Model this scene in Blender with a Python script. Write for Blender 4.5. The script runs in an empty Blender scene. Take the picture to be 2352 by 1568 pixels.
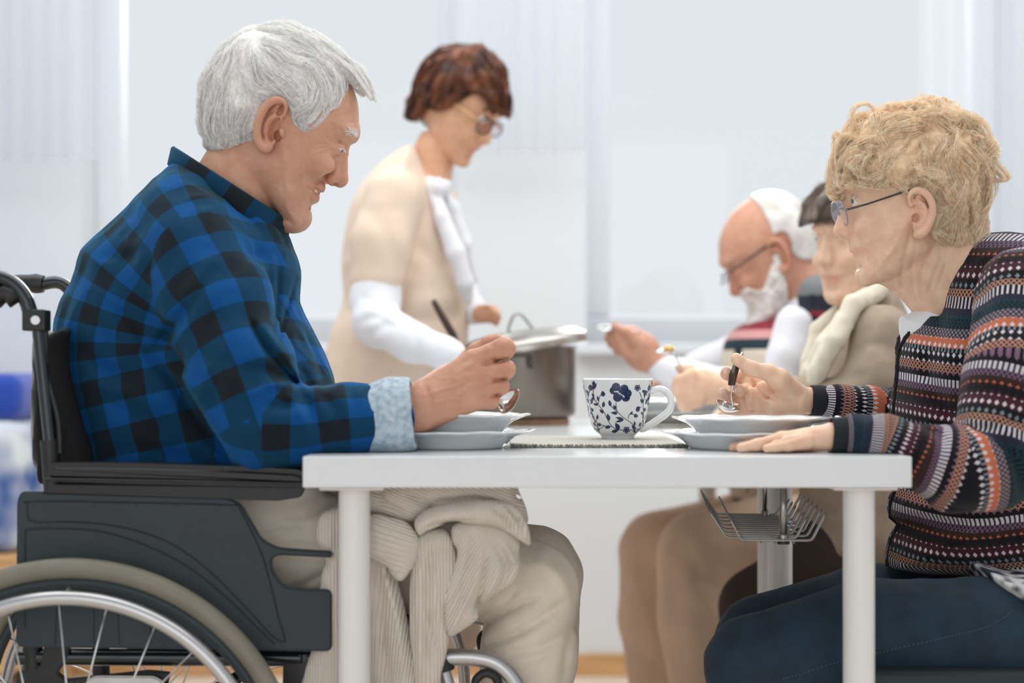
import bpy, bmesh, math, random
import numpy as np
from mathutils import Vector, Matrix
PI = math.pi
R = math.radians
F = 3778.0            # focal length in pixels of the 2352 px wide frame
CX, CY, CZ = 1176.0, 860.0, 0.841
col = bpy.context.scene.collection
sc = bpy.context.scene

# ---------------- camera, world, lights, exposure ----------------
cam = bpy.data.cameras.new('camera')
camo = bpy.data.objects.new('camera', cam); col.objects.link(camo)
cam.sensor_width = 36; cam.lens = F*36/2352
cam.shift_y = (CY-784)/2352
camo.location = (0, 0, CZ); camo.rotation_euler = (R(90), 0, 0)
cam.dof.use_dof = True; cam.dof.focus_distance = 2.38; cam.dof.aperture_fstop = 2.2
cam.clip_start = 0.05
sc.camera = camo
sc.view_settings.view_transform = 'Standard'; sc.view_settings.look = 'None'
sc.view_settings.gamma = 1; sc.view_settings.use_curve_mapping = False
sc.view_settings.exposure = 0.0

def lin(c):
    return tuple((x/255/12.92 if x/255 <= .04045 else ((x/255+.055)/1.055)**2.4) for x in c) + (1,)

world = bpy.data.worlds.new('world'); sc.world = world; world.use_nodes = True
wn = world.node_tree.nodes; wn['Background'].inputs[0].default_value = lin((226, 232, 235))
wn['Background'].inputs[1].default_value = 1.0
def add_sun(name, direction, power, angle, color=(1, 1, 1)):
    l = bpy.data.lights.new(name, 'SUN'); l.energy = power; l.angle = R(angle); l.color = color
    o = bpy.data.objects.new(name, l); col.objects.link(o)
    o.rotation_euler = Vector(direction).to_track_quat('-Z', 'Y').to_euler()
    return o
# soft daylight that falls in through the windows from behind the people
add_sun('window_daylight', (-0.02, -1, -0.42), 2.3, 30, (1, .98, .95))
def add_area(name, loc, target, sx, sy, power, color=(1, 1, 1)):
    l = bpy.data.lights.new(name, 'AREA'); l.shape = 'RECTANGLE'; l.size = sx; l.size_y = sy
    l.energy = power; l.color = color
    o = bpy.data.objects.new(name, l); col.objects.link(o); o.location = loc
    o.rotation_euler = (Vector(target)-Vector(loc)).to_track_quat('-Z', 'Y').to_euler()
    return o
# added front fill from behind the camera, brightening everything that faces it
add_area('front_fill_light', (-0.3, -2.6, 1.35), (0, 2.4, .75), 3.8, 2.4, 32, (.96, .98, 1))
# added overhead fill to brighten the back wall and upward faces, no real fitting
add_area('overhead_fill_light', (0.2, 2.9, 2.72), (0.2, 2.9, 0), 3.8, 2.6, 76, (.99, 1, 1))

# ---------------- helpers ----------------
def W(px, py, Y):
    return Vector(((px-CX)*Y/F, Y, CZ-(py-CY)*Y/F))

def mat(name, c, rough=.5, metal=0, spec=.5, vary=0, vscale=30, bump=0, bscale=60, sss=0, sheen=0, coat=0, c2=None, vdetail=4, stretch=None, alpha=None):
    m = bpy.data.materials.new(name); m.use_nodes = True
    nt = m.node_tree; N = nt.nodes; L = nt.links; b = N['Principled BSDF']
    b.inputs['Base Color'].default_value = lin(c); b.inputs['Roughness'].default_value = rough
    b.inputs['Metallic'].default_value = metal; b.inputs['Specular IOR Level'].default_value = spec
    if coat: b.inputs['Coat Weight'].default_value = coat
    if sheen: b.inputs['Sheen Weight'].default_value = sheen; b.inputs['Sheen Roughness'].default_value = .6
    if sss:
        b.inputs['Subsurface Weight'].default_value = sss; b.inputs['Subsurface Radius'].default_value = (1, .35, .2)
        b.inputs['Subsurface Scale'].default_value = .008
    tc = N.new('ShaderNodeTexCoord'); src = tc.outputs['Object']
    if stretch:
        mp = N.new('ShaderNodeMapping'); mp.inputs['Scale'].default_value = stretch; L.new(src, mp.inputs[0]); src = mp.outputs[0]
    if vary or c2:
        n = N.new('ShaderNodeTexNoise'); n.inputs['Scale'].default_value = vscale; n.inputs['Detail'].default_value = vdetail
        L.new(src, n.inputs['Vector'])
        mx = N.new('ShaderNodeMix'); mx.data_type = 'RGBA'
        d = c2 if c2 else tuple(max(0, x*(1-vary)) for x in c)
        mx.inputs[6].default_value = lin(d); mx.inputs[7].default_value = lin(c if c2 else tuple(min(255, x*(1+vary)) for x in c))
        r = N.new('ShaderNodeMapRange'); r.inputs[1].default_value = .35; r.inputs[2].default_value = .65
        L.new(n.outputs[0], r.inputs[0]); L.new(r.outputs[0], mx.inputs[0]); L.new(mx.outputs[2], b.inputs['Base Color'])
    if bump:
        n2 = N.new('ShaderNodeTexNoise'); n2.inputs['Scale'].default_value = bscale; n2.inputs['Detail'].default_value = 5
        L.new(src, n2.inputs['Vector'])
        bp = N.new('ShaderNodeBump'); bp.inputs['Strength'].default_value = bump; bp.inputs['Distance'].default_value = .002
        L.new(n2.outputs[0], bp.inputs['Height']); L.new(bp.outputs[0], b.inputs['Normal'])
    return m

def tag(o, label=None, cat=None, group=None, kind=None):
    if label: o['label'] = label
    if cat: o['category'] = cat
    if group: o['group'] = group
    if kind: o['kind'] = kind
    return o
def empty(name, loc=(0, 0, 0), label=None, cat=None, group=None, rz=0):
    o = bpy.data.objects.new(name, None); col.objects.link(o); o.location = loc; o.rotation_euler = (0, 0, rz)
    o.empty_display_size = .05
    return tag(o, label, cat, group)
def link(name, me, m, parent=None, smooth=False):
    if m: me.materials.append(m)
    if smooth:
        me.polygons.foreach_set('use_smooth', [True]*len(me.polygons))
    o = bpy.data.objects.new(name, me); col.objects.link(o)
    if parent:
        o.parent = parent
        if isinstance(parent.location, Vector) and parent.get('_world', 1):
            def wm(p): return (wm(p.parent) @ p.matrix_parent_inverse if p.parent else Matrix.Identity(4)) @ p.matrix_basis
            o.matrix_parent_inverse = wm(parent).inverted()      # geometry is given in world metres
    return o
def obj(name, bm, m, parent=None, smooth=False, angle=None):
    me = bpy.data.meshes.new(name)
    bmesh.ops.recalc_face_normals(bm, faces=bm.faces)
    if angle is not None:
        for f in bm.faces: f.smooth = True
        for e in bm.edges:
            if len(e.link_faces) == 2 and e.calc_face_angle(0) > R(angle): e.smooth = False
        smooth = False
    bm.to_mesh(me); bm.free()
    return link(name, me, m, parent, smooth)
def box(bm, a, b, bev=0, seg=2, rot=None):
    a = Vector(a); b = Vector(b); c = (a+b)/2; s = b-a
    r = bmesh.ops.create_cube(bm, size=1)
    M = Matrix.Translation(c) @ (rot.to_4x4() if rot else Matrix.Identity(4)) @ Matrix.Diagonal((abs(s.x), abs(s.y), abs(s.z), 1))
    bmesh.ops.transform(bm, matrix=M, verts=r['verts'])
    if bev:
        es = list({e for v in r['verts'] for e in v.link_edges})
        bmesh.ops.bevel(bm, geom=es, offset=bev, segments=seg, affect='EDGES', profile=.5)
def frames(pts):
    pts = [Vector(p) for p in pts]; out = []; n = len(pts); up = None
    for i in range(n):
        t = (pts[min(i+1, n-1)]-pts[max(i-1, 0)]).normalized()
        if up is None:
            up = t.cross(Vector((0, 0, 1)))
            if up.length < .1: up = t.cross(Vector((0, 1, 0)))
            up.normalize()
        up = (up - t*up.dot(t)).normalized()
        out.append((pts[i], t, up, t.cross(up)))
    return out
def tube(bm, pts, r, seg=12, cap=True, closed=False, flat=1.0):
    """r: one radius or one per point"""
    rs = r if hasattr(r, '__len__') else [r]*len(pts)
    rings = []
    fr = frames(pts)
    if closed:
        P = [Vector(p) for p in pts]; n = len(P); fr = []; up = None
        for i in range(n):
            t = (P[(i+1) % n]-P[i-1]).normalized()
            if up is None:
                up = t.cross(Vector((0, 1, 0)))
                if up.length < .1: up = t.cross(Vector((1, 0, 0)))
                up.normalize()
            up = (up-t*up.dot(t)).normalized(); fr.append((P[i], t, up, t.cross(up)))
    for (p, t, u, w), rr in zip(fr, rs):
        rings.append([bm.verts.new(p+(u*math.cos(a)+w*math.sin(a)*flat)*rr) for a in [2*PI*k/seg for k in range(seg)]])
    m = len(rings)
    for i in range(m if closed else m-1):
        A = rings[i]; B = rings[(i+1) % m]
        for k in range(seg): bm.faces.new((A[k], A[(k+1) % seg], B[(k+1) % seg], B[k]))
    if cap and not closed:
        bm.faces.new(rings[0]); bm.faces.new(rings[-1])
def spline(pts, n=8, closed=False):
    """Catmull-Rom through the points (any dimension)"""
    P = np.array(pts, float); m = len(P); out = []
    for i in range(m if closed else m-1):
        if closed: p0, p1, p2, p3 = P[i-1], P[i], P[(i+1) % m], P[(i+2) % m]
        else: p0, p1, p2, p3 = P[max(i-1, 0)], P[i], P[i+1], P[min(i+2, m-1)]
        for k in range(n):
            t = k/n
            out.append(.5*((2*p1)+(-p0+p2)*t+(2*p0-5*p1+4*p2-p3)*t*t+(-p0+3*p1-3*p2+p3)*t**3))
    if not closed: out.append(P[-1])
    return np.array(out)
def lathe(bm, prof, c=(0, 0, 0), seg=48, cap=False, wav=None):
    """prof: (radius, z); wav(angle, i) -> (dr, dz)"""
    rings = []
    for i, (r, z) in enumerate(prof):
        ring = []
        for k in range(seg):
            a = 2*PI*k/seg; dr, dz = wav(a, i) if wav else (0, 0)
            ring.append(bm.verts.new((c[0]+(r+dr)*math.cos(a), c[1]+(r+dr)*math.sin(a), c[2]+z+dz)))
        rings.append(ring)
    for A, B in zip(rings, rings[1:]):
        for k in range(seg): bm.faces.new((A[k], A[(k+1) % seg], B[(k+1) % seg], B[k]))
    if cap:
        bm.faces.new(rings[0]); bm.faces.new(rings[-1])
def prism(bm, poly, y0, y1, bev=0, seg=2, holes=None):
    """outline in (x, z) extruded from y0 to y1"""
    vs = [bm.verts.new((x, y0, z)) for x, z in poly]
    f = bm.faces.new(vs)
    r = bmesh.ops.extrude_face_region(bm, geom=[f])
    nv = [g for g in r['geom'] if isinstance(g, bmesh.types.BMVert)]
    bmesh.ops.translate(bm, verts=nv, vec=(0, y1-y0, 0))
    if bev:
        es = [e for v in vs+nv for e in v.link_edges if abs(e.verts[0].co.y-e.verts[1].co.y) < 1e-6]
        bmesh.ops.bevel(bm, geom=list(set(es)), offset=bev, segments=seg, affect='EDGES')
def pxpoly(pts, Y):
    return [(W(x, y, Y).x, W(x, y, Y).z) for x, y in pts]
# ---------------- materials of the place ----------------
M = {}
M['wall'] = mat('wall_paint', (227, 231, 234), .8, bump=.05, bscale=200)
M['floor'] = mat('floor_wood', (228, 212, 196), .4, vary=.06, vscale=6, stretch=(1, 8, 1))
M['wood'] = mat('base_wood', (205, 160, 110), .45, vary=.07, vscale=10, stretch=(.5, 6, 6))
M['frame'] = mat('window_frame', (226, 230, 236), .35)
M['white'] = mat('white_lacquer', (222, 225, 228), .22, coat=.3)
M['legwhite'] = mat('white_metal_leg', (232, 232, 230), .3)
M['porcelain'] = mat('porcelain', (236, 238, 239), .08, coat=.5)
M['steel'] = mat('brushed_steel', (126, 119, 110), .33, 1, vary=.03, vscale=4, stretch=(60, 60, .6))
M['lidsteel'] = mat('lid_steel', (186, 182, 176), .3, 1)
M['steel2'] = mat('polished_steel', (215, 215, 215), .12, 1)
M['darksteel'] = mat('grey_steel', (160, 160, 160), .3, 1)
M['silver'] = mat('silver_paint', (190, 190, 192), .3, .8)
M['black'] = mat('black_plastic', (22, 23, 25), .45)
M['blackmetal'] = mat('black_tube', (26, 32, 35), .25, .3, coat=.4)
M['fabric_black'] = mat('black_fabric', (20, 20, 22), .9, bump=.2, bscale=900)
M['panel'] = mat('guard_plastic', (40, 50, 57), .55, bump=.12, bscale=1500, vary=.05, vscale=12)
M['tyre'] = mat('grey_tyre', (126, 122, 108), .5, vary=.04, vscale=14)
M['cork'] = mat('cork', (160, 125, 98), .8, vary=.15, vscale=200)
M['mattress'] = mat('white_blue_print', (225, 230, 236), .9, c2=(58, 92, 158), vscale=9, vdetail=1)
M['blue'] = mat('cobalt_fleece', (14, 66, 170), .95, sheen=.3, bump=.3, bscale=120)
M['placemat'] = mat('woven_linen', (206, 205, 200), .9, c2=(150, 146, 134), vscale=500, bump=.8, bscale=500)
M['brownhandle'] = mat('brown_handle', (62, 38, 28), .4)

def mixmat(name, c, transp, kind='TRANSLUCENT', rough=.5):
    m = bpy.data.materials.new(name); m.use_nodes = True; nt = m.node_tree; N = nt.nodes; L = nt.links
    N.remove(N['Principled BSDF']); out = N['Material Output']
    t = N.new('ShaderNodeBsdfTransparent'); mx = N.new('ShaderNodeMixShader'); mx.inputs[0].default_value = 1-transp
    if kind == 'TRANSLUCENT':
        a = N.new('ShaderNodeBsdfTranslucent'); d = N.new('ShaderNodeBsdfDiffuse'); m2 = N.new('ShaderNodeMixShader')
        a.inputs[0].default_value = lin(c); d.inputs[0].default_value = lin(c); m2.inputs[0].default_value = .4
        L.new(a.outputs[0], m2.inputs[1]); L.new(d.outputs[0], m2.inputs[2]); src = m2.outputs[0]
    else:
        a = N.new('ShaderNodeBsdfGlossy'); a.inputs[0].default_value = lin(c); a.inputs['Roughness'].default_value = rough; src = a.outputs[0]
    L.new(t.outputs[0], mx.inputs[1]); L.new(src, mx.inputs[2]); L.new(mx.outputs[0], out.inputs[0])
    return m
M['sheer'] = mixmat('sheer_voile', (232, 235, 241), .58)
M['glass'] = mixmat('window_glass', (255, 255, 255), .985, 'G', .02)
M['lens'] = mixmat('spectacle_lens', (235, 235, 255), .86, 'G', .03)

# ---------------- room shell ----------------
YW = 4.6; XL, XR, ZC = -2.3, 2.6, 2.75
def struct(name, bm, m, **k): return tag(obj(name, bm, m, **k), kind='structure')
bm = bmesh.new(); box(bm, (XL-.1, -3, -.1), (XR+.1, YW+.3, 0)); struct('floor', bm, M['floor'])
bm = bmesh.new(); box(bm, (XL-.1, -3, ZC), (XR+.1, YW+.3, ZC+.1)); struct('ceiling', bm, M['wall'])
bm = bmesh.new(); box(bm, (XL-.1, -3, 0), (XL, YW, ZC)); struct('wall_left', bm, M['wall'])
bm = bmesh.new(); box(bm, (XR, -3, 0), (XR+.1, YW, ZC)); struct('wall_right', bm, M['wall'])
def wx(px): return (px-CX)*YW/F
sill_z = CZ+(CY-790)*YW/F; top_z = 2.5
openings = [(wx(186), wx(1046)), (wx(1347), wx(2330))]
bm = bmesh.new()
T = .26
box(bm, (XL-.1, YW, 0), (XR+.1, YW+T, sill_z)); box(bm, (XL-.1, YW, top_z), (XR+.1, YW+T, ZC))
xs = [XL-.1] + [v for o in openings for v in o] + [XR+.1]
for i in range(0, 6, 2): box(bm, (xs[i], YW, sill_z), (xs[i+1], YW+T, top_z))
struct('wall_back', bm, M['wall'])
for i, (x0, x1) in enumerate(openings):
    g0 = CZ+(CY-728)*(YW+.2)/F
    w = empty('window_%d' % (i+1), ((x0+x1)/2, YW+.2, sill_z)); w['kind'] = 'structure'
    bm = bmesh.new(); y0, y1 = YW+.16, YW+.23; fw = .075
    box(bm, (x0, y0, sill_z), (x1, y1, g0), .006); box(bm, (x0, y0, top_z-.07), (x1, y1, top_z), .006)
    box(bm, (x0, y0, g0), (x0+fw, y1, top_z-.07), .006); box(bm, (x1-fw, y0, g0), (x1, y1, top_z-.07), .006)
    obj('window_frame', bm, M['frame'], w)
    bm = bmesh.new(); box(bm, (x0+fw, y0+.03, g0), (x1-fw, y0+.034, top_z-.07)); obj('pane', bm, M['glass'], w)
    bm = bmesh.new(); box(bm, (x0-.03, YW-.05, sill_z-.03), (x1+.03, YW+.16, sill_z), .005); obj('window_sill', bm, M['frame'], w)
bm = bmesh.new(); box(bm, (XL, YW-.016, 0), (XR, YW, .062), .003)
struct('baseboard_back', bm, M['wood'])

def curtain(x0, x1, z0, z1, y, label, folds, amp=.02, seed=0):
    rnd = random.Random(seed); bm = bmesh.new(); n = folds*14; rows = 6; ph = [rnd.uniform(-.8, .8) for _ in range(folds+2)]
    g = []
    for j in range(rows+1):
        r = []
        for i in range(n+1):
            s = i/n; k = s*folds; a = 2*PI*k+ph[int(k)]*(1-abs(2*(k % 1)-1))
            r.append(bm.verts.new((x0+(x1-x0)*s+.006*math.sin(a*2), y+amp*math.sin(a)*(1-.25*j/rows), z0+(z1-z0)*j/rows)))
        g.append(r)
    for j in range(rows):
        for i in range(n): bm.faces.new((g[j][i], g[j][i+1], g[j+1][i+1], g[j+1][i]))
    return tag(obj('sheer_curtain', bm, M['sheer'], smooth=True), label, 'curtain', 'sheer curtains at the windows')
zc = 1.44
def cx(px): return (px-CX)*4.45/F
curtain(cx(-180), cx(225), zc-.02, 2.55, 4.45, 'pale sheer curtain at the far left edge behind the wheelchair handles', 9, seed=1)
curtain(cx(1000), cx(1352), zc, 2.55, 4.45, 'pale sheer curtain on the pier between the windows behind the standing woman', 8, seed=2)
curtain(cx(2115), cx(2420), .45, 2.55, 4.45, 'pale sheer curtain at the far right behind the blonde curls', 7, seed=3)
bm = bmesh.new(); tube(bm, [(XL+.1, 4.47, 2.57), (XR-.1, 4.47, 2.57)], .012, 10)
tag(obj('curtain_rail', bm, M['frame'], smooth=True), 'white rail along the top of the windows carrying the sheer curtains', 'curtain rail')

# ---------------- daybed far left ----------------
YB = 3.9
bed = empty('daybed', (W(-60, 1275, YB).x, YB+.3, 0), 'daybed with white and blue printed mattress on wooden base, left edge', 'bed')
x1 = W(42, 0, YB).x
zt, zm = W(0, 968, YB).z, W(0, 1272, YB).z
bm = bmesh.new(); box(bm, (XL+.03, YB, zm), (x1, YB+.62, zt), .04, 4); o = obj('mattress', bm, M['mattress'], bed, smooth=True)
bm = bmesh.new(); box(bm, (XL+.03, YB-.01, .13), (x1-.01, YB+.63, zm-.001), .01); obj('bed_base', bm, M['wood'], bed)
for lx in (XL+.08, x1-.06):
    for ly in (YB+.04, YB+.58):
        bm = bmesh.new(); box(bm, (lx-.025, ly-.025, 0), (lx+.025, ly+.025, .13), .004); obj('leg', bm, M['wood'], bed)
bm = bmesh.new(); z0, z1 = zt+.001, W(0, 856, YB).z
box(bm, (XL+.2, YB+.03, z0), (x1-.005, YB+.5, z1), .04, 5)
tag(obj('blanket', bm, M['blue'], smooth=True), 'cobalt blue folded blanket on top of the printed daybed', 'blanket')
# ---------------- tables ----------------
YN = 2.025; ZT = CZ-188*YN/F; TH = 72*YN/F
TX0, TX1 = (695-CX)*YN/F, (2095-CX)*YN/F; TD = .72
def table(y0, TD, label):
    t = empty('table', ((TX0+TX1)/2, y0+TD/2, 0), label, 'table', 'square white tables pushed together')
    bm = bmesh.new(); box(bm, (TX0, y0, ZT-TH), (TX1, y0+TD, ZT), .0016, 2); obj('tabletop', bm, M['white'], t)
    for x in (TX0+.059, TX1-.055):
        for y in (y0+.05, y0+TD-.06):
            bm = bmesh.new(); tube(bm, [(x, y, .012), (x, y, ZT-TH)], .0199, 32); l = obj('leg', bm, M['legwhite'], t, angle=40)
            bm = bmesh.new(); tube(bm, [(x, y, 0), (x, y, .012)], .016, 20); obj('foot', bm, M['black'], l, angle=40)
            bm = bmesh.new(); box(bm, (x-.04, y-.04, ZT-TH-.004), (x+.04, y+.04, ZT-TH-.0005), .0015); obj('mounting_plate', bm, M['legwhite'], l)
    return t
table(YN, TD, 'nearest white square table with round legs, carrying the floral cup')
table(YN+TD+.0006, 1.0, 'rear white table behind the floral cup, carrying the steel cooking pot')

# ---------------- wire cable basket under the near table ----------------
wb = empty('wire_basket', (.37, 2.36, 0), 'chrome wire cable basket hanging below the near tabletop', 'wire basket')
YB0 = 2.2; zb = W(0, 1240, YB0).z; NL = 14; SP = .031; YAW = R(-5)
def bx(px): return (px-CX)*YB0/F
cb = Vector((bx(1760), YB0, 0)); RB = Matrix.Translation(cb) @ Matrix.Rotation(YAW, 4, 'Z') @ Matrix.Translation(-cb)
for k in range(NL):
    y = YB0+SP*k
    l0, l1, r1, r0 = (1631, 1672, 1832, 1856) if k % 2 else (1678, 1702, 1863, 1894)
    hl = .0355 if k % 2 else .028; hr = .027 if k % 2 else .0355
    P = [Vector(p) for p in ((bx(l0), y-.006, zb+hl), (bx(l1), y-.006, zb), (bx(r1), y-.006, zb), (bx(r0), y-.006, zb+hr), (bx(r0)+.0015, y, zb+hr+.003),
         (bx(r0), y+.006, zb+hr), (bx(r1), y+.006, zb), (bx(l1), y+.006, zb), (bx(l0), y+.006, zb+hl), (bx(l0)-.001, y, zb+hl+.003))]
    q = []
    for i in range(len(P)):
        a, b, c = P[i-1], P[i], P[(i+1) % len(P)]
        ra = min(.005, (a-b).length/2.2); rc = min(.005, (c-b).length/2.2)
        q += [b+(a-b).normalized()*ra, b+((a-b).normalized()*ra+(c-b).normalized()*rc)*.22, b+(c-b).normalized()*rc]
    bm = bmesh.new(); tube(bm, [RB @ v for v in q], .00125, 6, closed=True); obj('wire_loop', bm, M['darksteel'], wb, smooth=True)
YE = YB0+SP*(NL-1)
for px in (1712, 1748, 1780, 1822):
    bm = bmesh.new(); tube(bm, [RB @ Vector((bx(px), YB0-.008, zb-.0025)), RB @ Vector((bx(px), YE+.012, zb-.0025))], .0015, 6); obj('cross_wire', bm, M['darksteel'], wb, smooth=True)
for y in (YB0+.01, YE-.02):
    c_ = RB @ Vector((bx(1800), y, zb)); x, y = c_.x, c_.y
    bm = bmesh.new(); tube(bm, [(x, y, zb), (x, y, ZT-TH)], .0049, 20); r_ = obj('hanging_rod', bm, M['darksteel'], wb, smooth=True)
    bm = bmesh.new(); lathe(bm, [(.0001, -.006), (.0085, -.006), (.0085, -.001)], (x, y, zb), 20); obj('rod_knob', bm, M['black'], r_, angle=30)
    bm = bmesh.new(); lathe(bm, [(.0065, .0), (.0065, .006), (.005, .008)], (x, y, zb), 20); obj('collar', bm, M['darksteel'], r_, angle=30)

M['matedge'] = mat('woven_fringe', (150, 146, 134), .9, c2=(84, 78, 62), vscale=600)
# ---------------- tableware ----------------
ZP = ZT+.0045
def P0(px, Y): return (px-CX)*Y/F
def mat_rect(x0, x1, y0, y1, label, seed=0):
    rnd = random.Random(seed); bm = bmesh.new()
    box(bm, (x0, y0, ZT+.0003), (x1, y1, ZT+.0036), .001)
    r = tag(obj('placemat', bm, M['placemat']), label, 'placemat', 'woven placemats')
    bm = bmesh.new(); n = int((x1-x0)/.0035)
    for k in range(n):
        x = x0+(k+.5)*(x1-x0)/n
        a = rnd.uniform(-.002, .002)
        tube(bm, [(x, y0+.002, ZT+.0032), (x+a, y0-.0015, ZT+.0035+rnd.uniform(0, .001)), (x+a*2, y0-.003, ZT+.0012)], .0011, 5)
    f = obj('woven_edge', bm, M['matedge'], r); f['kind'] = 'stuff'
    return r
mat_rect(P0(1172, 2.262), P0(1583, 2.262), 2.262, 2.62, 'grey woven placemat under the blue floral cup')

def plate_prof(r, h, depth, foot):
    # underside out, over the rim, inside back to the centre
    t = .0035
    return [(.0005, t*.4), (foot-.006, t*.4), (foot-.004, 0), (foot, 0), (foot+.003, .003), (foot+(r-foot)*.25, h*.45), (foot+(r-foot)*.45, h*.68), (r-.008, h-.003), (r, h-.0008), (r+.0004, h+.0006), (r-.001, h+.001),
            (r-.010, h-.0005), (foot+(r-foot)*.47, h*.68+t), (foot+(r-foot)*.2, h*.40+t), (foot-.004, t+.002), (.0005, t+.001)]
def plate(px, Y, z, r, h, foot, name, label, seed=0, group='white wavy-rimmed plates'):
    bm = bmesh.new()
    pr = plate_prof(r, h, 0, foot); n = len(pr)
    ph = seed*1.3
    def wav(a, i):
        if 7 <= i <= 11: s = abs(math.sin(a*6+ph))**.7; return (-.003*(1-s), .0005*math.sin(a*12+2*ph)+.0004*math.sin(a*5+seed))
        return (0, 0)
    lathe(bm, pr, (P0(px, Y), Y, z), 144, wav=wav)
    o = tag(obj(name, bm, M['porcelain'], smooth=True), label, 'plate', group)
    # raised scroll relief on the rim
    bm = bmesh.new(); c = Vector((P0(px, Y), Y, z))
    for k in range(12):
        a0 = 2*PI*k/12+ph/6
        pts = []
        for j in range(12):
            s = j/11; rr = r-.013-.006*math.sin(s*PI*2); a = a0+(s-.5)*.26
            tz = (rr-foot)/(r-foot); zz = h*(.68+.32*(tz-.45)/.55)+.0013+ .0004
            pts.append(c+Vector((rr*math.cos(a), rr*math.sin(a), zz)))
        tube(bm, pts, .0011, 5)
    f = obj('rim_relief', bm, M['porcelain'], o, smooth=True); f['kind'] = 'stuff'
    return o
# man's plates
PM = 2.265
plate(1035, PM, ZT+.0005, .117, .024, .072, 'dinner_plate', 'white wavy dinner plate under the soup plate of the man in plaid', 1)
plate(1040, PM, ZT+.0165, .108, .030, .064, 'soup_plate', 'white wavy soup plate below the hand of the man in plaid', 2)
# lady's plates
PL = 2.25
plate(1722, PL, ZT+.0005, .121, .0225, .082, 'dinner_plate', 'white wavy dinner plate beside the flat hand of the blonde woman', 3)
plate(1726, PL, ZT+.0165, .109, .026, .070, 'soup_plate', 'white wavy soup plate under the spoon of the blonde woman', 4)
# further place settings
PG = 3.3
plate(1560, PG, ZT+.0045, .120, .022, .080, 'dinner_plate', 'blurred dinner plate below the hand of the dark-haired woman', 5)
plate(1556, PG, ZT+.0205, .108, .028, .068, 'soup_plate', 'blurred soup plate seen through the cup handle', 6)
mat_rect(P0(1450, 3.1), P0(1800, 3.1), 3.1, 3.5, 'olive grey placemat under the plates behind the cup handle', 3)

# ---------------- floral cup ----------------
YC = 2.50; cupx = P0(1419, YC); s = YC/F
cup = empty('cup', (cupx, YC, ZT+.004), 'white porcelain cup with dark blue flower print and handle, on placemat', 'cup')
zc0 = W(0, 1007, YC).z
def cz(py): return W(0, py, YC).z
prof = [(37, 1007), (38, 1003), (40, 999), (50, 990), (58, 978), (64, 962), (69, 940), (74, 912), (78, 890), (81, 871)]
sp = spline(prof, 6)
outer = [(r*s, cz(y)) for r, y in sp]
inner = [((r-4.2)*s, cz(y)) for r, y in sp if y < 992][::-1]
pr = [(.0005, outer[0][1]+.002), (outer[0][0]-.003, outer[0][1]+.002)]+outer+[((81-2)*s, cz(869.5))]+inner+[(.0005, cz(990))]
bm = bmesh.new(); lathe(bm, pr, (cupx, YC, 0), 96); obj('body', bm, M['porcelain'], cup, smooth=True)
bm = bmesh.new()
hp = spline([(1493, 902), (1503, 896), (1517, 894), (1532, 901), (1541, 918), (1540, 936), (1530, 950), (1512, 963), (1494, 975), (1478, 984), (1470, 984)], 6)
tube(bm, [W(x, y, YC) for x, y in hp], [.0036]*len(hp), 16, flat=1.5); obj('handle', bm, M['porcelain'], cup, smooth=True)
# the flower print, laid on the glaze
M['print'] = mat('cobalt_print', (24, 40, 82), .12, coat=.4)
M['printline'] = mat('cobalt_print_line', (58, 72, 100), .15, coat=.4)
M['printwhite'] = mat('print_white', (205, 212, 222), .12, coat=.4)
oy = np.array([o_[1] for o_ in outer][::1]); orr = np.array([o_[0] for o_ in outer])
def cupP(u, v, lift, a0=0):
    """crop pixel of the photograph's 7.84x close view -> point on the glaze"""
    px = 1320+u/7.84; py = 850+v/7.84; z = cz(py)
    rr = np.interp(z, oy, orr); sx = (px-1419)*s/max(rr, 1e-6); sx = max(-.995, min(.995, sx))
    a = math.asin(sx)+a0
    rr += lift
    return Vector((cupx+rr*math.sin(a), YC-rr*math.cos(a), z))
def patch(bm, pts, lift=.00025, a0=0):
    n = len(pts); c = np.mean(pts, 0); cv = bm.verts.new(cupP(c[0], c[1], lift, a0))
    r1 = [bm.verts.new(cupP(*(c+(np.array(p)-c)*.55), lift, a0)) for p in pts]; r2 = [bm.verts.new(cupP(p[0], p[1], lift*.6, a0)) for p in pts]
    for k in range(n):
        bm.faces.new((cv, r1[k], r1[(k+1) % n])); bm.faces.new((r1[k], r2[k], r2[(k+1) % n], r1[(k+1) % n]))
def leafp(x0, y0, x1, y1, w):
    d = np.array([x1-x0, y1-y0], float); L = np.hypot(*d); d /= L; nrm = np.array([-d[1], d[0]]); out = []
    for t in np.linspace(0, 1, 9): out.append(np.array([x0, y0])+d*L*t+nrm*w*math.sin(PI*t**.8))
    for t in np.linspace(1, 0, 9)[1:-1]: out.append(np.array([x0, y0])+d*L*t-nrm*w*.8*math.sin(PI*t**.8))
    return out
def disc(x, y, r, n=16, ry=None): return [(x+r*math.cos(2*PI*k/n), y+(ry or r)*math.sin(2*PI*k/n)) for k in range(n)]
bp = bmesh.new(); bw = bmesh.new(); bl = bmesh.new()
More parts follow.
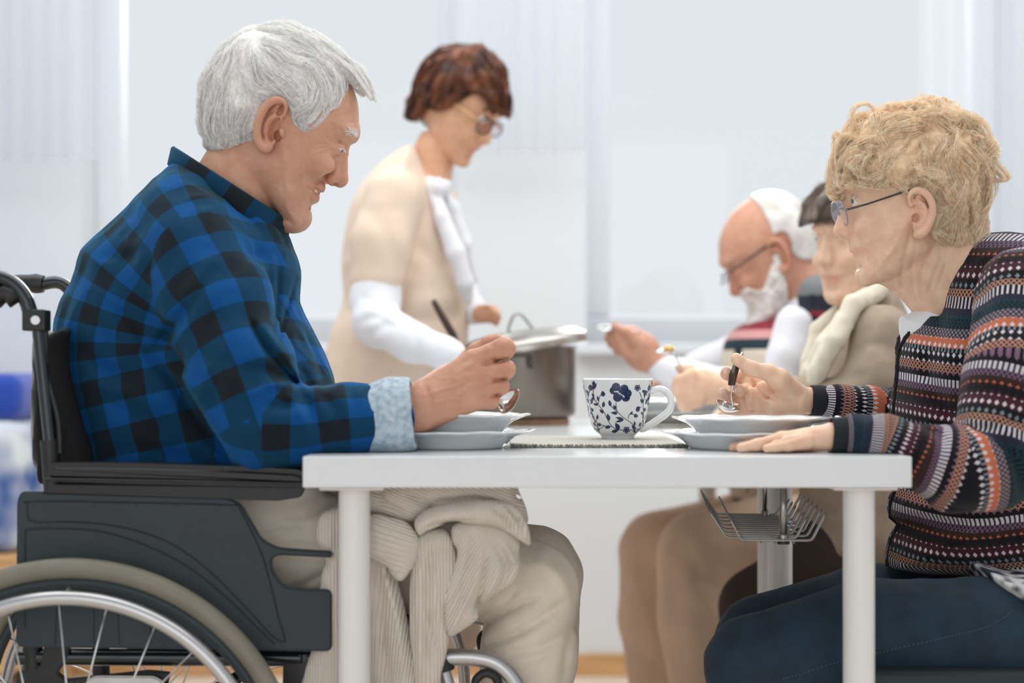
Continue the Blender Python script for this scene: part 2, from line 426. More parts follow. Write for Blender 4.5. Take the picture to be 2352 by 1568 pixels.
for a0 in (0, 2.1, 4.2):
    for x, y, r in ((705, 300, 78), (660, 360, 66), (850, 330, 76), (915, 410, 72), (880, 480, 78), (790, 400, 90), (735, 480, 80), (735, 440, 72)): patch(bp, disc(x, y, r), .0003, a0)
    for k in range(9):
        t = k/8; x = 680+165*t+10*math.sin(t*9); y = 378+ (0 if t < .35 else (t-.35)*150); patch(bw, disc(x, y, 13+4*(k % 2), 10), .0007, a0)
    for fx, fy, fr in ((1092, 315, 60), (905, 1062, 66)):
        for k in range(5): patch(bp, disc(fx+fr*.6*math.cos(k*1.257+.3), fy+fr*.6*math.sin(k*1.257+.3), fr*.42, 12), .0003, a0)
        for k in range(5): patch(bw, disc(fx+fr*.62*math.cos(k*1.257+.3), fy+fr*.62*math.sin(k*1.257+.3), fr*.15, 8), .0007, a0)
        patch(bp, disc(fx, fy, fr*.3, 10), .0009, a0)
    stems = [[(708, 570), (712, 640), (735, 730), (800, 800), (880, 868), (960, 915), (1040, 985)], [(600, 560), (630, 640), (680, 690), (740, 745)],
             [(315, 350), (320, 480), (370, 560), (430, 645), (490, 720), (540, 820), (590, 920), (660, 1010), (760, 1055), (840, 1062)],
             [(480, 400), (425, 470), (410, 560), (400, 600)], [(1130, 385), (1160, 460), (1195, 530)], [(1300, 370), (1235, 460), (1205, 590), (1210, 720), (1215, 850), (1180, 960)],
             [(1000, 745), (945, 790), (925, 860)], [(985, 775), (1060, 790)], [(970, 1060), (1030, 1080), (1070, 1120), (1140, 1060), (1190, 980)], [(300, 790), (340, 880), (400, 945), (500, 985), (640, 1000)],
             [(400, 1060), (470, 1020), (520, 990)], [(370, 920), (385, 850)], [(220, 380), (250, 450)], [(330, 1050), (390, 1050)]]
    for st in stems:
        q = spline(st, 5); wd = 6.5
        L_ = []; R_ = []
        for i in range(len(q)):
            d = q[min(i+1, len(q)-1)]-q[max(i-1, 0)]; d = d/np.hypot(*d); nn = np.array([-d[1], d[0]])*wd
            L_.append(bl.verts.new(cupP(*(q[i]+nn), .00015, a0))); R_.append(bl.verts.new(cupP(*(q[i]-nn), .00015, a0)))
        for i in range(len(q)-1): bl.faces.new((L_[i], L_[i+1], R_[i+1], R_[i]))
    for lf in ((320, 350, 325, 180, 34), (345, 330, 372, 215, 12), (320, 300, 290, 185, 10), (485, 470, 470, 365, 42), (330, 470, 290, 560, 30), (330, 480, 290, 410, 22), (400, 550, 385, 450, 20), (400, 620, 315, 600, 26),
               (485, 660, 495, 550, 30), (610, 640, 590, 525, 32), (700, 700, 665, 610, 30), (490, 770, 425, 690, 26), (740, 770, 620, 750, 32), (590, 900, 560, 765, 36), (385, 880, 395, 785, 24), (850, 880, 700, 835, 30), (850, 882, 700, 920, 26),
               (770, 1060, 700, 930, 44), (640, 1095, 770, 1060, 36), (620, 1000, 520, 1030, 36), (460, 980, 380, 965, 34), (440, 1050, 390, 1080, 26), (320, 740, 270, 670, 30), (335, 870, 300, 800, 14), (240, 420, 185, 350, 26),
               (1205, 590, 1150, 510, 34), (1245, 610, 1290, 510, 20), (1220, 480, 1230, 360, 22), (1300, 370, 1335, 250, 36), (1085, 740, 1120, 635, 44), (1070, 660, 1170, 660, 20), (1210, 800, 1165, 740, 28), (1140, 1010, 1165, 920, 26),
               (965, 790, 1005, 725, 24), (1060, 845, 1070, 770, 46), (1050, 990, 1045, 900, 22), (1070, 1060, 995, 975, 34), (1075, 1130, 1030, 1030, 24), (310, 560, 250, 520, 14)):
        patch(bp, leafp(*lf), .0003, a0)
pr_ = obj('flower_print', bl, M['printline'], cup); pr_['kind'] = 'stuff'
obj('petals', bp, M['print'], pr_)['kind'] = 'stuff'
obj('petal_dots', bw, M['printwhite'], pr_)['kind'] = 'stuff'

M['potgrip'] = mat('pot_handle_steel', (84, 80, 76), .35, 1)
# ---------------- cooking pot, lid, ladle, trivet ----------------
YP = 3.33; s = YP/F; pcx = P0(1192, YP)
zbot = ZT+.014; rp = 130*s
pot = empty('cooking_pot', (pcx, YP, zbot), 'large brushed steel cooking pot with tilted lid, on a cork trivet', 'pot')
zr = W(0, 797, YP).z
bm = bmesh.new(); lathe(bm, [(.001, zbot), (rp-.014, zbot), (rp-.004, zbot+.004), (rp, zbot+.012), (rp, zr-.003), (rp+.004, zr), (rp+.003, zr+.0015), (rp-.003, zr), (rp-.003, zbot+.008), (.001, zbot+.006)], (pcx, YP, 0), 72)
obj('body', bm, M['steel'], pot, angle=35)
for hx, yy in ((1192-134, 0), (1192+30, -1)):
    pass
def pot_handle(a):
    c, sn = math.cos(a), math.sin(a)
    def q(t, rr, z): # t sideways, rr radial
        return (pcx+c*rr-sn*t, YP+sn*rr+c*t, z)
    z1 = W(0, 815, YP).z; bm = bmesh.new()
    P = [q(-.036, rp-.001, z1-.024), q(-.036, rp+.006, z1-.022), q(-.036, rp+.011, z1-.004), q(-.03, rp+.018, z1), q(.03, rp+.018, z1), q(.036, rp+.011, z1-.004), q(.036, rp+.006, z1-.022), q(.036, rp-.001, z1-.024)]
    tube(bm, P, .0045, 10); obj('handle', bm, M['potgrip'], pot, smooth=True)
pot_handle(-PI/2-.12); pot_handle(PI/2)
lz = W(0, 775, YP).z
lid = empty('pot_lid', (pcx+.0, YP, lz), 'steel lid with wire handle resting tilted on the cooking pot', 'lid')
tl = Matrix.Translation((pcx+.004, YP, W(0, 781, YP).z)) @ Matrix.Rotation(R(-8.5), 4, 'Y') @ Matrix.Rotation(R(3), 4, 'X')
bm = bmesh.new(); rl = 151*s
lathe(bm, [(rl, -.018), (rl+.001, -.004), (rl-.002, 0), (rl*.93, .003), (rl*.85, .011), (rl*.5, .018), (.001, .021), (.001, .018), (rl*.5, .015), (rl*.83, .008), (rl*.9, 0), (rl-.003, -.003), (rl-.002, -.018), (rl, -.018)], (0, 0, 0), 72)
bmesh.ops.transform(bm, matrix=tl, verts=bm.verts); obj('dome', bm, M['lidsteel'], lid, angle=50)
bm = bmesh.new()
tube(bm, [tl @ Vector(p) for p in spline([(-.022, 0, .018), (-.020, 0, .03), (-.008, 0, .050), (.004, 0, .054), (.012, 0, .046), (.026, 0, .022), (.03, 0, .018)], 6)], .0028, 8)
obj('handle', bm, M['darksteel'], lid, smooth=True)
bm = bmesh.new(); lathe(bm, [(.001, ZT), (.088, ZT), (.09, ZT+.002), (.09, ZT+.011), (.088, ZT+.013), (.001, ZT+.013)], (pcx+.012, YP-.005, 0), 48)
tag(obj('trivet', bm, M['cork'], angle=40), 'round brown cork trivet under the steel cooking pot', 'trivet')
ladle = empty('ladle', (P0(1048, YP), YP-.02, zr), 'ladle with dark brown handle leaning out of the steel pot', 'ladle')
bm = bmesh.new(); a = W(995, 690, YP-.03); b = W(1049, 784, YP-.03)
tube(bm, [a+(a-b)*.01, a, a.lerp(b, .1), a.lerp(b, .5), a.lerp(b, .85), b], [.005, .009, .011, .0135, .014, .008], 14, flat=.6); obj('grip', bm, M['brownhandle'], ladle, smooth=True)
bm = bmesh.new(); c_ = Vector((pcx-.03, YP, zbot+.05)); tube(bm, [b, b.lerp(c_, .3), c_], .003, 8); obj('shaft', bm, M['steel2'], ladle, smooth=True)
bm = bmesh.new(); lathe(bm, [(.001, -.03), (.025, -.024), (.038, -.006), (.04, 0), (.037, -.005), (.024, -.022), (.001, -.028)], c_, 24); obj('bowl', bm, M['steel2'], ladle, smooth=True)
# ================= implicit-surface modelling =================
# shapes are described in a local frame (u right, v down, w towards -Y), in units of s metres, and meshed with surface nets
f4 = np.float32
class Field:
    """bilinear lookup of a 2D grid over (u, v)"""
    def __init__(s, g, u0, v0, res): s.g = g; s.u0 = u0; s.v0 = v0; s.res = res
    def __call__(s, u, v):
        x = np.clip((u-s.u0)/s.res, 0, s.g.shape[1]-1.001); y = np.clip((v-s.v0)/s.res, 0, s.g.shape[0]-1.001)
        i = x.astype(np.int32); j = y.astype(np.int32); fx = x-i; fy = y-j; g = s.g
        return (g[j, i]*(1-fx)+g[j, i+1]*fx)*(1-fy)+(g[j+1, i]*(1-fx)+g[j+1, i+1]*fx)*fy
def segdist(U, V, a, b):
    d = np.array(b, f4)-np.array(a, f4); L = float(d@d)+1e-9
    t = np.clip(((U-a[0])*d[0]+(V-a[1])*d[1])/L, 0, 1)
    return np.hypot(U-a[0]-t*d[0], V-a[1]-t*d[1]), t
def polyfield(poly, res=3., pad=70, blur=1, smooth=4):
    P = spline(poly, smooth, True) if smooth else np.array(poly, float)
    u0, v0 = P.min(0)-pad; u1, v1 = P.max(0)+pad
    U, V = np.meshgrid(np.arange(u0, u1, res, dtype=f4), np.arange(v0, v1, res, dtype=f4))
    D = np.full(U.shape, 1e9, f4); ins = np.zeros(U.shape, bool)
    for i in range(len(P)):
        a, b = P[i-1], P[i]
        D = np.minimum(D, segdist(U, V, a, b)[0])
        if a[1] != b[1]:
            c = (V > a[1]) != (V > b[1]); ins ^= c & (U < (b[0]-a[0])*(V-a[1])/(b[1]-a[1])+a[0])
    D = np.where(ins, D, -D).astype(f4)
    for _ in range(blur):
        D[1:-1, 1:-1] = (D[1:-1, 1:-1]*4+D[:-2, 1:-1]+D[2:, 1:-1]+D[1:-1, :-2]+D[1:-1, 2:])/8
    return Field(D, u0, v0, res)
def linefield(lines, res=1.5):
    """lines: (points, amplitude, sigma) -> smooth grooves (+) and ridges (-)"""
    A = np.vstack([np.array(l[0], float) for l in lines]); m = max(l[2] for l in lines)*4+4
    u0, v0 = A.min(0)-m; u1, v1 = A.max(0)+m
    W_ = int((u1-u0)/res)+2; H_ = int((v1-v0)/res)+2
    G = np.zeros((H_, W_), f4)
    for pts, amp, sg in lines:
        P = spline(pts, 5) if len(pts) > 2 else np.array(pts, float)
        a0, b0 = P.min(0)-4*sg; a1, b1 = P.max(0)+4*sg
        i0, i1 = max(0, int((a0-u0)/res)), min(W_, int((a1-u0)/res)+2); j0, j1 = max(0, int((b0-v0)/res)), min(H_, int((b1-v0)/res)+2)
        U, V = np.meshgrid(u0+res*np.arange(i0, i1, dtype=f4), v0+res*np.arange(j0, j1, dtype=f4))
        D = np.full(U.shape, 1e9, f4); T = np.zeros(U.shape, f4); n = len(P)-1
        for k in range(n):
            d, t = segdist(U, V, P[k], P[k+1]); q = d < D; D = np.where(q, d, D); T = np.where(q, (k+t)/n, T)
        G[j0:j1, i0:i1] += amp*np.exp(-D*D/(2*sg*sg))*np.clip(np.sin(np.pi*np.clip(T, .02, .98))**.5, .25, 1)
    G[0] = G[-1] = 0; G[:, 0] = G[:, -1] = 0
    return Field(G, u0, v0, res)
def _h(i, j, k):
    n = (i*374761393+j*668265263+k*2147483647) & 0x7fffffff
    n = ((n ^ (n >> 13))*1274126177) & 0x7fffffff
    return ((n ^ (n >> 16)) & 0xffff).astype(f4)/32768.-1
def noise3(x, y, z):
    i = np.floor(x).astype(np.int64); j = np.floor(y).astype(np.int64); k = np.floor(z).astype(np.int64)
    fx, fy, fz = x-i, y-j, z-k; fx = fx*fx*(3-2*fx); fy = fy*fy*(3-2*fy); fz = fz*fz*(3-2*fz)
    r = 0
    for a in (0, 1):
        for b in (0, 1):
            for c in (0, 1):
                r = r+_h(i+a, j+b, k+c)*(fx if a else 1-fx)*(fy if b else 1-fy)*(fz if c else 1-fz)
    return r
class S:
    """list of primitives combined with smooth union / subtraction"""
    def __init__(s, Y0=None, margin=40): s.ops = []; s.disp = []; s.Y0 = Y0; s.margin = margin
    def pp(s, q):
        """photograph pixel at depth Y (and radius) -> local frame of depth Y0"""
        u, v, Y = q[:3]; k = Y/s.Y0
        return (CX+(u-CX)*k, CY+(v-CY)*k, (s.Y0-Y)*F/s.Y0) + tuple(r*k for r in q[3:])
    def add(s, fn, c, R_, k, mode): s.ops.append((fn, np.array(c, f4), R_, k, mode)); return s
    def cap(s, a, b, k=6, mode=1, mir=False):
        a = np.array(a, f4); b = np.array(b, f4); A = a[:3]; B = b[:3]; d = B-A; L = float(d@d)+1e-6; ra, rb = float(a[3]), float(b[3])
        def fn(P):
            q = P-A; t = np.clip((q@d)/L, 0, 1)
            return np.sqrt(((q-t[:, None]*d)**2).sum(1))-(ra+(rb-ra)*t)
        s.add(fn, (A+B)/2, math.sqrt(L)/2+max(ra, rb), k, mode)
        if mir:
            m = np.array([1, 1, -1, 1], f4); s.cap(a*m, b*m, k, mode)
        return s
    def chain(s, pts, k=6, mode=1, mir=False, Y=False):
        if Y: pts = [s.pp(p) for p in pts]
        for a, b in zip(pts, pts[1:]): s.cap(a, b, k, mode, mir)
        return s
    def ell(s, c, r, ang=0, yaw=0, roll=0, k=6, mode=1, mir=False, Y=False):
        if Y: c = s.pp(c)
        c = np.array(c[:3], f4); rr = np.array(r, f4)
        def rot(ang, yaw, roll):
            ca, sa = math.cos(R(ang)), math.sin(R(ang)); A = np.array([[ca, -sa, 0], [sa, ca, 0], [0, 0, 1]])
            cy, sy = math.cos(R(yaw)), math.sin(R(yaw)); B = np.array([[cy, 0, sy], [0, 1, 0], [-sy, 0, cy]])
            cr, sr = math.cos(R(roll)), math.sin(R(roll)); C = np.array([[1, 0, 0], [0, cr, -sr], [0, sr, cr]])
            return (A@B@C).astype(f4)
        Mr = rot(ang, yaw, roll)
        def fn(P):
            q = (P-c)@Mr; k0 = np.sqrt(((q/rr)**2).sum(1)); k1 = np.sqrt(((q/rr**2)**2).sum(1))+1e-9
            return k0*(k0-1)/k1
        s.add(fn, c, float(rr.max()), k, mode)
        if mir: s.ell(c*np.array([1, 1, -1], f4), r, ang, -yaw, -roll, k, mode)
        return s
    def infl(s, poly, w0, Rin, Hw, k=6, mode=1, smooth=4, blur=1, clipw=None, tilt=None):
        fld = polyfield(poly, 3., 70, blur, smooth); P_ = np.array(poly, float); c = P_.mean(0); rad = float(np.hypot(*(P_-c).T).max())
        def fn(P):
            di = fld(P[:, 0], P[:, 1]); w_ = w0 if tilt is None else w0+tilt[0]*(P[:, 0]-c[0])+tilt[1]*(P[:, 1]-c[1])
            a = np.maximum((Rin-di)/Rin, 0); b = (P[:, 2]-w_)/Hw
            return (np.sqrt(a*a+b*b)-1)*min(Rin, Hw)
        s.add(fn, (c[0], c[1], w0), math.hypot(rad, Hw), k, mode); s.last = fld; return s
    def eval(s, P, disp=True):
        P = np.asarray(P, f4); D = np.full(len(P), 1e3, f4); mg = s.margin
        for fn, c, Rb, k, mode in s.ops:
            q = ((P-c)**2).sum(1) < (Rb+mg+2*k)**2
            if not q.any(): continue
            idx = np.nonzero(q)[0] if not q.all() else slice(None)
            d = fn(P[idx]).astype(f4); D0 = D[idx]
            if mode == 1:
                h = np.maximum(k-np.abs(D0-d), 0)/max(k, 1e-6); D[idx] = np.minimum(D0, d)-h*h*k*.25
            else:
                h = np.maximum(k-np.abs(D0+d), 0)/max(k, 1e-6); D[idx] = np.maximum(D0, -d)+h*h*k*.25
        if disp:
            for g in s.disp: D = g(P, D)
        return D
    def grad(s, P, e=1.5):
        G = np.stack([s.eval(P+np.eye(3, dtype=f4)[i]*e)-s.eval(P-np.eye(3, dtype=f4)[i]*e) for i in range(3)], 1)
        return G/(np.linalg.norm(G, axis=1, keepdims=True)+1e-9)
def nets(ev, lo, hi, h, B=8):
    lo = np.array(lo, f4); hi = np.array(hi, f4); nb = np.ceil((hi-lo)/(h*B)).astype(int)
    I = np.stack(np.meshgrid(*[np.arange(n) for n in nb], indexing='ij'), -1).reshape(-1, 3)
    C = lo+(I+.5)*h*B; d = np.concatenate([ev(c) for c in np.array_split(C, max(1, len(C)//200000))])
    I = I[np.abs(d) < B*h*1.45+2]
    n1 = B+1; off = np.stack(np.meshgrid(*[np.arange(n1)]*3, indexing='ij'), -1).reshape(-1, 3)
    vals = np.empty((len(I), n1**3), f4)
    for a in range(0, len(I), 400):
        J = I[a:a+400]; P = lo+(J[:, None]*B+off[None]).reshape(-1, 3)*h
        vals[a:a+400] = ev(P.astype(f4)).reshape(len(J), -1)
    vals = vals.reshape(-1, n1, n1, n1); ins = vals < 0
    cnt = np.zeros((len(I), B, B, B), np.int8)
    for x in (0, 1):
        for y in (0, 1):
            for z in (0, 1): cnt += ins[:, x:x+B, y:y+B, z:z+B]
    b, x, y, z = np.nonzero((cnt > 0) & (cnt < 8))
    base = I[b]*B+np.stack([x, y, z], 1); NX, NY, NZ = nb*B+2
    def key(q): return (q[:, 0].astype(np.int64)*NY+q[:, 1])*NZ+q[:, 2]
    cor = {}
    for i in (0, 1):
        for j in (0, 1):
            for k in (0, 1): cor[i, j, k] = vals[b, x+i, y+j, z+k]
    acc = np.zeros((len(b), 3), f4); num = np.zeros(len(b), f4)
    for ax in range(3):
        o1, o2 = [q for q in range(3) if q != ax]
        for p in (0, 1):
            for q in (0, 1):
                c0 = [0]*3; c0[o1] = p; c0[o2] = q; c1 = list(c0); c1[ax] = 1
                v0, v1 = cor[tuple(c0)], cor[tuple(c1)]; m = (v0 < 0) != (v1 < 0)
                t = np.where(m, v0/np.where(m, v0-v1, 1), 0)
                pt = np.tile(np.array(c0, f4), (len(b), 1)); pt[:, ax] = t
                acc += pt*m[:, None]; num += m
    V = lo+(base+acc/num[:, None])*h; K = key(base); srt = np.argsort(K); Ks = K[srt]
    faces = []
    for ax in range(3):
        o1, o2 = [q for q in range(3) if q != ax]
        s0 = ins[:, :B, :B, :B]; sl = [slice(None), slice(0, B), slice(0, B), slice(0, B)]; sl[ax+1] = slice(1, B+1); s1 = ins[tuple(sl)]
        b2, x2, y2, z2 = np.nonzero(s0 != s1); g = I[b2]*B+np.stack([x2, y2, z2], 1); fl = s0[b2, x2, y2, z2]
        q = []
        for p, r in ((0, 0), (-1, 0), (-1, -1), (0, -1)):
            gg = g.copy(); gg[:, o1] += p; gg[:, o2] += r
            kk = key(gg); pos = np.clip(np.searchsorted(Ks, kk), 0, len(Ks)-1); q.append(np.where(Ks[pos] == kk, srt[pos], -1))
        Q = np.stack(q, 1); ok = (Q >= 0).all(1); Q = Q[ok]; fl = fl[ok]
        if ax == 1: fl = ~fl
        Q[fl] = Q[fl][:, ::-1]; faces.append(Q)
    return V, np.concatenate(faces)
def relax(V, Q, n):
    for _ in range(n):
        a = np.zeros_like(V); c = np.zeros(len(V), f4)
        for k in range(4): np.add.at(a, Q[:, k], V[Q[:, k-1]]); np.add.at(c, Q[:, k], 1); np.add.at(a, Q[:, k-1], V[Q[:, k]]); np.add.at(c, Q[:, k-1], 1)
        V = V*.5+.5*a/np.maximum(c, 1)[:, None]
    return V
class Frame:
    """local (u, v, w) -> world; M may turn, shrink and move the whole figure"""
    def __init__(s, Y0, M=None):
        s.s = Y0/F; k = s.s
        s.A = np.array([[k, 0, 0, -CX*k], [0, 0, -k, Y0], [0, -k, 0, CZ+CY*k], [0, 0, 0, 1]], float)
        if M is not None: s.A = np.array(M) @ s.A
        s.flip = np.linalg.det(s.A[:3, :3]) < 0
    def __call__(s, P): P = np.asarray(P, float); return P@s.A[:3, :3].T+s.A[:3, 3]
def meshob(name, fr, parts, m, parent, uv=None, tint=None, smooth=True):
    """parts: list of (V, Q) in local units, joined to one mesh"""
    V = np.concatenate([p[0] for p in parts]); o = 0; qs = []
    for v, q in parts: qs.append(q+o); o += len(v)
    Q = np.concatenate(qs)
    WV = fr(V); Q2 = Q if fr.flip else Q[:, ::-1]
    me = bpy.data.meshes.new(name); me.vertices.add(len(V)); me.vertices.foreach_set('co', WV.astype(f4).ravel())
    me.loops.add(len(Q2)*4); me.loops.foreach_set('vertex_index', Q2.astype(np.int32).ravel())
    me.polygons.add(len(Q2)); me.polygons.foreach_set('loop_start', np.arange(0, len(Q2)*4, 4, dtype=np.int32)); me.update(calc_edges=True)
    if uv is not None:
        c = V[Q2].mean(1); reg, maps = uv(c); UV = np.zeros((len(Q2), 4, 2), f4)
        for r_, fn in enumerate(maps):
            k = reg == r_
            if k.any(): P = V[Q2[k]].reshape(-1, 3); UV[k] = fn(P).reshape(-1, 4, 2)
        l = me.uv_layers.new(name='cloth'); l.data.foreach_set('uv', UV.ravel())
    if tint is not None:
        a = me.color_attributes.new('tint', 'FLOAT_COLOR', 'POINT'); T = np.ones((len(V), 4), f4); T[:, :3] = tint(V); a.data.foreach_set('color', T.ravel())
    return link(name, me, m, parent, smooth)
def sdfob(name, S_, fr, lo, hi, h, m, parent, it=1, **k):
    V, Q = nets(S_.eval, lo, hi, h); V = relax(V, Q, it)
    return meshob(name, fr, [(V, Q)], m, parent, **k)
def near(P, c, r): return np.exp(-(((P-np.array(c, f4))/np.array(r, f4))**2).sum(1))
def strands(name, fr, pts, rad, m, parent, taper=.35):
    """pts: n x k x 3 local"""
    n, k = pts.shape[:2]; hc = bpy.data.hair_curves.new(name); hc.add_curves([k]*n)
    hc.attributes['position'].data.foreach_set('vector', fr(pts.reshape(-1, 3)).astype(f4).ravel())
    t = np.linspace(0, 1, k); r = (np.ones((n, 1))*rad)*(1-(1-taper)*t**2)[None]
    a = hc.attributes.get('radius') or hc.attributes.new('radius', 'FLOAT', 'POINT'); a.data.foreach_set('value', r.astype(f4).ravel())
    o = bpy.data.objects.new(name, hc); hc.materials.append(m); col.objects.link(o); o['kind'] = 'stuff'
    if parent:
        o.parent = parent
        def wm(p): return (wm(p.parent) @ p.matrix_parent_inverse if p.parent else Matrix.Identity(4)) @ p.matrix_basis
        o.matrix_parent_inverse = wm(parent).inverted()
    return o
def grow(S_, roots, flow, k, step, lift, wig=None):
    """march strands over the surface of S_: flow(P, i) gives a direction, lift(t) the height above the surface"""
    P = roots.astype(f4).copy(); out = []
    for i in range(k):
        t = i/(k-1); d = S_.eval(P, True); g = S_.grad(P, 2.)
        P = P-g*((d-lift(t))[:, None])*(.9 if i else 1)
        out.append(P.copy() if wig is None else P+wig(t, g))
        f = flow(P, t); f = f-g*(f*g).sum(1, keepdims=True); f /= np.linalg.norm(f, axis=1, keepdims=True)+1e-6
        P = P+f*step if np.isscalar(step) else P+f*step[:, None]
    return np.stack(out, 1)
def flow_from(guides, power=3):
    """guides: (u, v, du, dv[, dw]) -> interpolated direction field"""
    G = np.array([list(g)+[0]*(5-len(g)) for g in guides], f4); D = G[:, 2:5]/np.linalg.norm(G[:, 2:5], axis=1, keepdims=True)
    def fn(P, t=0):
        w = 1/(((P[:, None, :2]-G[None, :, :2])**2).sum(2)+60)**(power/2); w /= w.sum(1, keepdims=True)
        return w@D
    return fn
def children(pts, m, r0, r1, rg, jit=.6):
    """m hairs round every guide, drawn together towards the tip"""
    n, k = pts.shape[:2]; t = np.linspace(0, 1, k, dtype=f4)[None, None, :, None]
    o = rg.normal(0, 1, (n, m, 1, 3)).astype(f4); o2 = rg.normal(0, 1, (n, m, 1, 3)).astype(f4)
    Q = pts[:, None]+o*(r0+(r1-r0)*t)+o2*np.sin(t*PI)*jit
    return Q.reshape(-1, k, 3).astype(f4)
def handshape(S_, x, y, Y, dx, r=20, curl=1.):
    """relaxed hand: palm, four fingers and a thumb, pointing along dx (+1 right, -1 left)"""
    q = Y/F; S_.chain([(x-dx*r*2, y, Y, r*1.15), (x, y, Y, r*1.2), (x+dx*r*1.6, y+2, Y, r*1.15)], 12, Y=True)
    for k, L_ in enumerate((1.0, 1.1, 1.02, .8)):
        z = Y+(k-1.5)*r*.85*q; S_.chain([(x+dx*r*2, y+2, z, r*.55), (x+dx*r*(2+1.7*L_), y+r*.25, z, r*.45), (x+dx*r*(2+2.6*L_), y+r*(.5+.3*curl), z, r*.4), (x+dx*r*(2+3.1*L_), y+r*(.7+.5*curl), z, r*.33)], 4, Y=True)
    S_.chain([(x-dx*r*.3, y+4, Y-r*1.1*q, r*.6), (x+dx*r*1.2, y+r*.5, Y-r*1.9*q, r*.48), (x+dx*r*2.2, y+r*.8, Y-r*2.*q, r*.38)], 6, Y=True)
def surf_w(S_, u, v, s_, Y0, w1=170, w0=0, tol=1.):
    """w of the camera-side surface seen at photograph pixel (u, v)"""
    ws = np.arange(w1, w0, -1.); k = 1-ws*s_/Y0; e = S_.eval(np.stack([CX+(u-CX)*k, CY+(v-CY)*k, ws], 1), False); h = np.nonzero(e < tol)[0]
    return float(ws[h[0]]) if len(h) else float(w0)
def smoothchain(S_, pts, k=4, n=3, **kw): return S_.chain([tuple(q) for q in spline(pts, n)], k, **kw)
def skinmat(name, base, rough=.5, sss=.12, bump=.25):
    m = bpy.data.materials.new(name); m.use_nodes = True; N = m.node_tree.nodes; L = m.node_tree.links; b = N['Principled BSDF']
    at = N.new('ShaderNodeAttribute'); at.attribute_name = 'tint'
    tc = N.new('ShaderNodeTexCoord'); n = N.new('ShaderNodeTexNoise'); n.inputs['Scale'].default_value = 55; n.inputs['Detail'].default_value = 6; L.new(tc.outputs['Object'], n.inputs['Vector'])
    r = N.new('ShaderNodeValToRGB'); r.color_ramp.elements[0].position = .3; r.color_ramp.elements[1].position = .7
    r.color_ramp.elements[0].color = lin([x*q for x, q in zip(base, (.97, .93, .92))]); r.color_ramp.elements[1].color = lin([min(255, x*q) for x, q in zip(base, (1.02, 1.03, 1.03))])
    mx = N.new('ShaderNodeMix'); mx.data_type = 'RGBA'; mx.blend_type = 'MULTIPLY'; mx.inputs[0].default_value = 1
    L.new(n.outputs[0], r.inputs[0]); L.new(r.outputs[0], mx.inputs[6]); L.new(at.outputs['Color'], mx.inputs[7]); L.new(mx.outputs[2], b.inputs['Base Color'])
    b.inputs['Roughness'].default_value = rough; b.inputs['Specular IOR Level'].default_value = .35
    b.inputs['Subsurface Weight'].default_value = sss; b.inputs['Subsurface Radius'].default_value = (1, .3, .15); b.inputs['Subsurface Scale'].default_value = .006
    n2 = N.new('ShaderNodeTexNoise'); n2.inputs['Scale'].default_value = 420; n2.inputs['Detail'].default_value = 3; L.new(tc.outputs['Object'], n2.inputs['Vector'])
    bp = N.new('ShaderNodeBump'); bp.inputs['Strength'].default_value = bump; bp.inputs['Distance'].default_value = .001; L.new(n2.outputs[0], bp.inputs['Height']); L.new(bp.outputs[0], b.inputs['Normal'])
    return m
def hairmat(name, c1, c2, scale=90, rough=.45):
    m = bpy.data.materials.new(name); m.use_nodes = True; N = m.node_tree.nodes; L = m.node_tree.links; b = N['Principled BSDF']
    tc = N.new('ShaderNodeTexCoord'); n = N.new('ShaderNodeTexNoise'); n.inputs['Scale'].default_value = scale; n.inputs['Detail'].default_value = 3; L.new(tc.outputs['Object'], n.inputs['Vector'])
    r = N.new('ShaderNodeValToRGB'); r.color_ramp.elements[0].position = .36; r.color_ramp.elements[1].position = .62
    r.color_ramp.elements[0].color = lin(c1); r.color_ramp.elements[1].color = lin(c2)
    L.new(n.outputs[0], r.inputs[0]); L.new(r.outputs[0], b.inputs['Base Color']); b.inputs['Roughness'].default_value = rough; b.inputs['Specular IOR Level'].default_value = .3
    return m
# ================= the man in the plaid shirt =================
YM = 2.33; FM = Frame(YM); sm = YM/F
def NS(u, v, w): k = 1-w*sm/YM; return (CX+(u-CX)*k, CY+(v-CY)*k, w)      # photograph pixel on the near side, w units from the middle plane
def NSr(S_, pts, Y0=None): return [NS(*p[:3])+tuple(p[3:]) for p in pts]
H = S(YM, margin=45)
face = [(700, 92), (640, 76), (570, 92), (515, 140), (486, 200), (482, 262), (500, 318), (545, 362), (590, 420), (630, 478), (660, 516), (688, 523), (700, 508), (700, 488), (712, 472), (724, 452), (740, 428), (756, 404),
        (782, 372), (799, 338), (818, 320), (823, 300), (824, 265), (820, 228), (800, 182), (760, 130)]
H.infl(face, 0, 150, 124, k=1)
H.cap((590, 350, 0, 98), (480, 530, 0, 98), k=30)
# cheeks, jaw, brow
H.ell(NS(734, 378, 64), (35, 27, 23), ang=20, k=24, mir=True)
H.chain([(632, 392, 78, 26), (660, 450, 56, 24), (690, 498, 18, 22)], k=24, mir=True)
H.ell((688, 502, 0), (22, 22, 24), k=14)
H.ell((668, 515, 0), (30, 20, 48), k=14)
H.ell((804, 303, 30), (19, 10, 34), ang=60, k=16, mir=True)
H.ell((816, 300, 0), (8, 14, 20), k=14)
# eye sockets, lids
H.ell(NS(797, 340, 44), (18, 15, 22), k=14, mode=-1, mir=True)
H.ell(NS(772, 341, 47), (20, 18, 20), k=5, mir=True)
H.ell(NS(784, 344, 50), (15, 2.1, 16), ang=28, k=2, mode=-1, mir=True)
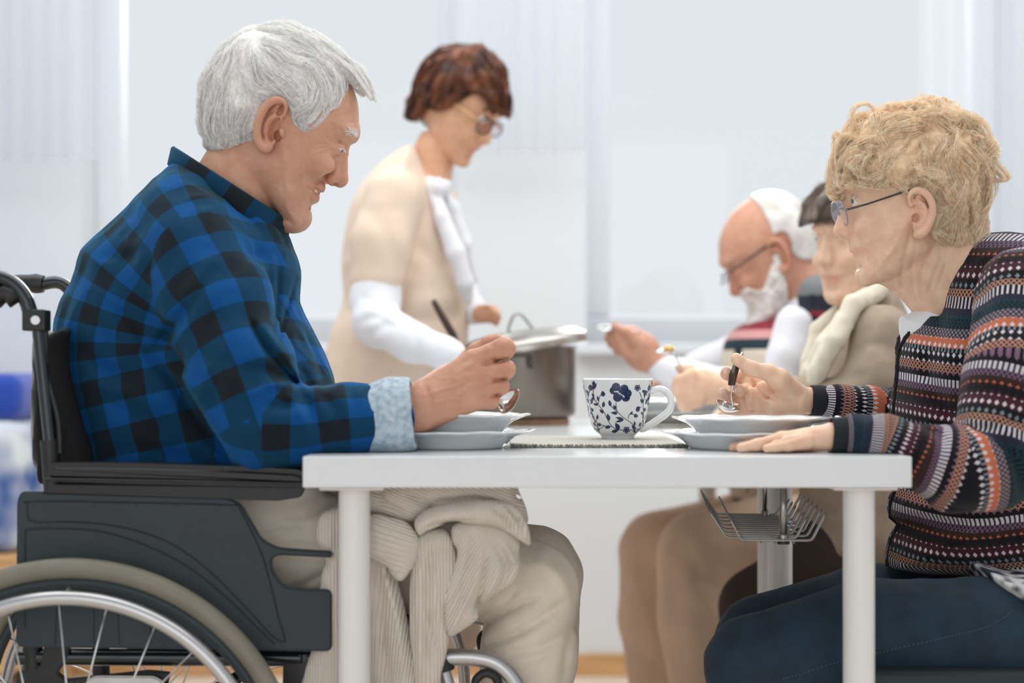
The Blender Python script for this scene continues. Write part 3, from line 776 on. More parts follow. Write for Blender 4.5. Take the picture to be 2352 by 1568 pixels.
# nose
H.cap((789, 336, 0, 11), (784, 410, 0, 15), k=12); H.ell((781, 414, 0), (17, 17, 17), k=8)
H.ell((764, 413, 17), (15, 13, 10), ang=-10, k=6, mir=True); H.cap((775, 360, 10, 12), (768, 400, 16, 12), k=10, mir=True)
H.ell((768, 425, 12), (8, 5, 6), k=3, mode=-1, mir=True)
# mouth
H.ell((735, 432, 0), (13, 11, 34), ang=-38, k=8); H.ell((720, 455, 0), (14, 13, 30), ang=-20, k=8)
_m = [(q[0], q[1], surf_w(H, q[0], q[1], sm, YM), q[2]) for q in ((736, 443, 4.5), (730, 441, 6), (724, 437, 5.5), (718, 432, 4.), (713, 427, 2.6))]
H.chain([(742, 444, 0, 4)]+[NS(*q[:3])+(q[3],) for q in _m], 2, mode=-1, mir=True)
H.ell((704, 481, 0), (7, 5, 22), ang=-30, k=8, mode=-1)
n_ear = len(H.ops)
# ear
we = 118
H.ell(NS(619, 288, we+8), (31, 60, 10), ang=14, yaw=-28, k=5)
smoothchain(H, NSr(H, [(650, 262, we+14, 8), (652, 240, we+20, 8), (636, 229, we+24, 8), (614, 240, we+26, 8.5), (598, 266, we+28, 8.5), (590, 298, we+26, 8), (594, 325, we+20, 8.5), (606, 340, we+14, 10), (618, 337, we+10, 9)]), k=4)
smoothchain(H, NSr(H, [(636, 262, we+20, 4), (618, 274, we+21, 4.5), (609, 300, we+18, 4), (618, 322, we+14, 4)]), k=4)
H.ell(NS(629, 298, we+22), (12, 29, 24), ang=22, k=3, mode=-1); H.ell(NS(636, 312, we+4), (9, 14, 26), k=3, mode=-1)
H.ell(NS(643, 252, we+25), (8, 15, 16), ang=20, k=3, mode=-1)
H.ell(NS(648, 305, we+12), (6, 11, 8), k=5)
H.ell((619, 288, -we-8), (31, 60, 10), ang=14, yaw=28, k=5)
SK = S(YM, margin=60); SK.ops = H.ops[:n_ear]
wr = linefield([([(762, 334), (745, 330), (722, 332)], 2.6, 1.8), ([(760, 338), (740, 340), (716, 345)], 2.6, 1.8), ([(760, 343), (742, 350), (722, 358)], 2.4, 1.8), ([(764, 328), (752, 318), (740, 312)], 1.2, 1.8),
    ([(795, 345), (782, 350), (766, 347), (757, 340)], 2.2, 1.8), ([(798, 330), (782, 326), (764, 329)], 1.8, 2), ([(790, 356), (776, 362), (760, 358)], 1.4, 2.5),
    ([(765, 392), (752, 400), (738, 412), (722, 422), (708, 430)], 6.5, 4), ([(708, 425), (700, 438), (697, 455), (700, 470)], 3, 4), ([(690, 420), (680, 440), (678, 462)], 2.2, 5),
    ([(676, 455), (668, 478), (655, 498)], 3, 5), ([(655, 400), (650, 430), (660, 455)], 1.6, 5), ([(640, 500), (655, 505), (675, 516)], 2.5, 4), ([(560, 380), (590, 430), (630, 470)], 2.5, 6), ([(540, 345), (560, 380), (600, 430)], 2, 6),
    ([(815, 225), (800, 235), (780, 240)], 1.2, 2.5), ([(818, 255), (800, 262), (776, 264)], 1.3, 2.5), ([(820, 280), (803, 283), (785, 280)], 1.2, 2.5), ([(530, 335), (520, 350), (508, 356)], 2, 4), ([(700, 300), (720, 285), (745, 275)], -2, 12)], 1.)
def dispface(P, D):
    q = np.clip(np.abs(P[:, 2])/25, 0, 1); k = 1-P[:, 2]*sm/YM
    return D+wr(CX+(P[:, 0]-CX)/k, CY+(P[:, 1]-CY)/k)*q+.5*noise3(P[:, 0]/9, P[:, 1]/9, P[:, 2]/9)
H.disp.append(dispface)
M['skin_man'] = skinmat('skin_ruddy', (208, 160, 134))
def tint_man(P):
    t = np.ones((len(P), 3), f4)
    red = near(P, (*NS(618, 285, we)[:2], we), (40, 70, 40))*.9+near(P, (785, 410, 0), (26, 30, 30))*.6+near(P, NS(738, 382, 66), (45, 35, 40))*.45
    t *= 1-np.clip(red, 0, 1)[:, None]*np.array([.06, .24, .24], f4)
    lip = near(P, (734, 442, 0), (22, 9, 40))+near(P, (723, 455, 0), (16, 8, 34)); t *= 1-np.clip(lip, 0, 1)[:, None]*np.array([.1, .27, .25], f4)
    t *= 1-near(P, (660, 490, 60), (60, 40, 60))[:, None]*np.array([.04, .05, .02], f4)
    return t
man = empty('person', W(480, 1150, YM), 'white-haired man in blue and black plaid shirt, seated in the wheelchair', 'person')
_h_ = nets(H.eval, (380, 50, -150), (850, 620, 170), 2.35)
hp = [(relax(_h_[0], _h_[1], 1), _h_[1])]

# near hand, closed round the spoon, and its forearm
YH = 2.17
G = S(YM, margin=40)
def g(u, v, Y, r): return G.pp((u, v, Y, r))
def chainY(S_, pts, k=6, mode=1): return S_.chain(pts, k, mode, Y=True)
chainY(G, [(780, 975, 2.17, 58), (900, 955, 2.17, 52), (955, 940, 2.172, 48), (995, 922, 2.175, 46)], 20)
for a, b in (((985, 900, 2.176, 32), (1088, 828, 2.172, 26)), ((985, 920, 2.170, 34), (1096, 862, 2.165, 25)), ((980, 935, 2.168, 32), (1090, 896, 2.165, 23)), ((975, 950, 2.170, 30), (1075, 926, 2.170, 23))):
    chainY(G, [a, b], 26)
G.ell((1030, 895, 2.19), (60, 52, 26), ang=-30, k=20, Y=True)
fing = [[(1088, 828, 2.172, 24), (1158, 800, 2.166, 25), (1160, 806, 2.190, 20), (1128, 822, 2.210, 17), (1112, 815, 2.216, 14)],
        [(1096, 862, 2.165, 22), (1162, 848, 2.163, 21.5), (1160, 856, 2.188, 17), (1125, 862, 2.208, 15), (1100, 860, 2.212, 14)],
        [(1090, 896, 2.165, 20), (1150, 887, 2.165, 19.5), (1148, 893, 2.188, 15), (1115, 896, 2.205, 14), (1095, 893, 2.206, 13)],
        [(1075, 926, 2.170, 19), (1128, 919, 2.172, 19), (1130, 922, 2.190, 15), (1105, 922, 2.204, 13), (1088, 918, 2.205, 12)]]
for f_ in fing: chainY(G, f_, 7)
chainY(G, [(1000, 905, 2.205, 26), (1050, 850, 2.215, 23), (1095, 806, 2.212, 19), (1124, 787, 2.206, 16), (1142, 779, 2.202, 12)], 10)
veins = linefield([([(985, 905), (1020, 893), (1050, 885), (1075, 872)], -3.04, 3), ([(1000, 925), (1035, 917), (1062, 915), (1068, 890), (1085, 884)], -3.42, 3), ([(1010, 935), (1050, 932), (1080, 925)], -2.66, 3), ([(1030, 870), (1060, 850), (1090, 830)], -3.8, 6),
    ([(1020, 885), (1060, 868), (1095, 858)], -3.8, 6), ([(1020, 915), (1060, 903), (1088, 893)], -3.04, 6), ([(1130, 826), (1150, 829), (1166, 824)], 6.25, 3.2), ([(1132, 874), (1150, 873), (1166, 868)], 6.25, 3), ([(1125, 911), (1140, 907), (1152, 902)], 5, 3),
    ([(1105, 850), (1125, 828), (1140, 826)], 2.5, 5), ([(975, 880), (990, 930), (985, 965)], 3.125, 5), ([(1128, 800), (1122, 788)], 1.25, 2), ([(1132, 798), (1130, 786)], 1.25, 2), ([(1140, 840), (1137, 860)], 1.25, 2)], 1.)
def dh(P, D):
    k = 1-P[:, 2]*sm/YM
    return D+veins(CX+(P[:, 0]-CX)/k, CY+(P[:, 1]-CY)/k)*np.clip((P[:, 2]-230)/20, 0, 1)+.5*noise3(P[:, 0]/7, P[:, 1]/7, P[:, 2]/7)
G.disp.append(dh)
def carve_table(Y0, m=0):
    q = Y0/F; uL, uR = CX+TX0/q-m, CX+TX1/q+m; vt, vb = CY+(CZ-ZT)/q-m, CY+(CZ-ZT+TH)/q+m; wn = (Y0-YN)/q+m; wf = (Y0-YN-1.73)/q-m
    def fn(P, D): return np.maximum(D, np.minimum.reduce([P[:, 0]-uL, uR-P[:, 0], P[:, 1]-vt, vb-P[:, 1], wn-P[:, 2], P[:, 2]-wf]))
    return fn
G.disp.append(carve_table(YM, 1.5))
lo = G.pp((900, 720, 2.26))[:2]+(130,); 
vq = nets(G.eval, (885, 745, 130), (1200, 1050, 340), 2.1); hp.append((relax(vq[0], vq[1], 1), vq[1]))
# the body under the clothes
Bd = S(YM, margin=60)
Bd.infl([(430, 400), (300, 520), (220, 700), (215, 900), (260, 1120), (420, 1240), (620, 1230), (690, 1100), (690, 900), (640, 700), (600, 560), (540, 470)], 0, 190, 215, k=10)
Bd.chain([(540, 360, 0, 85), (470, 470, 0, 95)], k=30)
for Yq in (2.17, 2.47): chainY(Bd, [(480, 600, Yq+.02*(1 if Yq < 2.3 else -1), 78), (610, 1000, Yq-.03*(1 if Yq < 2.3 else -1), 62), (900, 955, Yq, 46)], 20)
GF = S(YM, 50); handshape(GF, 960, 985, 2.50, 1, 30); GF.chain([(860, 960, 2.475, 44), (930, 975, 2.49, 34)], 10, Y=True); GF.disp.append(carve_table(YM, 1))
vq = nets(GF.eval, (780, 880, -420), (1160, 1070, -120), 3.5); hp.append((relax(vq[0], vq[1], 1), vq[1]))
for Yq in (2.25, 2.43): chainY(Bd, [(480, 1210, Yq, 85), (1240, 1335, Yq, 66), (1190, 1880, Yq, 45), (1190, 2180, Yq, 32), (1330, 2260, Yq, 25)], 20)
Bd.disp.append(carve_table(YM, 4))
vq = nets(Bd.eval, (150, 380, -400), (1500, 2320, 440), 24.); hp.append((relax(vq[0], vq[1], 1), vq[1]))
def tint_all(P):
    t = tint_man(P); h_ = near(P, (*g(1155, 850, 2.16, 0)[:2], 290), (35, 110, 60))*.8; h2 = np.clip((P[:, 0]-940)/30, 0, 1)*(P[:, 1] > 700); return t*(1-h_[:, None]*np.array([.04, .14, .14], f4))*(1-h2[:, None]*np.array([.06, .1, .11], f4))
meshob('body', FM, hp, M['skin_man'], man, tint=tint_all)
# teeth, eyelashes, nail
M['teeth'] = mat('teeth', (228, 220, 205), .3); M['eye'] = mat('eye_white', (225, 222, 216), .15, coat=.5); M['dark'] = mat('dark_brown', (50, 35, 30), .6)
M['nail'] = mat('nail', (226, 186, 168), .25, coat=.3)

# ---- hair
HR = S(YM, margin=60); hairpoly = [(792, 165), (822, 172), (845, 205), (866, 240), (850, 238), (832, 222), (812, 205), (793, 180), (790, 196), (776, 228), (752, 246), (737, 262), (722, 282), (706, 287), (690, 276), (672, 248), (652, 226), (620, 226), (600, 245),
            (588, 280), (576, 306), (545, 318), (505, 330), (462, 318), (440, 290), (440, 200), (470, 100), (560, 30), (680, 30), (780, 80), (860, 150), (830, 160)]
hairpoly = [(815, 150), (795, 172), (790, 200), (776, 230), (750, 246), (737, 262), (722, 282), (706, 288), (690, 276), (672, 246), (650, 226), (622, 228), (602, 246), (590, 282), (578, 306), (545, 318), (505, 330), (462, 322), (430, 290), (430, 200), (460, 90), (560, 20), (700, 20), (800, 70)]
hf = polyfield(hairpoly, 2., 60, 2, 3)
def hairfn(P):
    k = 1-P[:, 2]*sm/YM; k = np.where(P[:, 2] > 0, k, 1)
    u = CX+(P[:, 0]-CX)/k; v = CY+(P[:, 1]-CY)/k
    hh = hf(u, v); d = SK.eval(P, False)-(3+10*np.clip(hh/34, 0, 1)+4*noise3(P[:, 0]/26+P[:, 1]/60, P[:, 1]/26-P[:, 0]/70, P[:, 2]/26)*np.clip(hh/30, .2, 1)); e = -hh-2
    h_ = np.maximum(12-np.abs(d-e), 0)/12
    return np.maximum(d, e)+h_*h_*3
HR.add(hairfn, (620, 200, 0), 300, 1, 1)
HR.chain([(770, 150, 0, 22), (812, 172, 8, 16), (836, 198, 12, 10), (850, 222, 14, 4)], k=14); HR.chain([(760, 140, 40, 18), (806, 172, 44, 13), (826, 200, 42, 5)], k=14); HR.chain([(760, 140, -40, 18), (806, 172, -44, 13), (826, 200, -42, 5)], k=14)
M['hair_white'] = hairmat('hair_white', (236, 233, 229), (255, 255, 255), 200)
hair = sdfob('hair', HR, FM, (420, 30, -160), (880, 345, 175), 3.8, M['hair_white'], man, it=2)
rng = np.random.default_rng(5)
fl = flow_from([(640, 80, .9, .2), (560, 80, -.6, .5), (600, 100, .3, .6), (500, 130, -.5, 1), (700, 100, 1, .35), (770, 130, 1, .7), (820, 180, .7, 1), (560, 140, .2, 1), (640, 140, .9, .5), (700, 160, 1, .35), (750, 190, .6, 1), (600, 190, .5, 1), (540, 200, -.1, 1), (490, 220, -.15, 1), (660, 200, .9, .6),
                (720, 215, .6, .9), (760, 220, -.2, 1), (700, 250, .7, .8), (715, 275, -.6, .6), (620, 225, .6, .3), (560, 250, 0, 1), (500, 280, -.25, 1), (530, 300, .1, 1), (575, 280, -.3, 1), (470, 300, -.5, 1)])
def scalp(n, Sx, box_, cond, rg):
    lo, hi = np.array(box_[0], f4), np.array(box_[1], f4); out = []; c = 0
    while c < n:
        P = (lo+(hi-lo)*rg.random((n*3, 3))).astype(f4); d = Sx.eval(P); P = P[np.abs(d) < 14]; P = P-Sx.grad(P, 2.)*Sx.eval(P)[:, None]
        P = P[cond(P)]; out.append(P); c += len(P)
    return np.concatenate(out)[:n]
hfv = lambda P: hf(CX+(P[:, 0]-CX)/(1-P[:, 2]*sm/YM), CY+(P[:, 1]-CY)/(1-P[:, 2]*sm/YM))
def hair_grow(Sx, n, box_, cond, fl, k, step, lift0, lift1, clump, curl, rg, ncl=500, curlf=2.2, spread=.12):
    R0 = scalp(n, Sx, box_, cond, rg); CL = R0[rg.integers(0, n, ncl)]
    idx = np.concatenate([np.argmin(((R0[a:a+800, None]-CL[None])**2).sum(2), 1) for a in range(0, n, 800)])
    ca = rg.normal(0, 1, (ncl, 3)).astype(f4); sa = rg.normal(0, 1, (n, 3)).astype(f4); ph = rg.uniform(0, 6.28, ncl)[idx]; fr_ = (curlf*rg.uniform(.7, 1.3, ncl))[idx]; amp = rg.uniform(.4, 1.2, ncl)[idx]; lc = rg.uniform(.2, 1, ncl)[idx]
    R0 = R0+(CL[idx]-R0)*clump*.3
    def flow(P, t): f = fl(P); f = f+ca[idx]*spread+sa*.05; return f+(CL[idx]+0-R0)*0
    def lift(t): return lift0+(lift1*lc*np.sin(min(1, t*1.3)*PI*.5)+.6*rg.random(n))
    def wig(t, g_):
        a = ph+fr_*t*6.28; b = np.cross(g_, flow(R0, t)); b /= np.linalg.norm(b, axis=1, keepdims=True)+1e-6; e = (curl*amp*min(1, t*2.5))
        return (b*np.sin(a)[:, None]+g_*(np.cos(a)-np.cos(ph))[:, None]*.8)*e[:, None]
    st = step*rg.uniform(.6, 1.15, n)
    return grow(Sx, R0, flow, k, st.astype(f4), lift, wig if curl else None)
pts = hair_grow(HR, 1500, ((430, 40, -140), (860, 330, 160)), lambda P: (hfv(P) > -4) & (P[:, 2] > -110), fl, 13, 8.5, 1, 9, .5, 3.5, rng, 260, .9, .2)
strands('hair_strands', FM, children(pts, 10, 3.2, 1.2, rng), .00014, M['hair_white'], hair)
pts = hair_grow(HR, 160, ((740, 120, -60), (850, 230, 70)), lambda P: P[:, 0] > 765, flow_from([(800, 160, .8, .6), (840, 210, .8, .9)]), 9, 7.5, 1, 6, .5, 2, rng, 30, 1, .12)
strands('forelock', FM, children(pts, 8, 3, 1.5, rng), .00013, M['hair_white'], hair)
def locks(specs, n, rad, Fr, m, parent, rg, name='loose_curl', thick=6):
    allp = []
    for w0, L_ in specs:
        P = spline([(x, y, w0) for x, y in L_], 5); k = 16; ii = np.linspace(0, len(P)-1, k); P = np.stack([np.interp(ii, range(len(P)), P[:, j]) for j in range(3)], 1)
        off = rg.normal(0, 1, (n, 3)); t = np.linspace(0, 1, k); ph = rg.uniform(0, 6.28, (n, 1))
        allp.append(P[None]+off[:, None]*thick*(1-.6*t**1.5)[None, :, None]*np.array([.5, .5, 1.6])+np.stack([np.sin(ph+t*5), np.cos(ph+t*5), np.sin(ph*2+t*4)], -1)*1.3)
    strands(name, Fr, np.concatenate(allp).astype(f4), rad, m, parent)
locks([(0, [(478, 230), (464, 270), (458, 300), (468, 318)]), (40, [(490, 230), (470, 262), (462, 290), (476, 312), (480, 300)]), (70, [(510, 240), (488, 275), (486, 310), (498, 332)]), (90, [(540, 240), (520, 280), (508, 310), (516, 330)]), (100, [(560, 235), (545, 280), (535, 312), (545, 322)]),
       (-30, [(490, 220), (466, 260), (457, 288), (460, 305)]), (60, [(500, 190), (476, 220), (466, 250), (474, 270)]), (110, [(590, 200), (575, 240), (565, 280), (560, 305)]), (118, [(650, 200), (672, 240), (700, 262), (716, 282), (706, 290)]), (116, [(680, 190), (720, 210), (742, 235), (732, 262), (716, 270)]), (90, [(730, 150), (770, 172), (784, 205), (772, 235), (752, 246)]),
       (110, [(700, 220), (690, 250), (702, 276), (722, 276)]), (60, [(760, 130), (800, 160), (828, 190), (852, 225), (858, 236)]), (20, [(760, 120), (815, 150), (845, 185), (862, 225), (866, 238)]), (40, [(780, 140), (820, 165), (848, 205), (850, 228)])], 60, .00013, FM, M['hair_white'], hair, rng, 'hair_locks', 6)
M['iris'] = mat('iris', (86, 104, 110), .1, coat=.6)
def eyeball(frm, fr, c, r, parent, look=(-1, .25, .1)):
    s_ = frm/F; C_ = Vector(fr(np.array([c]))[0]); bm = bmesh.new(); bmesh.ops.create_uvsphere(bm, u_segments=24, v_segments=16, radius=r*s_); bmesh.ops.translate(bm, vec=C_, verts=bm.verts); e = obj('eye', bm, M['eye'], parent, smooth=True)
    d = Vector((look[0], -look[2], -look[1])).normalized(); bm = bmesh.new(); bmesh.ops.create_uvsphere(bm, u_segments=20, v_segments=12, radius=r*s_*.52); bmesh.ops.translate(bm, vec=C_+d*r*s_*.55, verts=bm.verts); obj('iris', bm, M['iris'], e, smooth=True)
eyeball(YM, FM, NS(774, 341, 47), 15.5, man, (1, .6, .3)); eyeball(YM, FM, (774, 341, -47), 15.5, man, (1, .6, -.3))
lash = np.stack([np.linspace((*NS(790+2, 345, 48)[:2], 48), (801, 357, 50), 8)+np.array([abs(q)*-.5, -abs(q)*.3, q]) for q in np.linspace(-8, 16, 11)]).astype(f4)
strands('eyelashes', FM, children(lash, 2, .5, 1.5, rng), .00012, M['hair_white'], man)
# front teeth of the smile
bm = bmesh.new()
for k in range(-3, 4):
    a = Vector(FM(np.array([(731-abs(k)*1.8, 439, k*7.)]))[0]); box(bm, a-Vector((.0022, .0021, .0030)), a+Vector((.0022, .0021, .0030)), .001)
te = obj('teeth', bm, M['teeth'], man)
# eyebrow
rb = scalp(90, H, ((792, 285, 20), (835, 325, 75)), lambda P: (np.abs(P[:, 1]-308-.12*(800-P[:, 0])) < 8), rng)
pts = grow(H, rb, flow_from([(800, 300, .7, .35, .2)]), 6, 3.2, lambda t: .5+5*t*rng.random(len(rb)))
strands('eyebrow', FM, pts, .00018, M['hair_white'], man)
# ---- plaid shirt
def plaidmat(name, dark, mid, bright):
    m = bpy.data.materials.new(name); m.use_nodes = True; N = m.node_tree.nodes; L = m.node_tree.links; b = N['Principled BSDF']
    uv = N.new('ShaderNodeUVMap'); uv.uv_map = 'cloth'; sp = N.new('ShaderNodeSeparateXYZ'); L.new(uv.outputs[0], sp.inputs[0]); outs = []
    def mth(op, a, b_=None, v=None):
        n = N.new('ShaderNodeMath'); n.operation = op; L.new(a, n.inputs[0])
        if b_ is not None: L.new(b_, n.inputs[1])
        elif v is not None: n.inputs[1].default_value = v
        return n.outputs[0]
    for k in (0, 1):
        tri = mth('PINGPONG', sp.outputs[k], v=.5); r = N.new('ShaderNodeMapRange'); r.inputs[1].default_value = .243; r.inputs[2].default_value = .257; L.new(tri, r.inputs[0]); outs.append(r.outputs[0])
    s_ = mth('ADD', outs[0], outs[1]); s_ = mth('MULTIPLY', s_, v=.5); cr = N.new('ShaderNodeValToRGB')
    e = cr.color_ramp.elements; e[0].color = lin(dark); e[1].color = lin(bright); q = e.new(.5); q.color = lin(mid)
    L.new(s_, cr.inputs[0]); L.new(cr.outputs[0], b.inputs['Base Color'])
    b.inputs['Roughness'].default_value = .9; b.inputs['Sheen Weight'].default_value = .25; b.inputs['Sheen Roughness'].default_value = .5; b.inputs['Specular IOR Level'].default_value = .2; b.inputs['Sheen Tint'].default_value = lin((90, 180, 220))
    w = N.new('ShaderNodeTexWave'); w.inputs['Scale'].default_value = 12; w.bands_direction = 'DIAGONAL'; L.new(uv.outputs[0], w.inputs['Vector'])
    nz = N.new('ShaderNodeTexNoise'); nz.inputs['Scale'].default_value = 900; tc = N.new('ShaderNodeTexCoord'); L.new(tc.outputs['Object'], nz.inputs['Vector'])
    a = nz.outputs[0]; bp = N.new('ShaderNodeBump'); bp.inputs['Strength'].default_value = .25; bp.inputs['Distance'].default_value = .0008; L.new(a, bp.inputs['Height']); L.new(bp.outputs[0], b.inputs['Normal'])
    return m
M['plaid'] = plaidmat('blue_plaid_flannel', (24, 28, 34), (6, 54, 84), (5, 70, 130))
SH = S(YM, margin=60)
torso = [(405, 378), (335, 440), (278, 498), (222, 548), (194, 580), (180, 630), (156, 675), (136, 735), (133, 800), (145, 875), (163, 960), (183, 1040), (205, 1120), (300, 1190), (560, 1200), (700, 1170), (752, 1090), (768, 1010), (771, 940), (766, 875), (748, 820), (718, 760),
         (688, 695), (688, 620), (672, 570), (648, 520), (560, 440), (480, 390)]
SH.infl(torso, 0, 215, 250, k=1)
arm = [(440, 590, 2.215, 128), (500, 700, 2.185, 122), (560, 850, 2.15, 113), (606, 975, 2.135, 106), (700, 978, 2.14, 84), (790, 965, 2.145, 78), (880, 957, 2.155, 76)]
SH.chain(arm, 34, Y=True)
SH.chain([(q[0], q[1], 4.66-q[2], q[3]) for q in arm], 34, Y=True)
SH.ell((455, 525, 150), (95, 72, 85), ang=35, k=50); SH.ell((455, 525, -150), (95, 72, 85), ang=35, k=50)
SH.cap((585, 372, 0, 76), (470, 540, 0, 84), k=3, mode=-1)       # room for the neck
folds = linefield([([(345, 815), (400, 880), (445, 960), (520, 1045)], 25.6, 9.35), ([(350, 810), (400, 745), (440, 700)], 19.2, 10.2), ([(340, 800), (310, 750), (262, 715)], 12.8, 10.2), ([(372, 830), (450, 900), (500, 990)], -14.4, 11.9),
    ([(440, 700), (480, 640), (500, 610)], 8, 11.9), ([(575, 738), (610, 800), (655, 850), (690, 893)], 22.4, 5.95), ([(595, 735), (640, 800), (690, 860)], -12.8, 7.65), ([(560, 850), (620, 850), (685, 895)], 16, 10.2), ([(580, 900), (640, 880), (700, 900)], -11.2, 8.5),
    ([(690, 898), (715, 935), (735, 990)], 14.4, 7.65), ([(660, 905), (690, 950), (700, 1000)], -9.6, 7.65), ([(735, 905), (770, 940), (780, 980)], 9.6, 8.5), ([(600, 930), (660, 930), (700, 925)], 12.8, 10.2), ([(540, 900), (580, 960), (600, 1030)], 8, 13.6),
    ([(800, 893), (815, 930), (812, 975)], 6.4, 7.65), ([(845, 893), (850, 930), (840, 980)], 6.4, 7.65), ([(500, 800), (540, 880), (560, 960)], -8, 18.7), ([(430, 820), (520, 830), (600, 900)], 6.4, 15.3),
    ([(205, 700), (250, 800), (262, 900)], 8, 15.3), ([(160, 780), (240, 850), (330, 850)], 8, 11.9), ([(225, 900), (330, 960), (430, 1040)], 8, 15.3), ([(180, 880), (300, 905), (400, 930)], -6.4, 13.6), ([(250, 1030), (340, 1035), (470, 1060)], 8, 10.2),
    ([(300, 480), (345, 560), (350, 640)], 6.4, 13.6), ([(400, 430), (460, 520), (480, 600)], 6.4, 15.3), ([(230, 600), (290, 590), (350, 560)], 6.4, 11.9), ([(470, 420), (540, 470), (620, 560)], 9.6, 8.5), ([(520, 640), (570, 590), (640, 590)], 6.4, 11.9), ([(480, 660), (520, 720), (530, 800)], -4.8, 17),
    ([(688, 620), (650, 740), (635, 812)], 11.2, 3.4), ([(640, 590), (636, 700), (620, 800)], 8, 5.1), ([(640, 815), (690, 850), (716, 900)], 8, 6.8), ([(700, 760), (730, 830), (745, 890)], 6.4, 6.8)], 2.)
def dcloth(fld, amp=3., sc=55, wlim=20):
    def fn(P, D):
        k = 1-P[:, 2]*sm/YM; n = noise3(P[:, 0]/sc+P[:, 1]/(sc*2.4), P[:, 1]/sc-P[:, 0]/(sc*3), P[:, 2]/sc)
        return D+fld(CX+(P[:, 0]-CX)/k, CY+(P[:, 1]-CY)/k)*np.clip((P[:, 2]-wlim)/40, 0, 1)+amp*(np.abs(n)-.3)*2
    return fn
SH.disp += [dcloth(folds), carve_table(YM, .8)]
armL = [SH.pp(q) for q in arm]
per = 114.
def axmap(pts, per, off=0, uvoff=(0, 0)):
    A = np.array([p[:3] for p in pts], f4); seg = np.linalg.norm(A[1:]-A[:-1], axis=1); cum = np.concatenate([[0], np.cumsum(seg)])
    def fn(P):
        best = np.full(len(P), 1e9, f4); T = np.zeros(len(P), f4); N_ = np.zeros(len(P), f4)
        for i in range(len(A)-1):
            d = (A[i+1]-A[i])/seg[i]; q = P-A[i]; t = q@d; tc = np.clip(t, 0 if i else -400, seg[i] if i < len(A)-2 else 1e4); r = q-tc[:, None]*d; D = (r**2).sum(1)
            side = np.cross(d, np.array([0, 0, 1], f4)); side /= np.linalg.norm(side); up = np.cross(side, d)
            rr = np.sqrt(D); ang = np.arctan2(r@side, r@up); m = D < best
            best = np.where(m, D, best); T = np.where(m, cum[i]+tc, T); N_ = np.where(m, ang*100, N_)
        return np.stack([T/per+uvoff[0], N_/per+uvoff[1]], 1)
    return fn
spine = spline([(640, 250), (405, 378), (278, 498), (194, 600), (148, 720), (140, 830), (165, 960), (190, 1070), (210, 1200)], 6)
def torsomap(P):
    best = np.full(len(P), 1e9, f4); T = np.zeros(len(P), f4); N_ = np.zeros(len(P), f4); c = 0
    for a, b in zip(spine[:-1], spine[1:]):
        d = b-a; L_ = float(np.hypot(*d)); d = d/L_; q = P[:, :2]-a; t = np.clip(q@d, 0, L_); r = q-t[:, None]*d; D = (r**2).sum(1)
        m = D < best; best = np.where(m, D, best); T = np.where(m, c+t, T); N_ = np.where(m, np.sqrt(D), N_); c += L_
    k = np.clip(1-(P[:, 1]-500)/500, 0, 1)
    return np.stack([T/per*1.0, (N_*1.05+np.abs(P[:, 2])*.35)/per+.3], 1)
armS = S(YM, 400); armS.chain([(480, 640, 2.20, 118)]+arm[1:], 10, Y=True)
tor2 = S(YM, 400); tor2.infl(torso, 0, 215, 250, k=1)
def sreg(c): return (armS.eval(c)+6 < tor2.eval(c)).astype(int)
shirt = sdfob('shirt', SH, FM, (110, 350, -480), (960, 1210, 490), 4.9, M['plaid'], man, it=2, uv=lambda c: (sreg(c), [torsomap, axmap(armL, per, uvoff=(0, .2))]))

def ring_strip(name, fr, path, prof, m, parent, uvs=1/104., closed=False, capit=True):
    """path: (centre, radial direction) per step; prof(i): list of (outward, down vector multiplier)"""
    V = []; n = len(path); k = len(prof(0))
    for i, (c, rad, dn) in enumerate(path):
        for o_, d_ in prof(i): V.append(np.array(c)+np.array(rad)*o_+np.array(dn)*d_)
    V = np.array(V, f4); Q = []
    for i in range(n if closed else n-1):
        for j in range(k): a = i*k+j; b = i*k+(j+1) % k; c2 = ((i+1) % n)*k; Q.append((a, b, c2+(j+1) % k, c2+j))
    Q = np.array(Q)
    return V, Q
# collar: a folded band round the neck
cpath = []; Nφ = 60
for i in range(Nφ+1):
    ph = .30+(2*PI-.60)*i/Nφ; d = np.array([.84, .54, 0]); c = np.array([530, 421, 0])+d*149*math.cos(ph)+np.array([0, 0, 1])*117*math.sin(ph)
    rad = np.array([.84*math.cos(ph)*1.0, .54*math.cos(ph), 1.2*math.sin(ph)]); rad /= np.linalg.norm(rad); cpath.append((c, rad, np.array([-.08, 1, 0])))
def cprof(i):
    f_ = abs(i/Nφ-.5)*2; fall = 47+32*f_**2; return [(-5, 60), (-4, 8), (0, 0), (5, -1), (11, 6), (17+4*f_, fall), (14+4*f_, fall+1.5), (6, 12), (2, 10), (-1, 60)]
CV, CQ = ring_strip('collar', FM, cpath, cprof, None, None)
meshob('collar', FM, [(CV, CQ)], M['plaid'], shirt, uv=lambda c: (np.zeros(len(c), int), [lambda P: np.stack([(P[:, 0]*.84+P[:, 1]*.54)/per+.6, (P[:, 1]*.84-P[:, 0]*.54)/per+.25], 1)]))
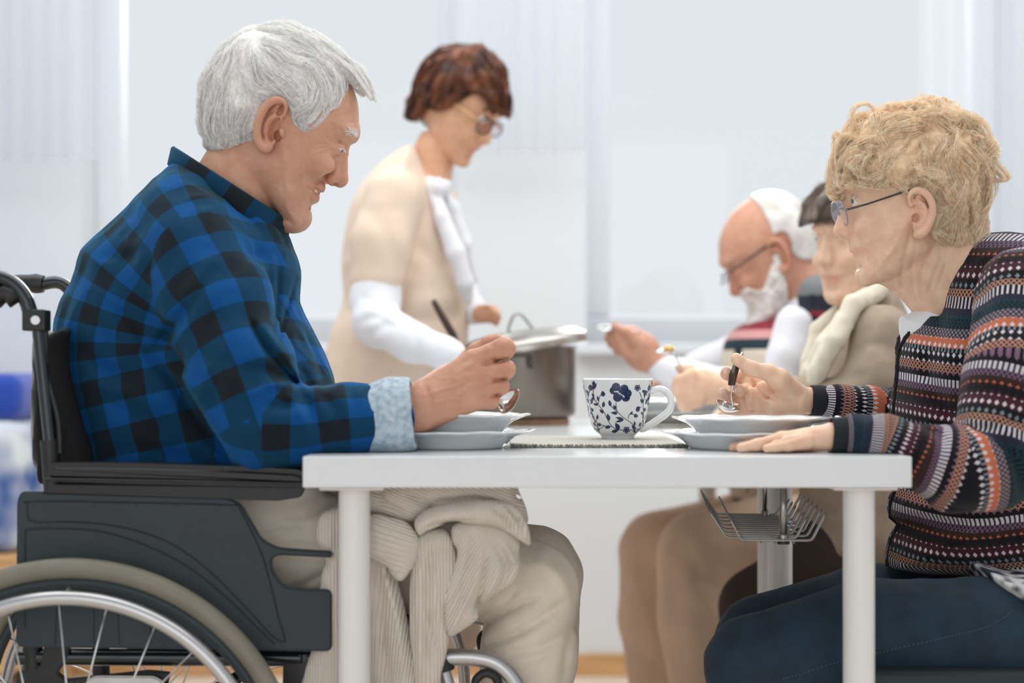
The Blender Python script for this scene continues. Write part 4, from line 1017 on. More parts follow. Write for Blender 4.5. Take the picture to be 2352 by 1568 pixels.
# turned cuff
CU = S(YM, 60)
CU.chain([(868, 962, 2.155, 82), (905, 955, 2.157, 88), (936, 950, 2.16, 84)], 8, Y=True)
CU.chain([(820, 962, 2.155, 70), (905, 955, 2.157, 70), (990, 940, 2.16, 70)], 3, mode=-1, Y=True)
cuf = linefield([([(880, 885), (905, 930), (915, 985)], 2.5, 7), ([(905, 960), (925, 990), (930, 1020)], 3, 6), ([(885, 960), (900, 1000), (895, 1030)], 3, 7), ([(925, 880), (945, 930), (950, 960)], -2, 5)], 1.5)
CU.disp += [lambda P, D: np.maximum(D, P[:, 0]*.99-P[:, 1]*.1-(SH.pp((950, 950, 2.16))[0]*.99-945*.1)), dcloth(cuf, 1.5, 30), carve_table(YM, .5)]
M['chambray'] = mat('pale_chambray', (192, 205, 214), .9, c2=(150, 170, 186), vscale=120, bump=.3, bscale=900)
sdfob('cuff', CU, FM, (780, 830, 180), (1000, 1060, 380), 2.8, M['chambray'], shirt, it=2)
# a shirt button band and pocket flap edge on the chest
PF = S(YM, 40); PF.chain([(640, 824, 2.30, 3), (700, 855, 2.27, 3.5), (752, 872, 2.28, 3.5), (764, 892, 2.29, 3)], 3, Y=True)

# ---- trousers
M['beige'] = mat('beige_twill', (226, 215, 199), .85, vary=.03, vscale=20, bump=.3, bscale=900, sheen=.1)
TR = S(YM, margin=60)
TR.chain([(400, 1200, 2.26, 128), (700, 1240, 2.255, 120), (1000, 1305, 2.25, 112), (1222, 1352, 2.25, 106), (1212, 1500, 2.25, 112), (1195, 1900, 2.25, 78), (1195, 2140, 2.25, 66)], 14, Y=True)
TR.chain([(400, 1200, 2.42, 128), (700, 1230, 2.42, 120), (1000, 1280, 2.42, 112), (1227, 1318, 2.42, 108), (1216, 1500, 2.42, 110), (1195, 1850, 2.42, 78), (1195, 2060, 2.42, 64)], 14, Y=True)
TR.ell((430, 1190, 0), (190, 150, 235), k=40)
tf = linefield([([(1075, 1480), (1120, 1430), (1180, 1395), (1240, 1370)], 19.8, 5.4), ([(1085, 1490), (1150, 1470), (1230, 1430), (1300, 1380)], 17.6, 7.2), ([(1100, 1495), (1180, 1500), (1260, 1480), (1315, 1440)], 13.2, 7.2), ([(1075, 1475), (1090, 1430), (1130, 1380)], 15.4, 5.4),
    ([(1140, 1568), (1220, 1540), (1290, 1500)], 11, 9), ([(1100, 1420), (1150, 1395), (1190, 1350)], 13.2, 4.5), ([(1230, 1290), (1280, 1320), (1305, 1380)], -8.8, 9), ([(1290, 1568), (1300, 1500), (1318, 1430)], 8.8, 7.2),
    ([(590, 1225), (640, 1210), (720, 1215)], 15.4, 7.2), ([(600, 1250), (660, 1235), (740, 1240)], 13.2, 7.2), ([(640, 1190), (700, 1180), (760, 1150)], 15.4, 8.1), ([(700, 1340), (730, 1325), (760, 1315)], 13.2, 5.4)], 2.)
TR.disp.append(dcloth(tf, 3.5, 60))
tr_ = sdfob('trousers', TR, FM, (240, 1040, -300), (1420, 2330, 330), 7, M['beige'], man, it=2)
M['shoe'] = mat('dark_shoe', (60, 50, 44), .5)
for Yq in (2.25, 2.42):
    Z = S(YM, 60); q = YM/Yq; zf = CY+CZ/(Yq/F)
    Z.chain([(1180, zf-150, Yq, 62), (1200, zf-62, Yq, 56), (1320, zf-52, Yq, 48), (1400, zf-40, Yq, 36)], 20, Y=True)
    vf = CY+CZ/sm-2
    Z.disp.append(lambda P, D: np.maximum(D, P[:, 1]-vf)); wq = (YM-Yq)/sm
    sdfob('shoe', Z, FM, (1050, vf-260, wq-90), (1500, vf+20, wq+90), 5., M['shoe'], man)
# ================= wheelchair =================
YWC = 2.125; YWF = 2.545
wc = empty('wheelchair', W(300, 1700, YM), 'black folding wheelchair with grey tyres under the man in plaid', 'wheelchair')
wc.location.z = 0
def T(name, pts, r, m, parent=wc, seg=14, Y=YWC, smooth=True, n=6, flat=1):
    if len(pts[0]) == 2: pts = [(x, y, Y) for x, y in pts]
    P = spline(pts, n) if len(pts) > 2 and n else np.array(pts, float)
    bm = bmesh.new(); tube(bm, [W(*p) for p in P], r, seg, flat=flat); return obj(name, bm, m, parent, angle=50)
for Yq, near_ in ((YWC, 1), (YWF, 0)):
    k = YWC/Yq
    def q(x, y): return (CX+(x-CX)*k, CY+(y-CY)*k)
    h = T('push_handle', [q(-80, 632), q(-20, 634), q(25, 648), q(55, 680), q(70, 720), q(76, 745)], .0098, M['blackmetal'], Y=Yq) if near_ else \
        T('push_handle', [(100, 652), (128, 648), (150, 656), (166, 680), (180, 740)], .0098, M['blackmetal'], Y=Yq)
    if near_:
        gp = [(-75, 664), (-50, 668), (-30, 678), (-12, 670), (2, 682), (14, 672), (26, 682), (38, 674), (46, 672)]
        T('grip', gp, [.012, .013, .014, .012, .0145, .0125, .014, .011, .006], M['black'], h, n=0)
    else:
        T('grip', [(20, 650), (70, 651), (84, 651), (100, 652)], [.013, .014, .0155, .0135], M['black'], h, Y=Yq, n=0)
    T('back_post', [q(88, 752), q(120, 1060)], .0085, M['blackmetal'], Y=Yq)
    T('post_sleeve', [q(113, 1010), q(122, 1130)], .012, M['black'], Y=Yq)
    if near_:
        for x, y in ((92, 866), (97, 896)):
            bm = bmesh.new(); c = W(x, y, Yq-.0082); lathe(bm, [(.0001, 0), (.0022, 0)], (0, 0, 0), 12); bmesh.ops.transform(bm, matrix=Matrix.Translation(c) @ Matrix.Rotation(R(90), 4, 'X'), verts=bm.verts); obj('adjusting_hole', bm, M['dark'], wc)
        bm = bmesh.new(); a = W(57, 760, Yq); b = W(116, 711, Yq); box(bm, (a.x, Yq-.014, a.z), (b.x-.003, Yq+.014, b.z), .002); br = obj('hinge_block', bm, M['black'], wc)
        T('bolt', [(81, 735, Yq-.019), (81, 735, Yq-.010)], .0058, M['silver'], br, n=0)
        T('back_strap', [(104, 752), (108, 860), (133, 960), (138, 1040)], .004, M['black'])
# backrest sling and its pale outer cover
BR = S(YM, 60); BR.infl([BR.pp((x, y, 2.165))[:2] for x, y in [(150, 752), (120, 745), (85, 780), (78, 900), (80, 1040), (95, 1140), (215, 1140), (205, 1060), (180, 980), (150, 880), (140, 800)]], 0, 22, 270, k=1)
sdfob('backrest', BR, FM, (90, 640, -300), (330, 1220, 300), 7., M["fabric_black"], wc)
M['greyfab'] = mat('pale_grey_fabric', (150, 150, 148), .8, bump=.2, bscale=300)
BC = S(YM, 60); BC.infl([BC.pp((x, y, 2.175))[:2] for x, y in [(100, 760), (66, 770), (58, 900), (60, 1030), (76, 1120), (92, 1120), (84, 1000), (80, 880), (96, 790)]], 0, 12, 255, k=1)
sdfob('back_pocket', BC, FM, (70, 640, -290), (240, 1220, 290), 7., M['greyfab'], wc)
def slab(name, poly, Y, th, m, parent=wc, bev=.002, sm_=4, seg=3):
    P = [tuple(p) for p in (spline(poly, sm_, True) if sm_ else poly)]
    bm = bmesh.new(); prism(bm, pxpoly(P, Y), Y, Y+th, bev, seg); return obj(name, bm, m, parent, angle=40)
def rounded(pts, r=14, n=5):
    out = []; P = [np.array(p, float) for p in pts]
    for i in range(len(P)):
        a, b, c = P[i-1], P[i], P[(i+1) % len(P)]; ra = min(r, np.linalg.norm(a-b)/2.05, np.linalg.norm(c-b)/2.05); p0 = b+(a-b)/np.linalg.norm(a-b)*ra; p1 = b+(c-b)/np.linalg.norm(c-b)*ra
        for k in range(n+1): t = k/n; out.append(tuple((1-t)**2*p0+2*t*(1-t)*b+t*t*p1))
    return out
for Yq, s_ in ((2.095, 1), (2.555, 0)):
    k = 2.095/Yq
    def q(L_): return [(CX+(x-CX)*k, CY+(y-CY)*k) for x, y in L_]
    pad = slab('armrest_pad', rounded(q([(103, 1106), (106, 1074), (118, 1063), (300, 1064), (560, 1072), (686, 1079), (706, 1092), (706, 1120), (500, 1116), (300, 1112)]), 12), Yq, .052, M['black'], bev=.008, sm_=0, seg=5)
    if s_: T('seam', [(105, 1099), (300, 1102), (700, 1110)], .0012, M['blackmetal'], pad, Y=Yq-.0002, n=4)
    slab('armrest_bracket', rounded(q([(108, 1112), (700, 1118), (690, 1142), (640, 1150), (108, 1132)]), 6), Yq+.018, .016, M['black'], sm_=0, bev=.001)
    pan = slab('side_panel', rounded(q([(36, 1486), (38, 1150), (48, 1128), (524, 1142), (554, 1158), (602, 1240), (640, 1258), (762, 1266), (762, 1281), (640, 1275), (624, 1282), (624, 1308), (650, 1346), (690, 1353), (762, 1354), (762, 1496), (600, 1494)]), 16), Yq+.024, .010, M['panel'], bev=.0025, sm_=0)
    if s_:
        Yp = Yq+.0238
        for ln in ([(62, 1185), (64, 1160), (74, 1151), (300, 1154), (530, 1160), (552, 1172), (600, 1270), (626, 1360), (640, 1420), (654, 1465), (646, 1473), (620, 1455), (560, 1390), (480, 1310), (400, 1252), (320, 1220), (240, 1204), (160, 1198), (80, 1198), (62, 1185)],
                   [(57, 1440), (57, 1300), (58, 1228), (68, 1215), (160, 1214), (240, 1222), (330, 1250), (430, 1300), (520, 1372), (590, 1440), (630, 1478)]):
            T('moulded_rib', ln, .0011, M['black'], pan, Y=Yp, n=5, seg=8)
        for x in (122, 217, 313, 408, 503): T('rivet_hole', [(x, 1162, Yp-.0006), (x, 1162, Yp+.001)], .0016, M['dark'], pan, n=0, seg=10)
        for x, y, r in ((188, 1130, .0022), (450, 1137, .002), (125, 1121, .0026), (150, 1122, .0026)): T('rivet', [(x, y, Yp-.0016), (x, y, Yp+.001)], r, M['silver'], pan, n=0, seg=10)
        for x in (130, 215, 270, 340): T('moulded_rib', [(x, 1385), (x+2*(x-200)/40, 1478)], .0008, M['black'], pan, Y=Yp, n=0, seg=6)
# wheels
def wheel(Y, sgn, px, py, rpx):
    c = W(px, py, Y); s = Y/F; R_ = rpx*s
    wh = empty('main_wheel', c); wh.parent = wc; wh.matrix_parent_inverse = Matrix.Translation(-Vector(wc.location))
    def ring(name, r, tr, m, y=0., seg=160, ts=12, flat=1.):
        bm = bmesh.new(); tube(bm, [(c.x+r*math.cos(a), c.y+y, c.z+r*math.sin(a)) for a in [2*PI*k/seg for k in range(seg)]], tr, ts, closed=True, flat=flat)
        return obj(name, bm, m, wh, smooth=True)
    ring('tyre', R_-.0133, .0133, M['tyre'], ts=16); ring('wheel_rim', R_-.031, .0085, M['panel'], flat=1)
    ring('push_rim', R_-.0465, .0093, M['silver'], y=-.030*sgn)
    for k in range(6):
        a = 2*PI*(k+.5)/6; ca, sa = math.cos(a), math.sin(a)
        bm = bmesh.new(); tube(bm, [(c.x+(R_-.0465)*ca, c.y-.03*sgn, c.z+(R_-.0465)*sa), (c.x+(R_-.034)*ca, c.y, c.z+(R_-.034)*sa)], .003, 8); obj('rim_bracket', bm, M['silver'], wh, smooth=True)
    for k in range(24):
        a = 2*PI*(k+.25)/24; b = a+(.55 if k % 2 else -.55); hy = .028*(1 if k % 4 < 2 else -1)
        bm = bmesh.new(); tube(bm, [(c.x+.03*math.cos(b), c.y+hy*.8-.01*sgn, c.z+.03*math.sin(b)), (c.x+(R_-.036)*math.cos(a), c.y, c.z+(R_-.036)*math.sin(a))], .0013, 6); obj('spoke', bm, M['steel2'], wh, smooth=True)
    bm = bmesh.new(); lathe(bm, [(.001, -.04), (.02, -.04), (.033, -.026), (.033, -.02), (.016, -.014), (.016, .02), (.033, .026), (.033, .03), (.001, .034)], (0, 0, 0), 32)
    bmesh.ops.transform(bm, matrix=Matrix.Translation(c) @ Matrix.Rotation(R(90), 4, 'X'), verts=bm.verts); obj('hub', bm, M['silver'], wh, angle=35)
wheel(2.078, 1, 163, 1821, 540)
wheel(2.585, -1, CX+(163-CX)*2.078/2.585, CY+(1821-CY)*2.078/2.585, 540*2.078/2.585)
# frame, seat, footrests
for Yq in (2.155, 2.51):
    k = 2.155/Yq
    def q(L_): return [(CX+(x-CX)*k, CY+(y-CY)*k) for x, y in L_]
    T('seat_tube', q([(40, 1508), (880, 1512)]), .011, M['blackmetal'], Y=Yq, n=0)
    T('lower_tube', q([(60, 1800), (860, 1790)]), .011, M['blackmetal'], Y=Yq, n=0)
    T('upright', q([(75, 1470), (80, 1900)]), .013, M['black'], Y=Yq, n=0)
    T('upright', q([(700, 1500), (700, 1990)]), .012, M['blackmetal'], Y=Yq, n=0)
    T('footrest_hanger', q([(880, 1512), (1000, 1510), (1090, 1510), (1150, 1530), (1195, 1590), (1240, 1720), (1290, 1980), (1330, 2180)]), .0112, M['silver'], Y=Yq)
    T('clamp', q([(1012, 1500), (1022, 1540)]), .0135, M['black'], Y=Yq, n=0)
    T('hanger_bracket', q([(1018, 1536), (1046, 1640), (1050, 1760)]), .009, M['silver'], Y=Yq)
    T('release_lever', q([(1095, 1600), (1092, 1565), (1112, 1546), (1135, 1552), (1148, 1575)]), .006, M['black'], Y=Yq-.006)
    a = W(*q([(1230, 2200)])[0], Yq); bm = bmesh.new(); box(bm, (a.x-.01, Yq-.01, .055), (a.x+.16, Yq+.15*(1 if Yq < 2.3 else -1), .066), .003); obj('footplate', bm, M['black'], wc)
    cw = W(*q([(720, 2080)])[0], Yq); rr = .062
    bm = bmesh.new(); tube(bm, [(cw.x+(rr-.012)*math.cos(t), Yq, rr+.001+(rr-.012)*math.sin(t)) for t in [2*PI*j/40 for j in range(40)]], .012, 10, closed=True); cs = obj('caster_tyre', bm, M['tyre'], wc, smooth=True)
    bm = bmesh.new(); lathe(bm, [(.001, -.012), (rr-.018, -.01), (rr-.018, .01), (.001, .012)], (0, 0, 0), 24); bmesh.ops.transform(bm, matrix=Matrix.Translation((cw.x, Yq, rr+.001)) @ Matrix.Rotation(R(90), 4, 'X'), verts=bm.verts); obj('caster_hub', bm, M['black'], wc)
T('cross_brace', [(120, 1800, 2.16), (640, 1500, 2.5)], .010, M['blackmetal'], n=0); T('cross_brace', [(120, 1560, 2.5), (660, 1850, 2.16)], .010, M['blackmetal'], n=0)
slab('frame_gusset', rounded([(100, 1484), (160, 1484), (150, 1520), (130, 1545), (150, 1560), (340, 1540), (390, 1545), (382, 1580), (35, 1600), (38, 1545), (92, 1530)], 8), 2.142, .012, M['black'], sm_=0)
slab('axle_plate', rounded([(186, 1640), (192, 1570), (215, 1552), (355, 1553), (378, 1568), (380, 1640)], 12), 2.128, .008, M['silver'], sm_=0)
slab('front_gusset', rounded([(650, 1520), (722, 1520), (722, 1570), (700, 1600), (648, 1600)], 8), 2.142, .012, M['black'], sm_=0)
a, b = W(160, 1300, 2.15), W(880, 1260, 2.5)
ST = S(YM, 60); ST.infl([(170, 1330), (180, 1250), (300, 1235), (700, 1260), (960, 1290), (990, 1330), (960, 1375), (500, 1370), (200, 1360)], 0, 28, 262, k=1)
# cushion sits below the thighs
ST2 = S(YM, 60); ST2.infl([(190, 1440), (190, 1375), (260, 1352), (700, 1380), (960, 1420), (985, 1450), (960, 1480), (500, 1478)], 0, 28, 262, k=1)
sdfob('seat_cushion', ST2, FM, (140, 1300, -300), (1040, 1520, 300), 9., M['fabric_black'], wc)

# ================= knitted throw on his lap =================
def knitmat(name, c, c2, scale, rib=26.):
    m = mat(name, c, .95, c2=c2, vscale=30, sheen=.2); N = m.node_tree.nodes; L = m.node_tree.links; b = N['Principled BSDF']
    uv = N.new('ShaderNodeUVMap'); uv.uv_map = 'cloth'; w = N.new('ShaderNodeTexWave'); w.inputs['Scale'].default_value = .42; w.bands_direction = 'X'; w.wave_profile = 'SIN'; w.inputs['Distortion'].default_value = .3; L.new(uv.outputs[0], w.inputs['Vector'])
    n = N.new('ShaderNodeTexNoise'); n.inputs['Scale'].default_value = scale; tc = N.new('ShaderNodeTexCoord'); L.new(tc.outputs['Object'], n.inputs['Vector'])
    a = N.new('ShaderNodeMath'); a.operation = 'ADD'; L.new(w.outputs['Fac'], a.inputs[0]); L.new(n.outputs[0], a.inputs[1])
    bp = N.new('ShaderNodeBump'); bp.inputs['Strength'].default_value = .8; bp.inputs['Distance'].default_value = .003; L.new(a.outputs[0], bp.inputs['Height']); L.new(bp.outputs[0], b.inputs['Normal'])
    return m
M['knit'] = knitmat('cream_knit', (250, 240, 227), (242, 231, 217), 700)
throw = empty('throw', W(900, 1500, 2.2), 'cream knitted throw bunched over the lap and hanging beside the table leg', 'blanket')
YT = 2.15; FT = Frame(YT)
def piece(name, poly, w0, Rin, Hw, lines, ribs, lo_w=-140, hi_w=140, h=3.6, tilt=None, extra=None):
    Z = S(YT, 50); Z.infl(poly, w0, Rin, Hw, k=1, tilt=tilt)
    if extra: extra(Z)
    lines = [(a, max(-15, min(15, b*2.4)), c*.85) for a, b, c in lines] if name != 'fan_fold' else lines
    fld = linefield(lines, 2.)
    Z.disp.append(lambda P, D: D+fld(P[:, 0], P[:, 1])+2*noise3(P[:, 0]/30, P[:, 1]/30, P[:, 2]/30))
    P_ = np.array(poly)
    def um(P):
        u, v = ribs(P[:, 0], P[:, 1]); return np.stack([u, v], 1)
    return sdfob(name, Z, FT, (P_[:, 0].min()-20, P_[:, 1].min()-20, lo_w), (P_[:, 0].max()+20, P_[:, 1].max()+20, hi_w), h, M['knit'], throw, it=2, uv=lambda c: (np.zeros(len(c), int), [um]))
piece('side_fall', [(728, 1212), (738, 1180), (770, 1165), (830, 1165), (872, 1190), (900, 1280), (930, 1400), (950, 1500), (965, 1640), (930, 1850), (700, 1850), (712, 1560), (722, 1480), (738, 1330), (746, 1285), (730, 1250)], 6, 34, 30,
      [([(860, 1250), (880, 1400), (900, 1600), (905, 1800)], 10, 8), ([(870, 1180), (885, 1300), (915, 1420), (935, 1600)], -7, 9), ([(800, 1280), (806, 1500), (800, 1800)], 6, 14), ([(850, 1400), (855, 1600), (850, 1800)], 5, 7), ([(880, 1420), (888, 1600)], 5, 5), ([(765, 1220), (770, 1350), (755, 1550)], -5, 16), ([(745, 1300), (775, 1250), (780, 1190)], 4, 10)],
      lambda u, v: ((u+.12*(v-1500)*np.clip((u-850)/80, 0, 1))/9., v/9.), extra=lambda Z: Z.infl([(700, 1830), (960, 1830), (960, 1500), (720, 1500)], 6, 34, 26, k=20))
piece('fan_fold', [(800, 1195), (850, 1178), (900, 1180), (945, 1200), (966, 1235), (962, 1275), (940, 1310), (922, 1325), (900, 1308), (870, 1280), (830, 1270), (800, 1260)], 62, 40, 32,
      [([(845, 1185+12*k), (890, 1196+14*k), (955-3*k, 1222+13*k)], 3.2, 2.6) for k in range(8)], lambda u, v: ((v-.35*u)/9., u/9.), lo_w=0, h=2.2)
piece('centre_fall', [(960, 1230), (1005, 1210), (1035, 1225), (1050, 1280), (1042, 1340), (1030, 1400), (1032, 1450), (1028, 1490), (1012, 1560), (1000, 1680), (985, 1850), (930, 1850), (950, 1700), (955, 1560), (944, 1440), (945, 1330)], 42, 32, 30,
      [([(1000, 1250), (985, 1330), (990, 1420), (1010, 1480)], 9, 5), ([(985, 1240), (965, 1330), (968, 1450), (975, 1560)], -6, 7), ([(1020, 1260), (1003, 1340), (1015, 1420), (1025, 1470)], -5, 7), ([(980, 1420), (985, 1520), (978, 1650)], 6, 6)],
      lambda u, v: (u/9., v/9.), lo_w=-60, h=2.6)
piece('draped_swag', [(1040, 1205), (1090, 1190), (1150, 1200), (1190, 1230), (1192, 1280), (1185, 1320), (1160, 1345), (1110, 1378), (1100, 1395), (1098, 1412), (1060, 1442), (1030, 1452), (1020, 1400), (1028, 1330), (1045, 1270)], 50, 46, 36,
      [([(1090, 1215), (1075, 1300), (1035, 1400)], 8, 6), ([(1110, 1240), (1095, 1320), (1060, 1390), (1045, 1430)], -7, 6), ([(1120, 1260), (1108, 1340), (1090, 1390)], 8, 5), ([(1150, 1270), (1135, 1330), (1120, 1360)], -5, 7), ([(1130, 1230), (1165, 1290), (1150, 1340)], 6, 7), ([(1160, 1240), (1185, 1290)], -5, 7), ([(1050, 1250), (1030, 1330)], 5, 5)],
      lambda u, v: ((u+.5*v)/9., v/9.), lo_w=-80, h=2.6)
piece('rolled_band', [(956, 1188), (990, 1160), (1050, 1146), (1110, 1142), (1160, 1146), (1195, 1165), (1214, 1205), (1218, 1245), (1195, 1235), (1150, 1206), (1090, 1196), (1030, 1198), (985, 1212), (966, 1222)], 72, 30, 34,
      [([(1140, 1160), (1165, 1185), (1175, 1210)], 7, 6), ([(1165, 1155), (1190, 1185), (1200, 1225)], 5, 5), ([(975, 1205), (1030, 1190), (1090, 1188)], 3, 4)], lambda u, v: (u/9., v/9.), lo_w=0, h=2.4)
piece('top_fold', [(800, 1120), (860, 1100), (1000, 1085), (1100, 1080), (1175, 1100), (1192, 1125), (1204, 1150), (1212, 1200), (1180, 1210), (1100, 1170), (1000, 1180), (940, 1200), (880, 1180), (820, 1170)], 10, 50, 60,
      [([(940, 1125), (990, 1160), (1010, 1190)], 10, 8), ([(1000, 1150), (1090, 1140), (1180, 1160)], 8, 6), ([(1180, 1130), (1195, 1150)], 5, 5), ([(870, 1120), (890, 1150), (930, 1170)], 9, 6)], lambda u, v: ((v-.4*u)/9., u/9.), h=3., lo_w=-100)
# ================= the blonde woman in the patterned cardigan =================
YB_ = 2.36; FL = Frame(YB_); sl = YB_/F
lady = empty('person', W(2300, 1450, YB_), 'woman with curly blonde hair and glasses in patterned cardigan, right side of table', 'person')
def NL_(u, v, w): k = 1-w*sl/YB_; return (CX+(u-CX)*k, CY+(v-CY)*k, w)
def lady_head(S_, ear=True):
    L = S_
    L.infl([(1946, 380), (1934, 410), (1932, 434), (1940, 456), (1946, 490), (1950, 530), (1950, 556), (1955, 574), (1964, 585), (1969, 604), (1973, 618), (1975, 634), (1989, 648), (2016, 646), (2060, 636), (2110, 610), (2160, 575), (2210, 530),
            (2236, 470), (2244, 410), (2230, 350), (2190, 302), (2130, 278), (2060, 284), (1995, 318)], 0, 138, 118, k=1)
    L.infl([(2060, 560), (2030, 640), (2050, 668), (2078, 696), (2102, 724), (2140, 780), (2250, 740), (2262, 620), (2240, 520), (2150, 480)], 0, 100, 76, k=26)
    L.ell(NL_(1992, 520, 56), (30, 24, 26), ang=-20, k=20, mir=True)
    L.chain([(2090, 570, 74, 20), (2030, 610, 50, 20), (1990, 634, 18, 18)], k=22, mir=True)
    L.ell((1990, 632, 0), (18, 17, 22), k=12)
    L.ell((1940, 432, 32), (12, 9, 30), ang=-50, k=12, mir=True)
    L.ell(NL_(1950, 462, 42), (15, 15, 20), k=12, mode=-1, mir=True)
    L.ell(NL_(1970, 461, 42), (17.5, 17, 19), k=4, mir=True)
    L.ell(NL_(1953, 461, 43), (8, 4.5, 15), ang=-8, k=2, mode=-1, mir=True)
    L.cap((1943, 466, 0, 9), (1930, 520, 0, 13), k=10); L.ell((1930, 531, 0), (16, 15, 15), k=7)
    L.ell((1945, 538, 14), (14, 12, 9), ang=15, k=6, mir=True); L.cap((1945, 490, 9, 10), (1942, 525, 14, 11), k=10, mir=True)
    L.ell((1938, 550, 11), (7, 4.5, 5), k=3, mode=-1, mir=True)
    L.ell((1963, 572, 0), (9, 9, 28), ang=28, k=7); L.ell((1971, 591, 0), (9, 9, 25), ang=10, k=7)
    L.chain([(1954, 581, 0, 2.4)]+[NL_(u, v, surf_w(L, u, v, sl, YB_))+(r_,) for u, v, r_ in ((1961, 581, 2.4), (1969, 581, 2.4), (1978, 579, 2.), (1985, 577, 1.6))], 3, mode=-1, mir=True)
    L.ell((1972, 612, 0), (6, 6, 26), k=8, mode=-1)
    S_.n_ear = len(L.ops)
    if ear:
        we = 112
        L.ell(NL_(2117, 488, we+8), (27, 55, 9), ang=6, yaw=28, k=5)
        smoothchain(L, [NL_(*q[:3])+(q[3],) for q in ((2094, 470, we+14, 7), (2092, 448, we+20, 7), (2106, 437, we+24, 7), (2126, 444, we+26, 7.5), (2140, 466, we+27, 7.5), (2142, 492, we+25, 7), (2133, 518, we+19, 8), (2118, 536, we+13, 10), (2106, 538, we+9, 9))], k=4)
        smoothchain(L, [NL_(*q[:3])+(q[3],) for q in ((2108, 462, we+19, 5), (2124, 476, we+20, 5), (2124, 502, we+18, 5), (2112, 520, we+14, 5))], k=4)
        L.ell(NL_(2105, 492, we+20), (11, 22, 13), ang=-6, k=4, mode=-1); L.ell(NL_(2104, 500, we+6), (7, 10, 18), k=3, mode=-1); L.ell(NL_(2100, 458, we+24), (7, 11, 8), ang=-15, k=3, mode=-1)
        L.ell((2117, 488, -we-8), (27, 55, 9), ang=6, yaw=-28, k=5)
    return S_
LH = lady_head(S(YB_, margin=45)); LK = S(YB_, margin=60); LK.ops = LH.ops[:LH.n_ear]
lw = linefield([([(1953, 545), (1975, 562), (1990, 578), (1999, 600), (2012, 632)], 3.6, 3), ([(1992, 570), (1998, 590), (1994, 604)], 2.5, 2.5), ([(2003, 575), (2012, 600), (2022, 625)], 2., 2.5), ([(2016, 555), (2028, 590), (2040, 622)], 1.6, 3), ([(1990, 485), (2010, 500), (2030, 530)], 1.3, 2.5),
    ([(1985, 478), (2002, 484), (2020, 484)], 1.4, 1.8), ([(1986, 470), (2006, 470), (2024, 466)], 1.3, 1.8), ([(1984, 484), (2000, 494), (2012, 508)], 1.3, 1.8), ([(1958, 462), (1970, 466), (1984, 462)], 2, 1.6), ([(1958, 452), (1970, 448), (1984, 454)], 1.6, 2), ([(1962, 476), (1975, 480), (1988, 474)], 1.5, 2.5),
    ([(2092, 500), (2090, 540), (2078, 590), (2070, 640), (2074, 690)], 3.2, 4), ([(2106, 560), (2096, 610), (2100, 660), (2112, 710)], 2.6, 4), ([(2150, 560), (2120, 620), (2118, 680), (2130, 720)], 2.6, 5), ([(2180, 560), (2150, 620), (2130, 680)], 2., 4), ([(2045, 640), (2066, 668), (2090, 700)], 2, 4),
    ([(2085, 560), (2072, 620), (2066, 660)], -2, 5), ([(2198, 556), (2172, 610), (2150, 670)], 2, 4), ([(1962, 415), (1985, 420), (2010, 428)], 1, 2.5)], 1.)
def dlf(P, D):
    k = 1-P[:, 2]*sl/YB_
    return D+lw(CX+(P[:, 0]-CX)/k, CY+(P[:, 1]-CY)/k)*np.clip(np.abs(P[:, 2])/22, 0, 1)+.5*noise3(P[:, 0]/8, P[:, 1]/8, P[:, 2]/8)
LH.disp.append(dlf)
M['skin_lady'] = skinmat('skin_fair', (232, 196, 168)); M['skin_woman'] = M['skin_lady']
def tint_lady(P):
    t = np.ones((len(P), 3), f4); e = NL_(2117, 488, 112)
    red = near(P, e, (34, 65, 40))*.6+near(P, (1928, 532, 0), (24, 24, 26))*.5+near(P, NL_(1992, 525, 56), (34, 30, 40))*.3
    t *= 1-np.clip(red, 0, 1)[:, None]*np.array([.04, .2, .2], f4)
    lip = near(P, (1964, 575, 0), (18, 6, 34))+near(P, (1969, 588, 0), (16, 6, 30)); t *= 1-np.clip(lip, 0, 1)[:, None]*np.array([.1, .3, .27], f4)
    return t
_h_ = nets(LH.eval, (1895, 260, -150), (2275, 790, 160), 2.35); lp = [(relax(_h_[0], _h_[1], 1), _h_[1])]
# far hand with the spoon (palm to the camera)
LG = S(YB_, 40)
def LC(pts, k=6, mode=1, S_=None): (S_ or LG).chain(pts, k, mode, Y=True)
LC([(1960, 930, 2.44, 34), (1880, 922, 2.425, 31), (1835, 918, 2.42, 30)], 12)
LG.ell((1770, 912, 2.425), (62, 42, 18), ang=-8, k=18, Y=True); LG.ell((1720, 905, 2.44), (30, 42, 14), k=14, Y=True)
LC([(1830, 905, 2.415, 26), (1790, 872, 2.40, 25), (1765, 856, 2.398, 19), (1722, 846, 2.395, 17), (1694, 826, 2.392, 12), (1690, 821, 2.391, 10)], 10)
LC([(1830, 930, 2.41, 26), (1780, 930, 2.405, 24)], 14)
LC([(1740, 880, 2.445, 16), (1708, 860, 2.45, 14), (1682, 866, 2.435, 14), (1669, 858, 2.41, 13.5), (1668, 852, 2.403, 11)], 6)
LC([(1735, 898, 2.45, 15), (1716, 892, 2.445, 14), (1700, 897, 2.415, 13), (1697, 893, 2.407, 11.5)], 5)
LC([(1730, 915, 2.45, 15), (1692, 912, 2.455, 14), (1672, 910, 2.44, 13), (1661, 904, 2.415, 12), (1660, 900, 2.408, 10)], 5)
LC([(1735, 938, 2.445, 14), (1690, 944, 2.445, 12.5), (1668, 941, 2.43, 11.5), (1658, 934, 2.415, 10)], 5)
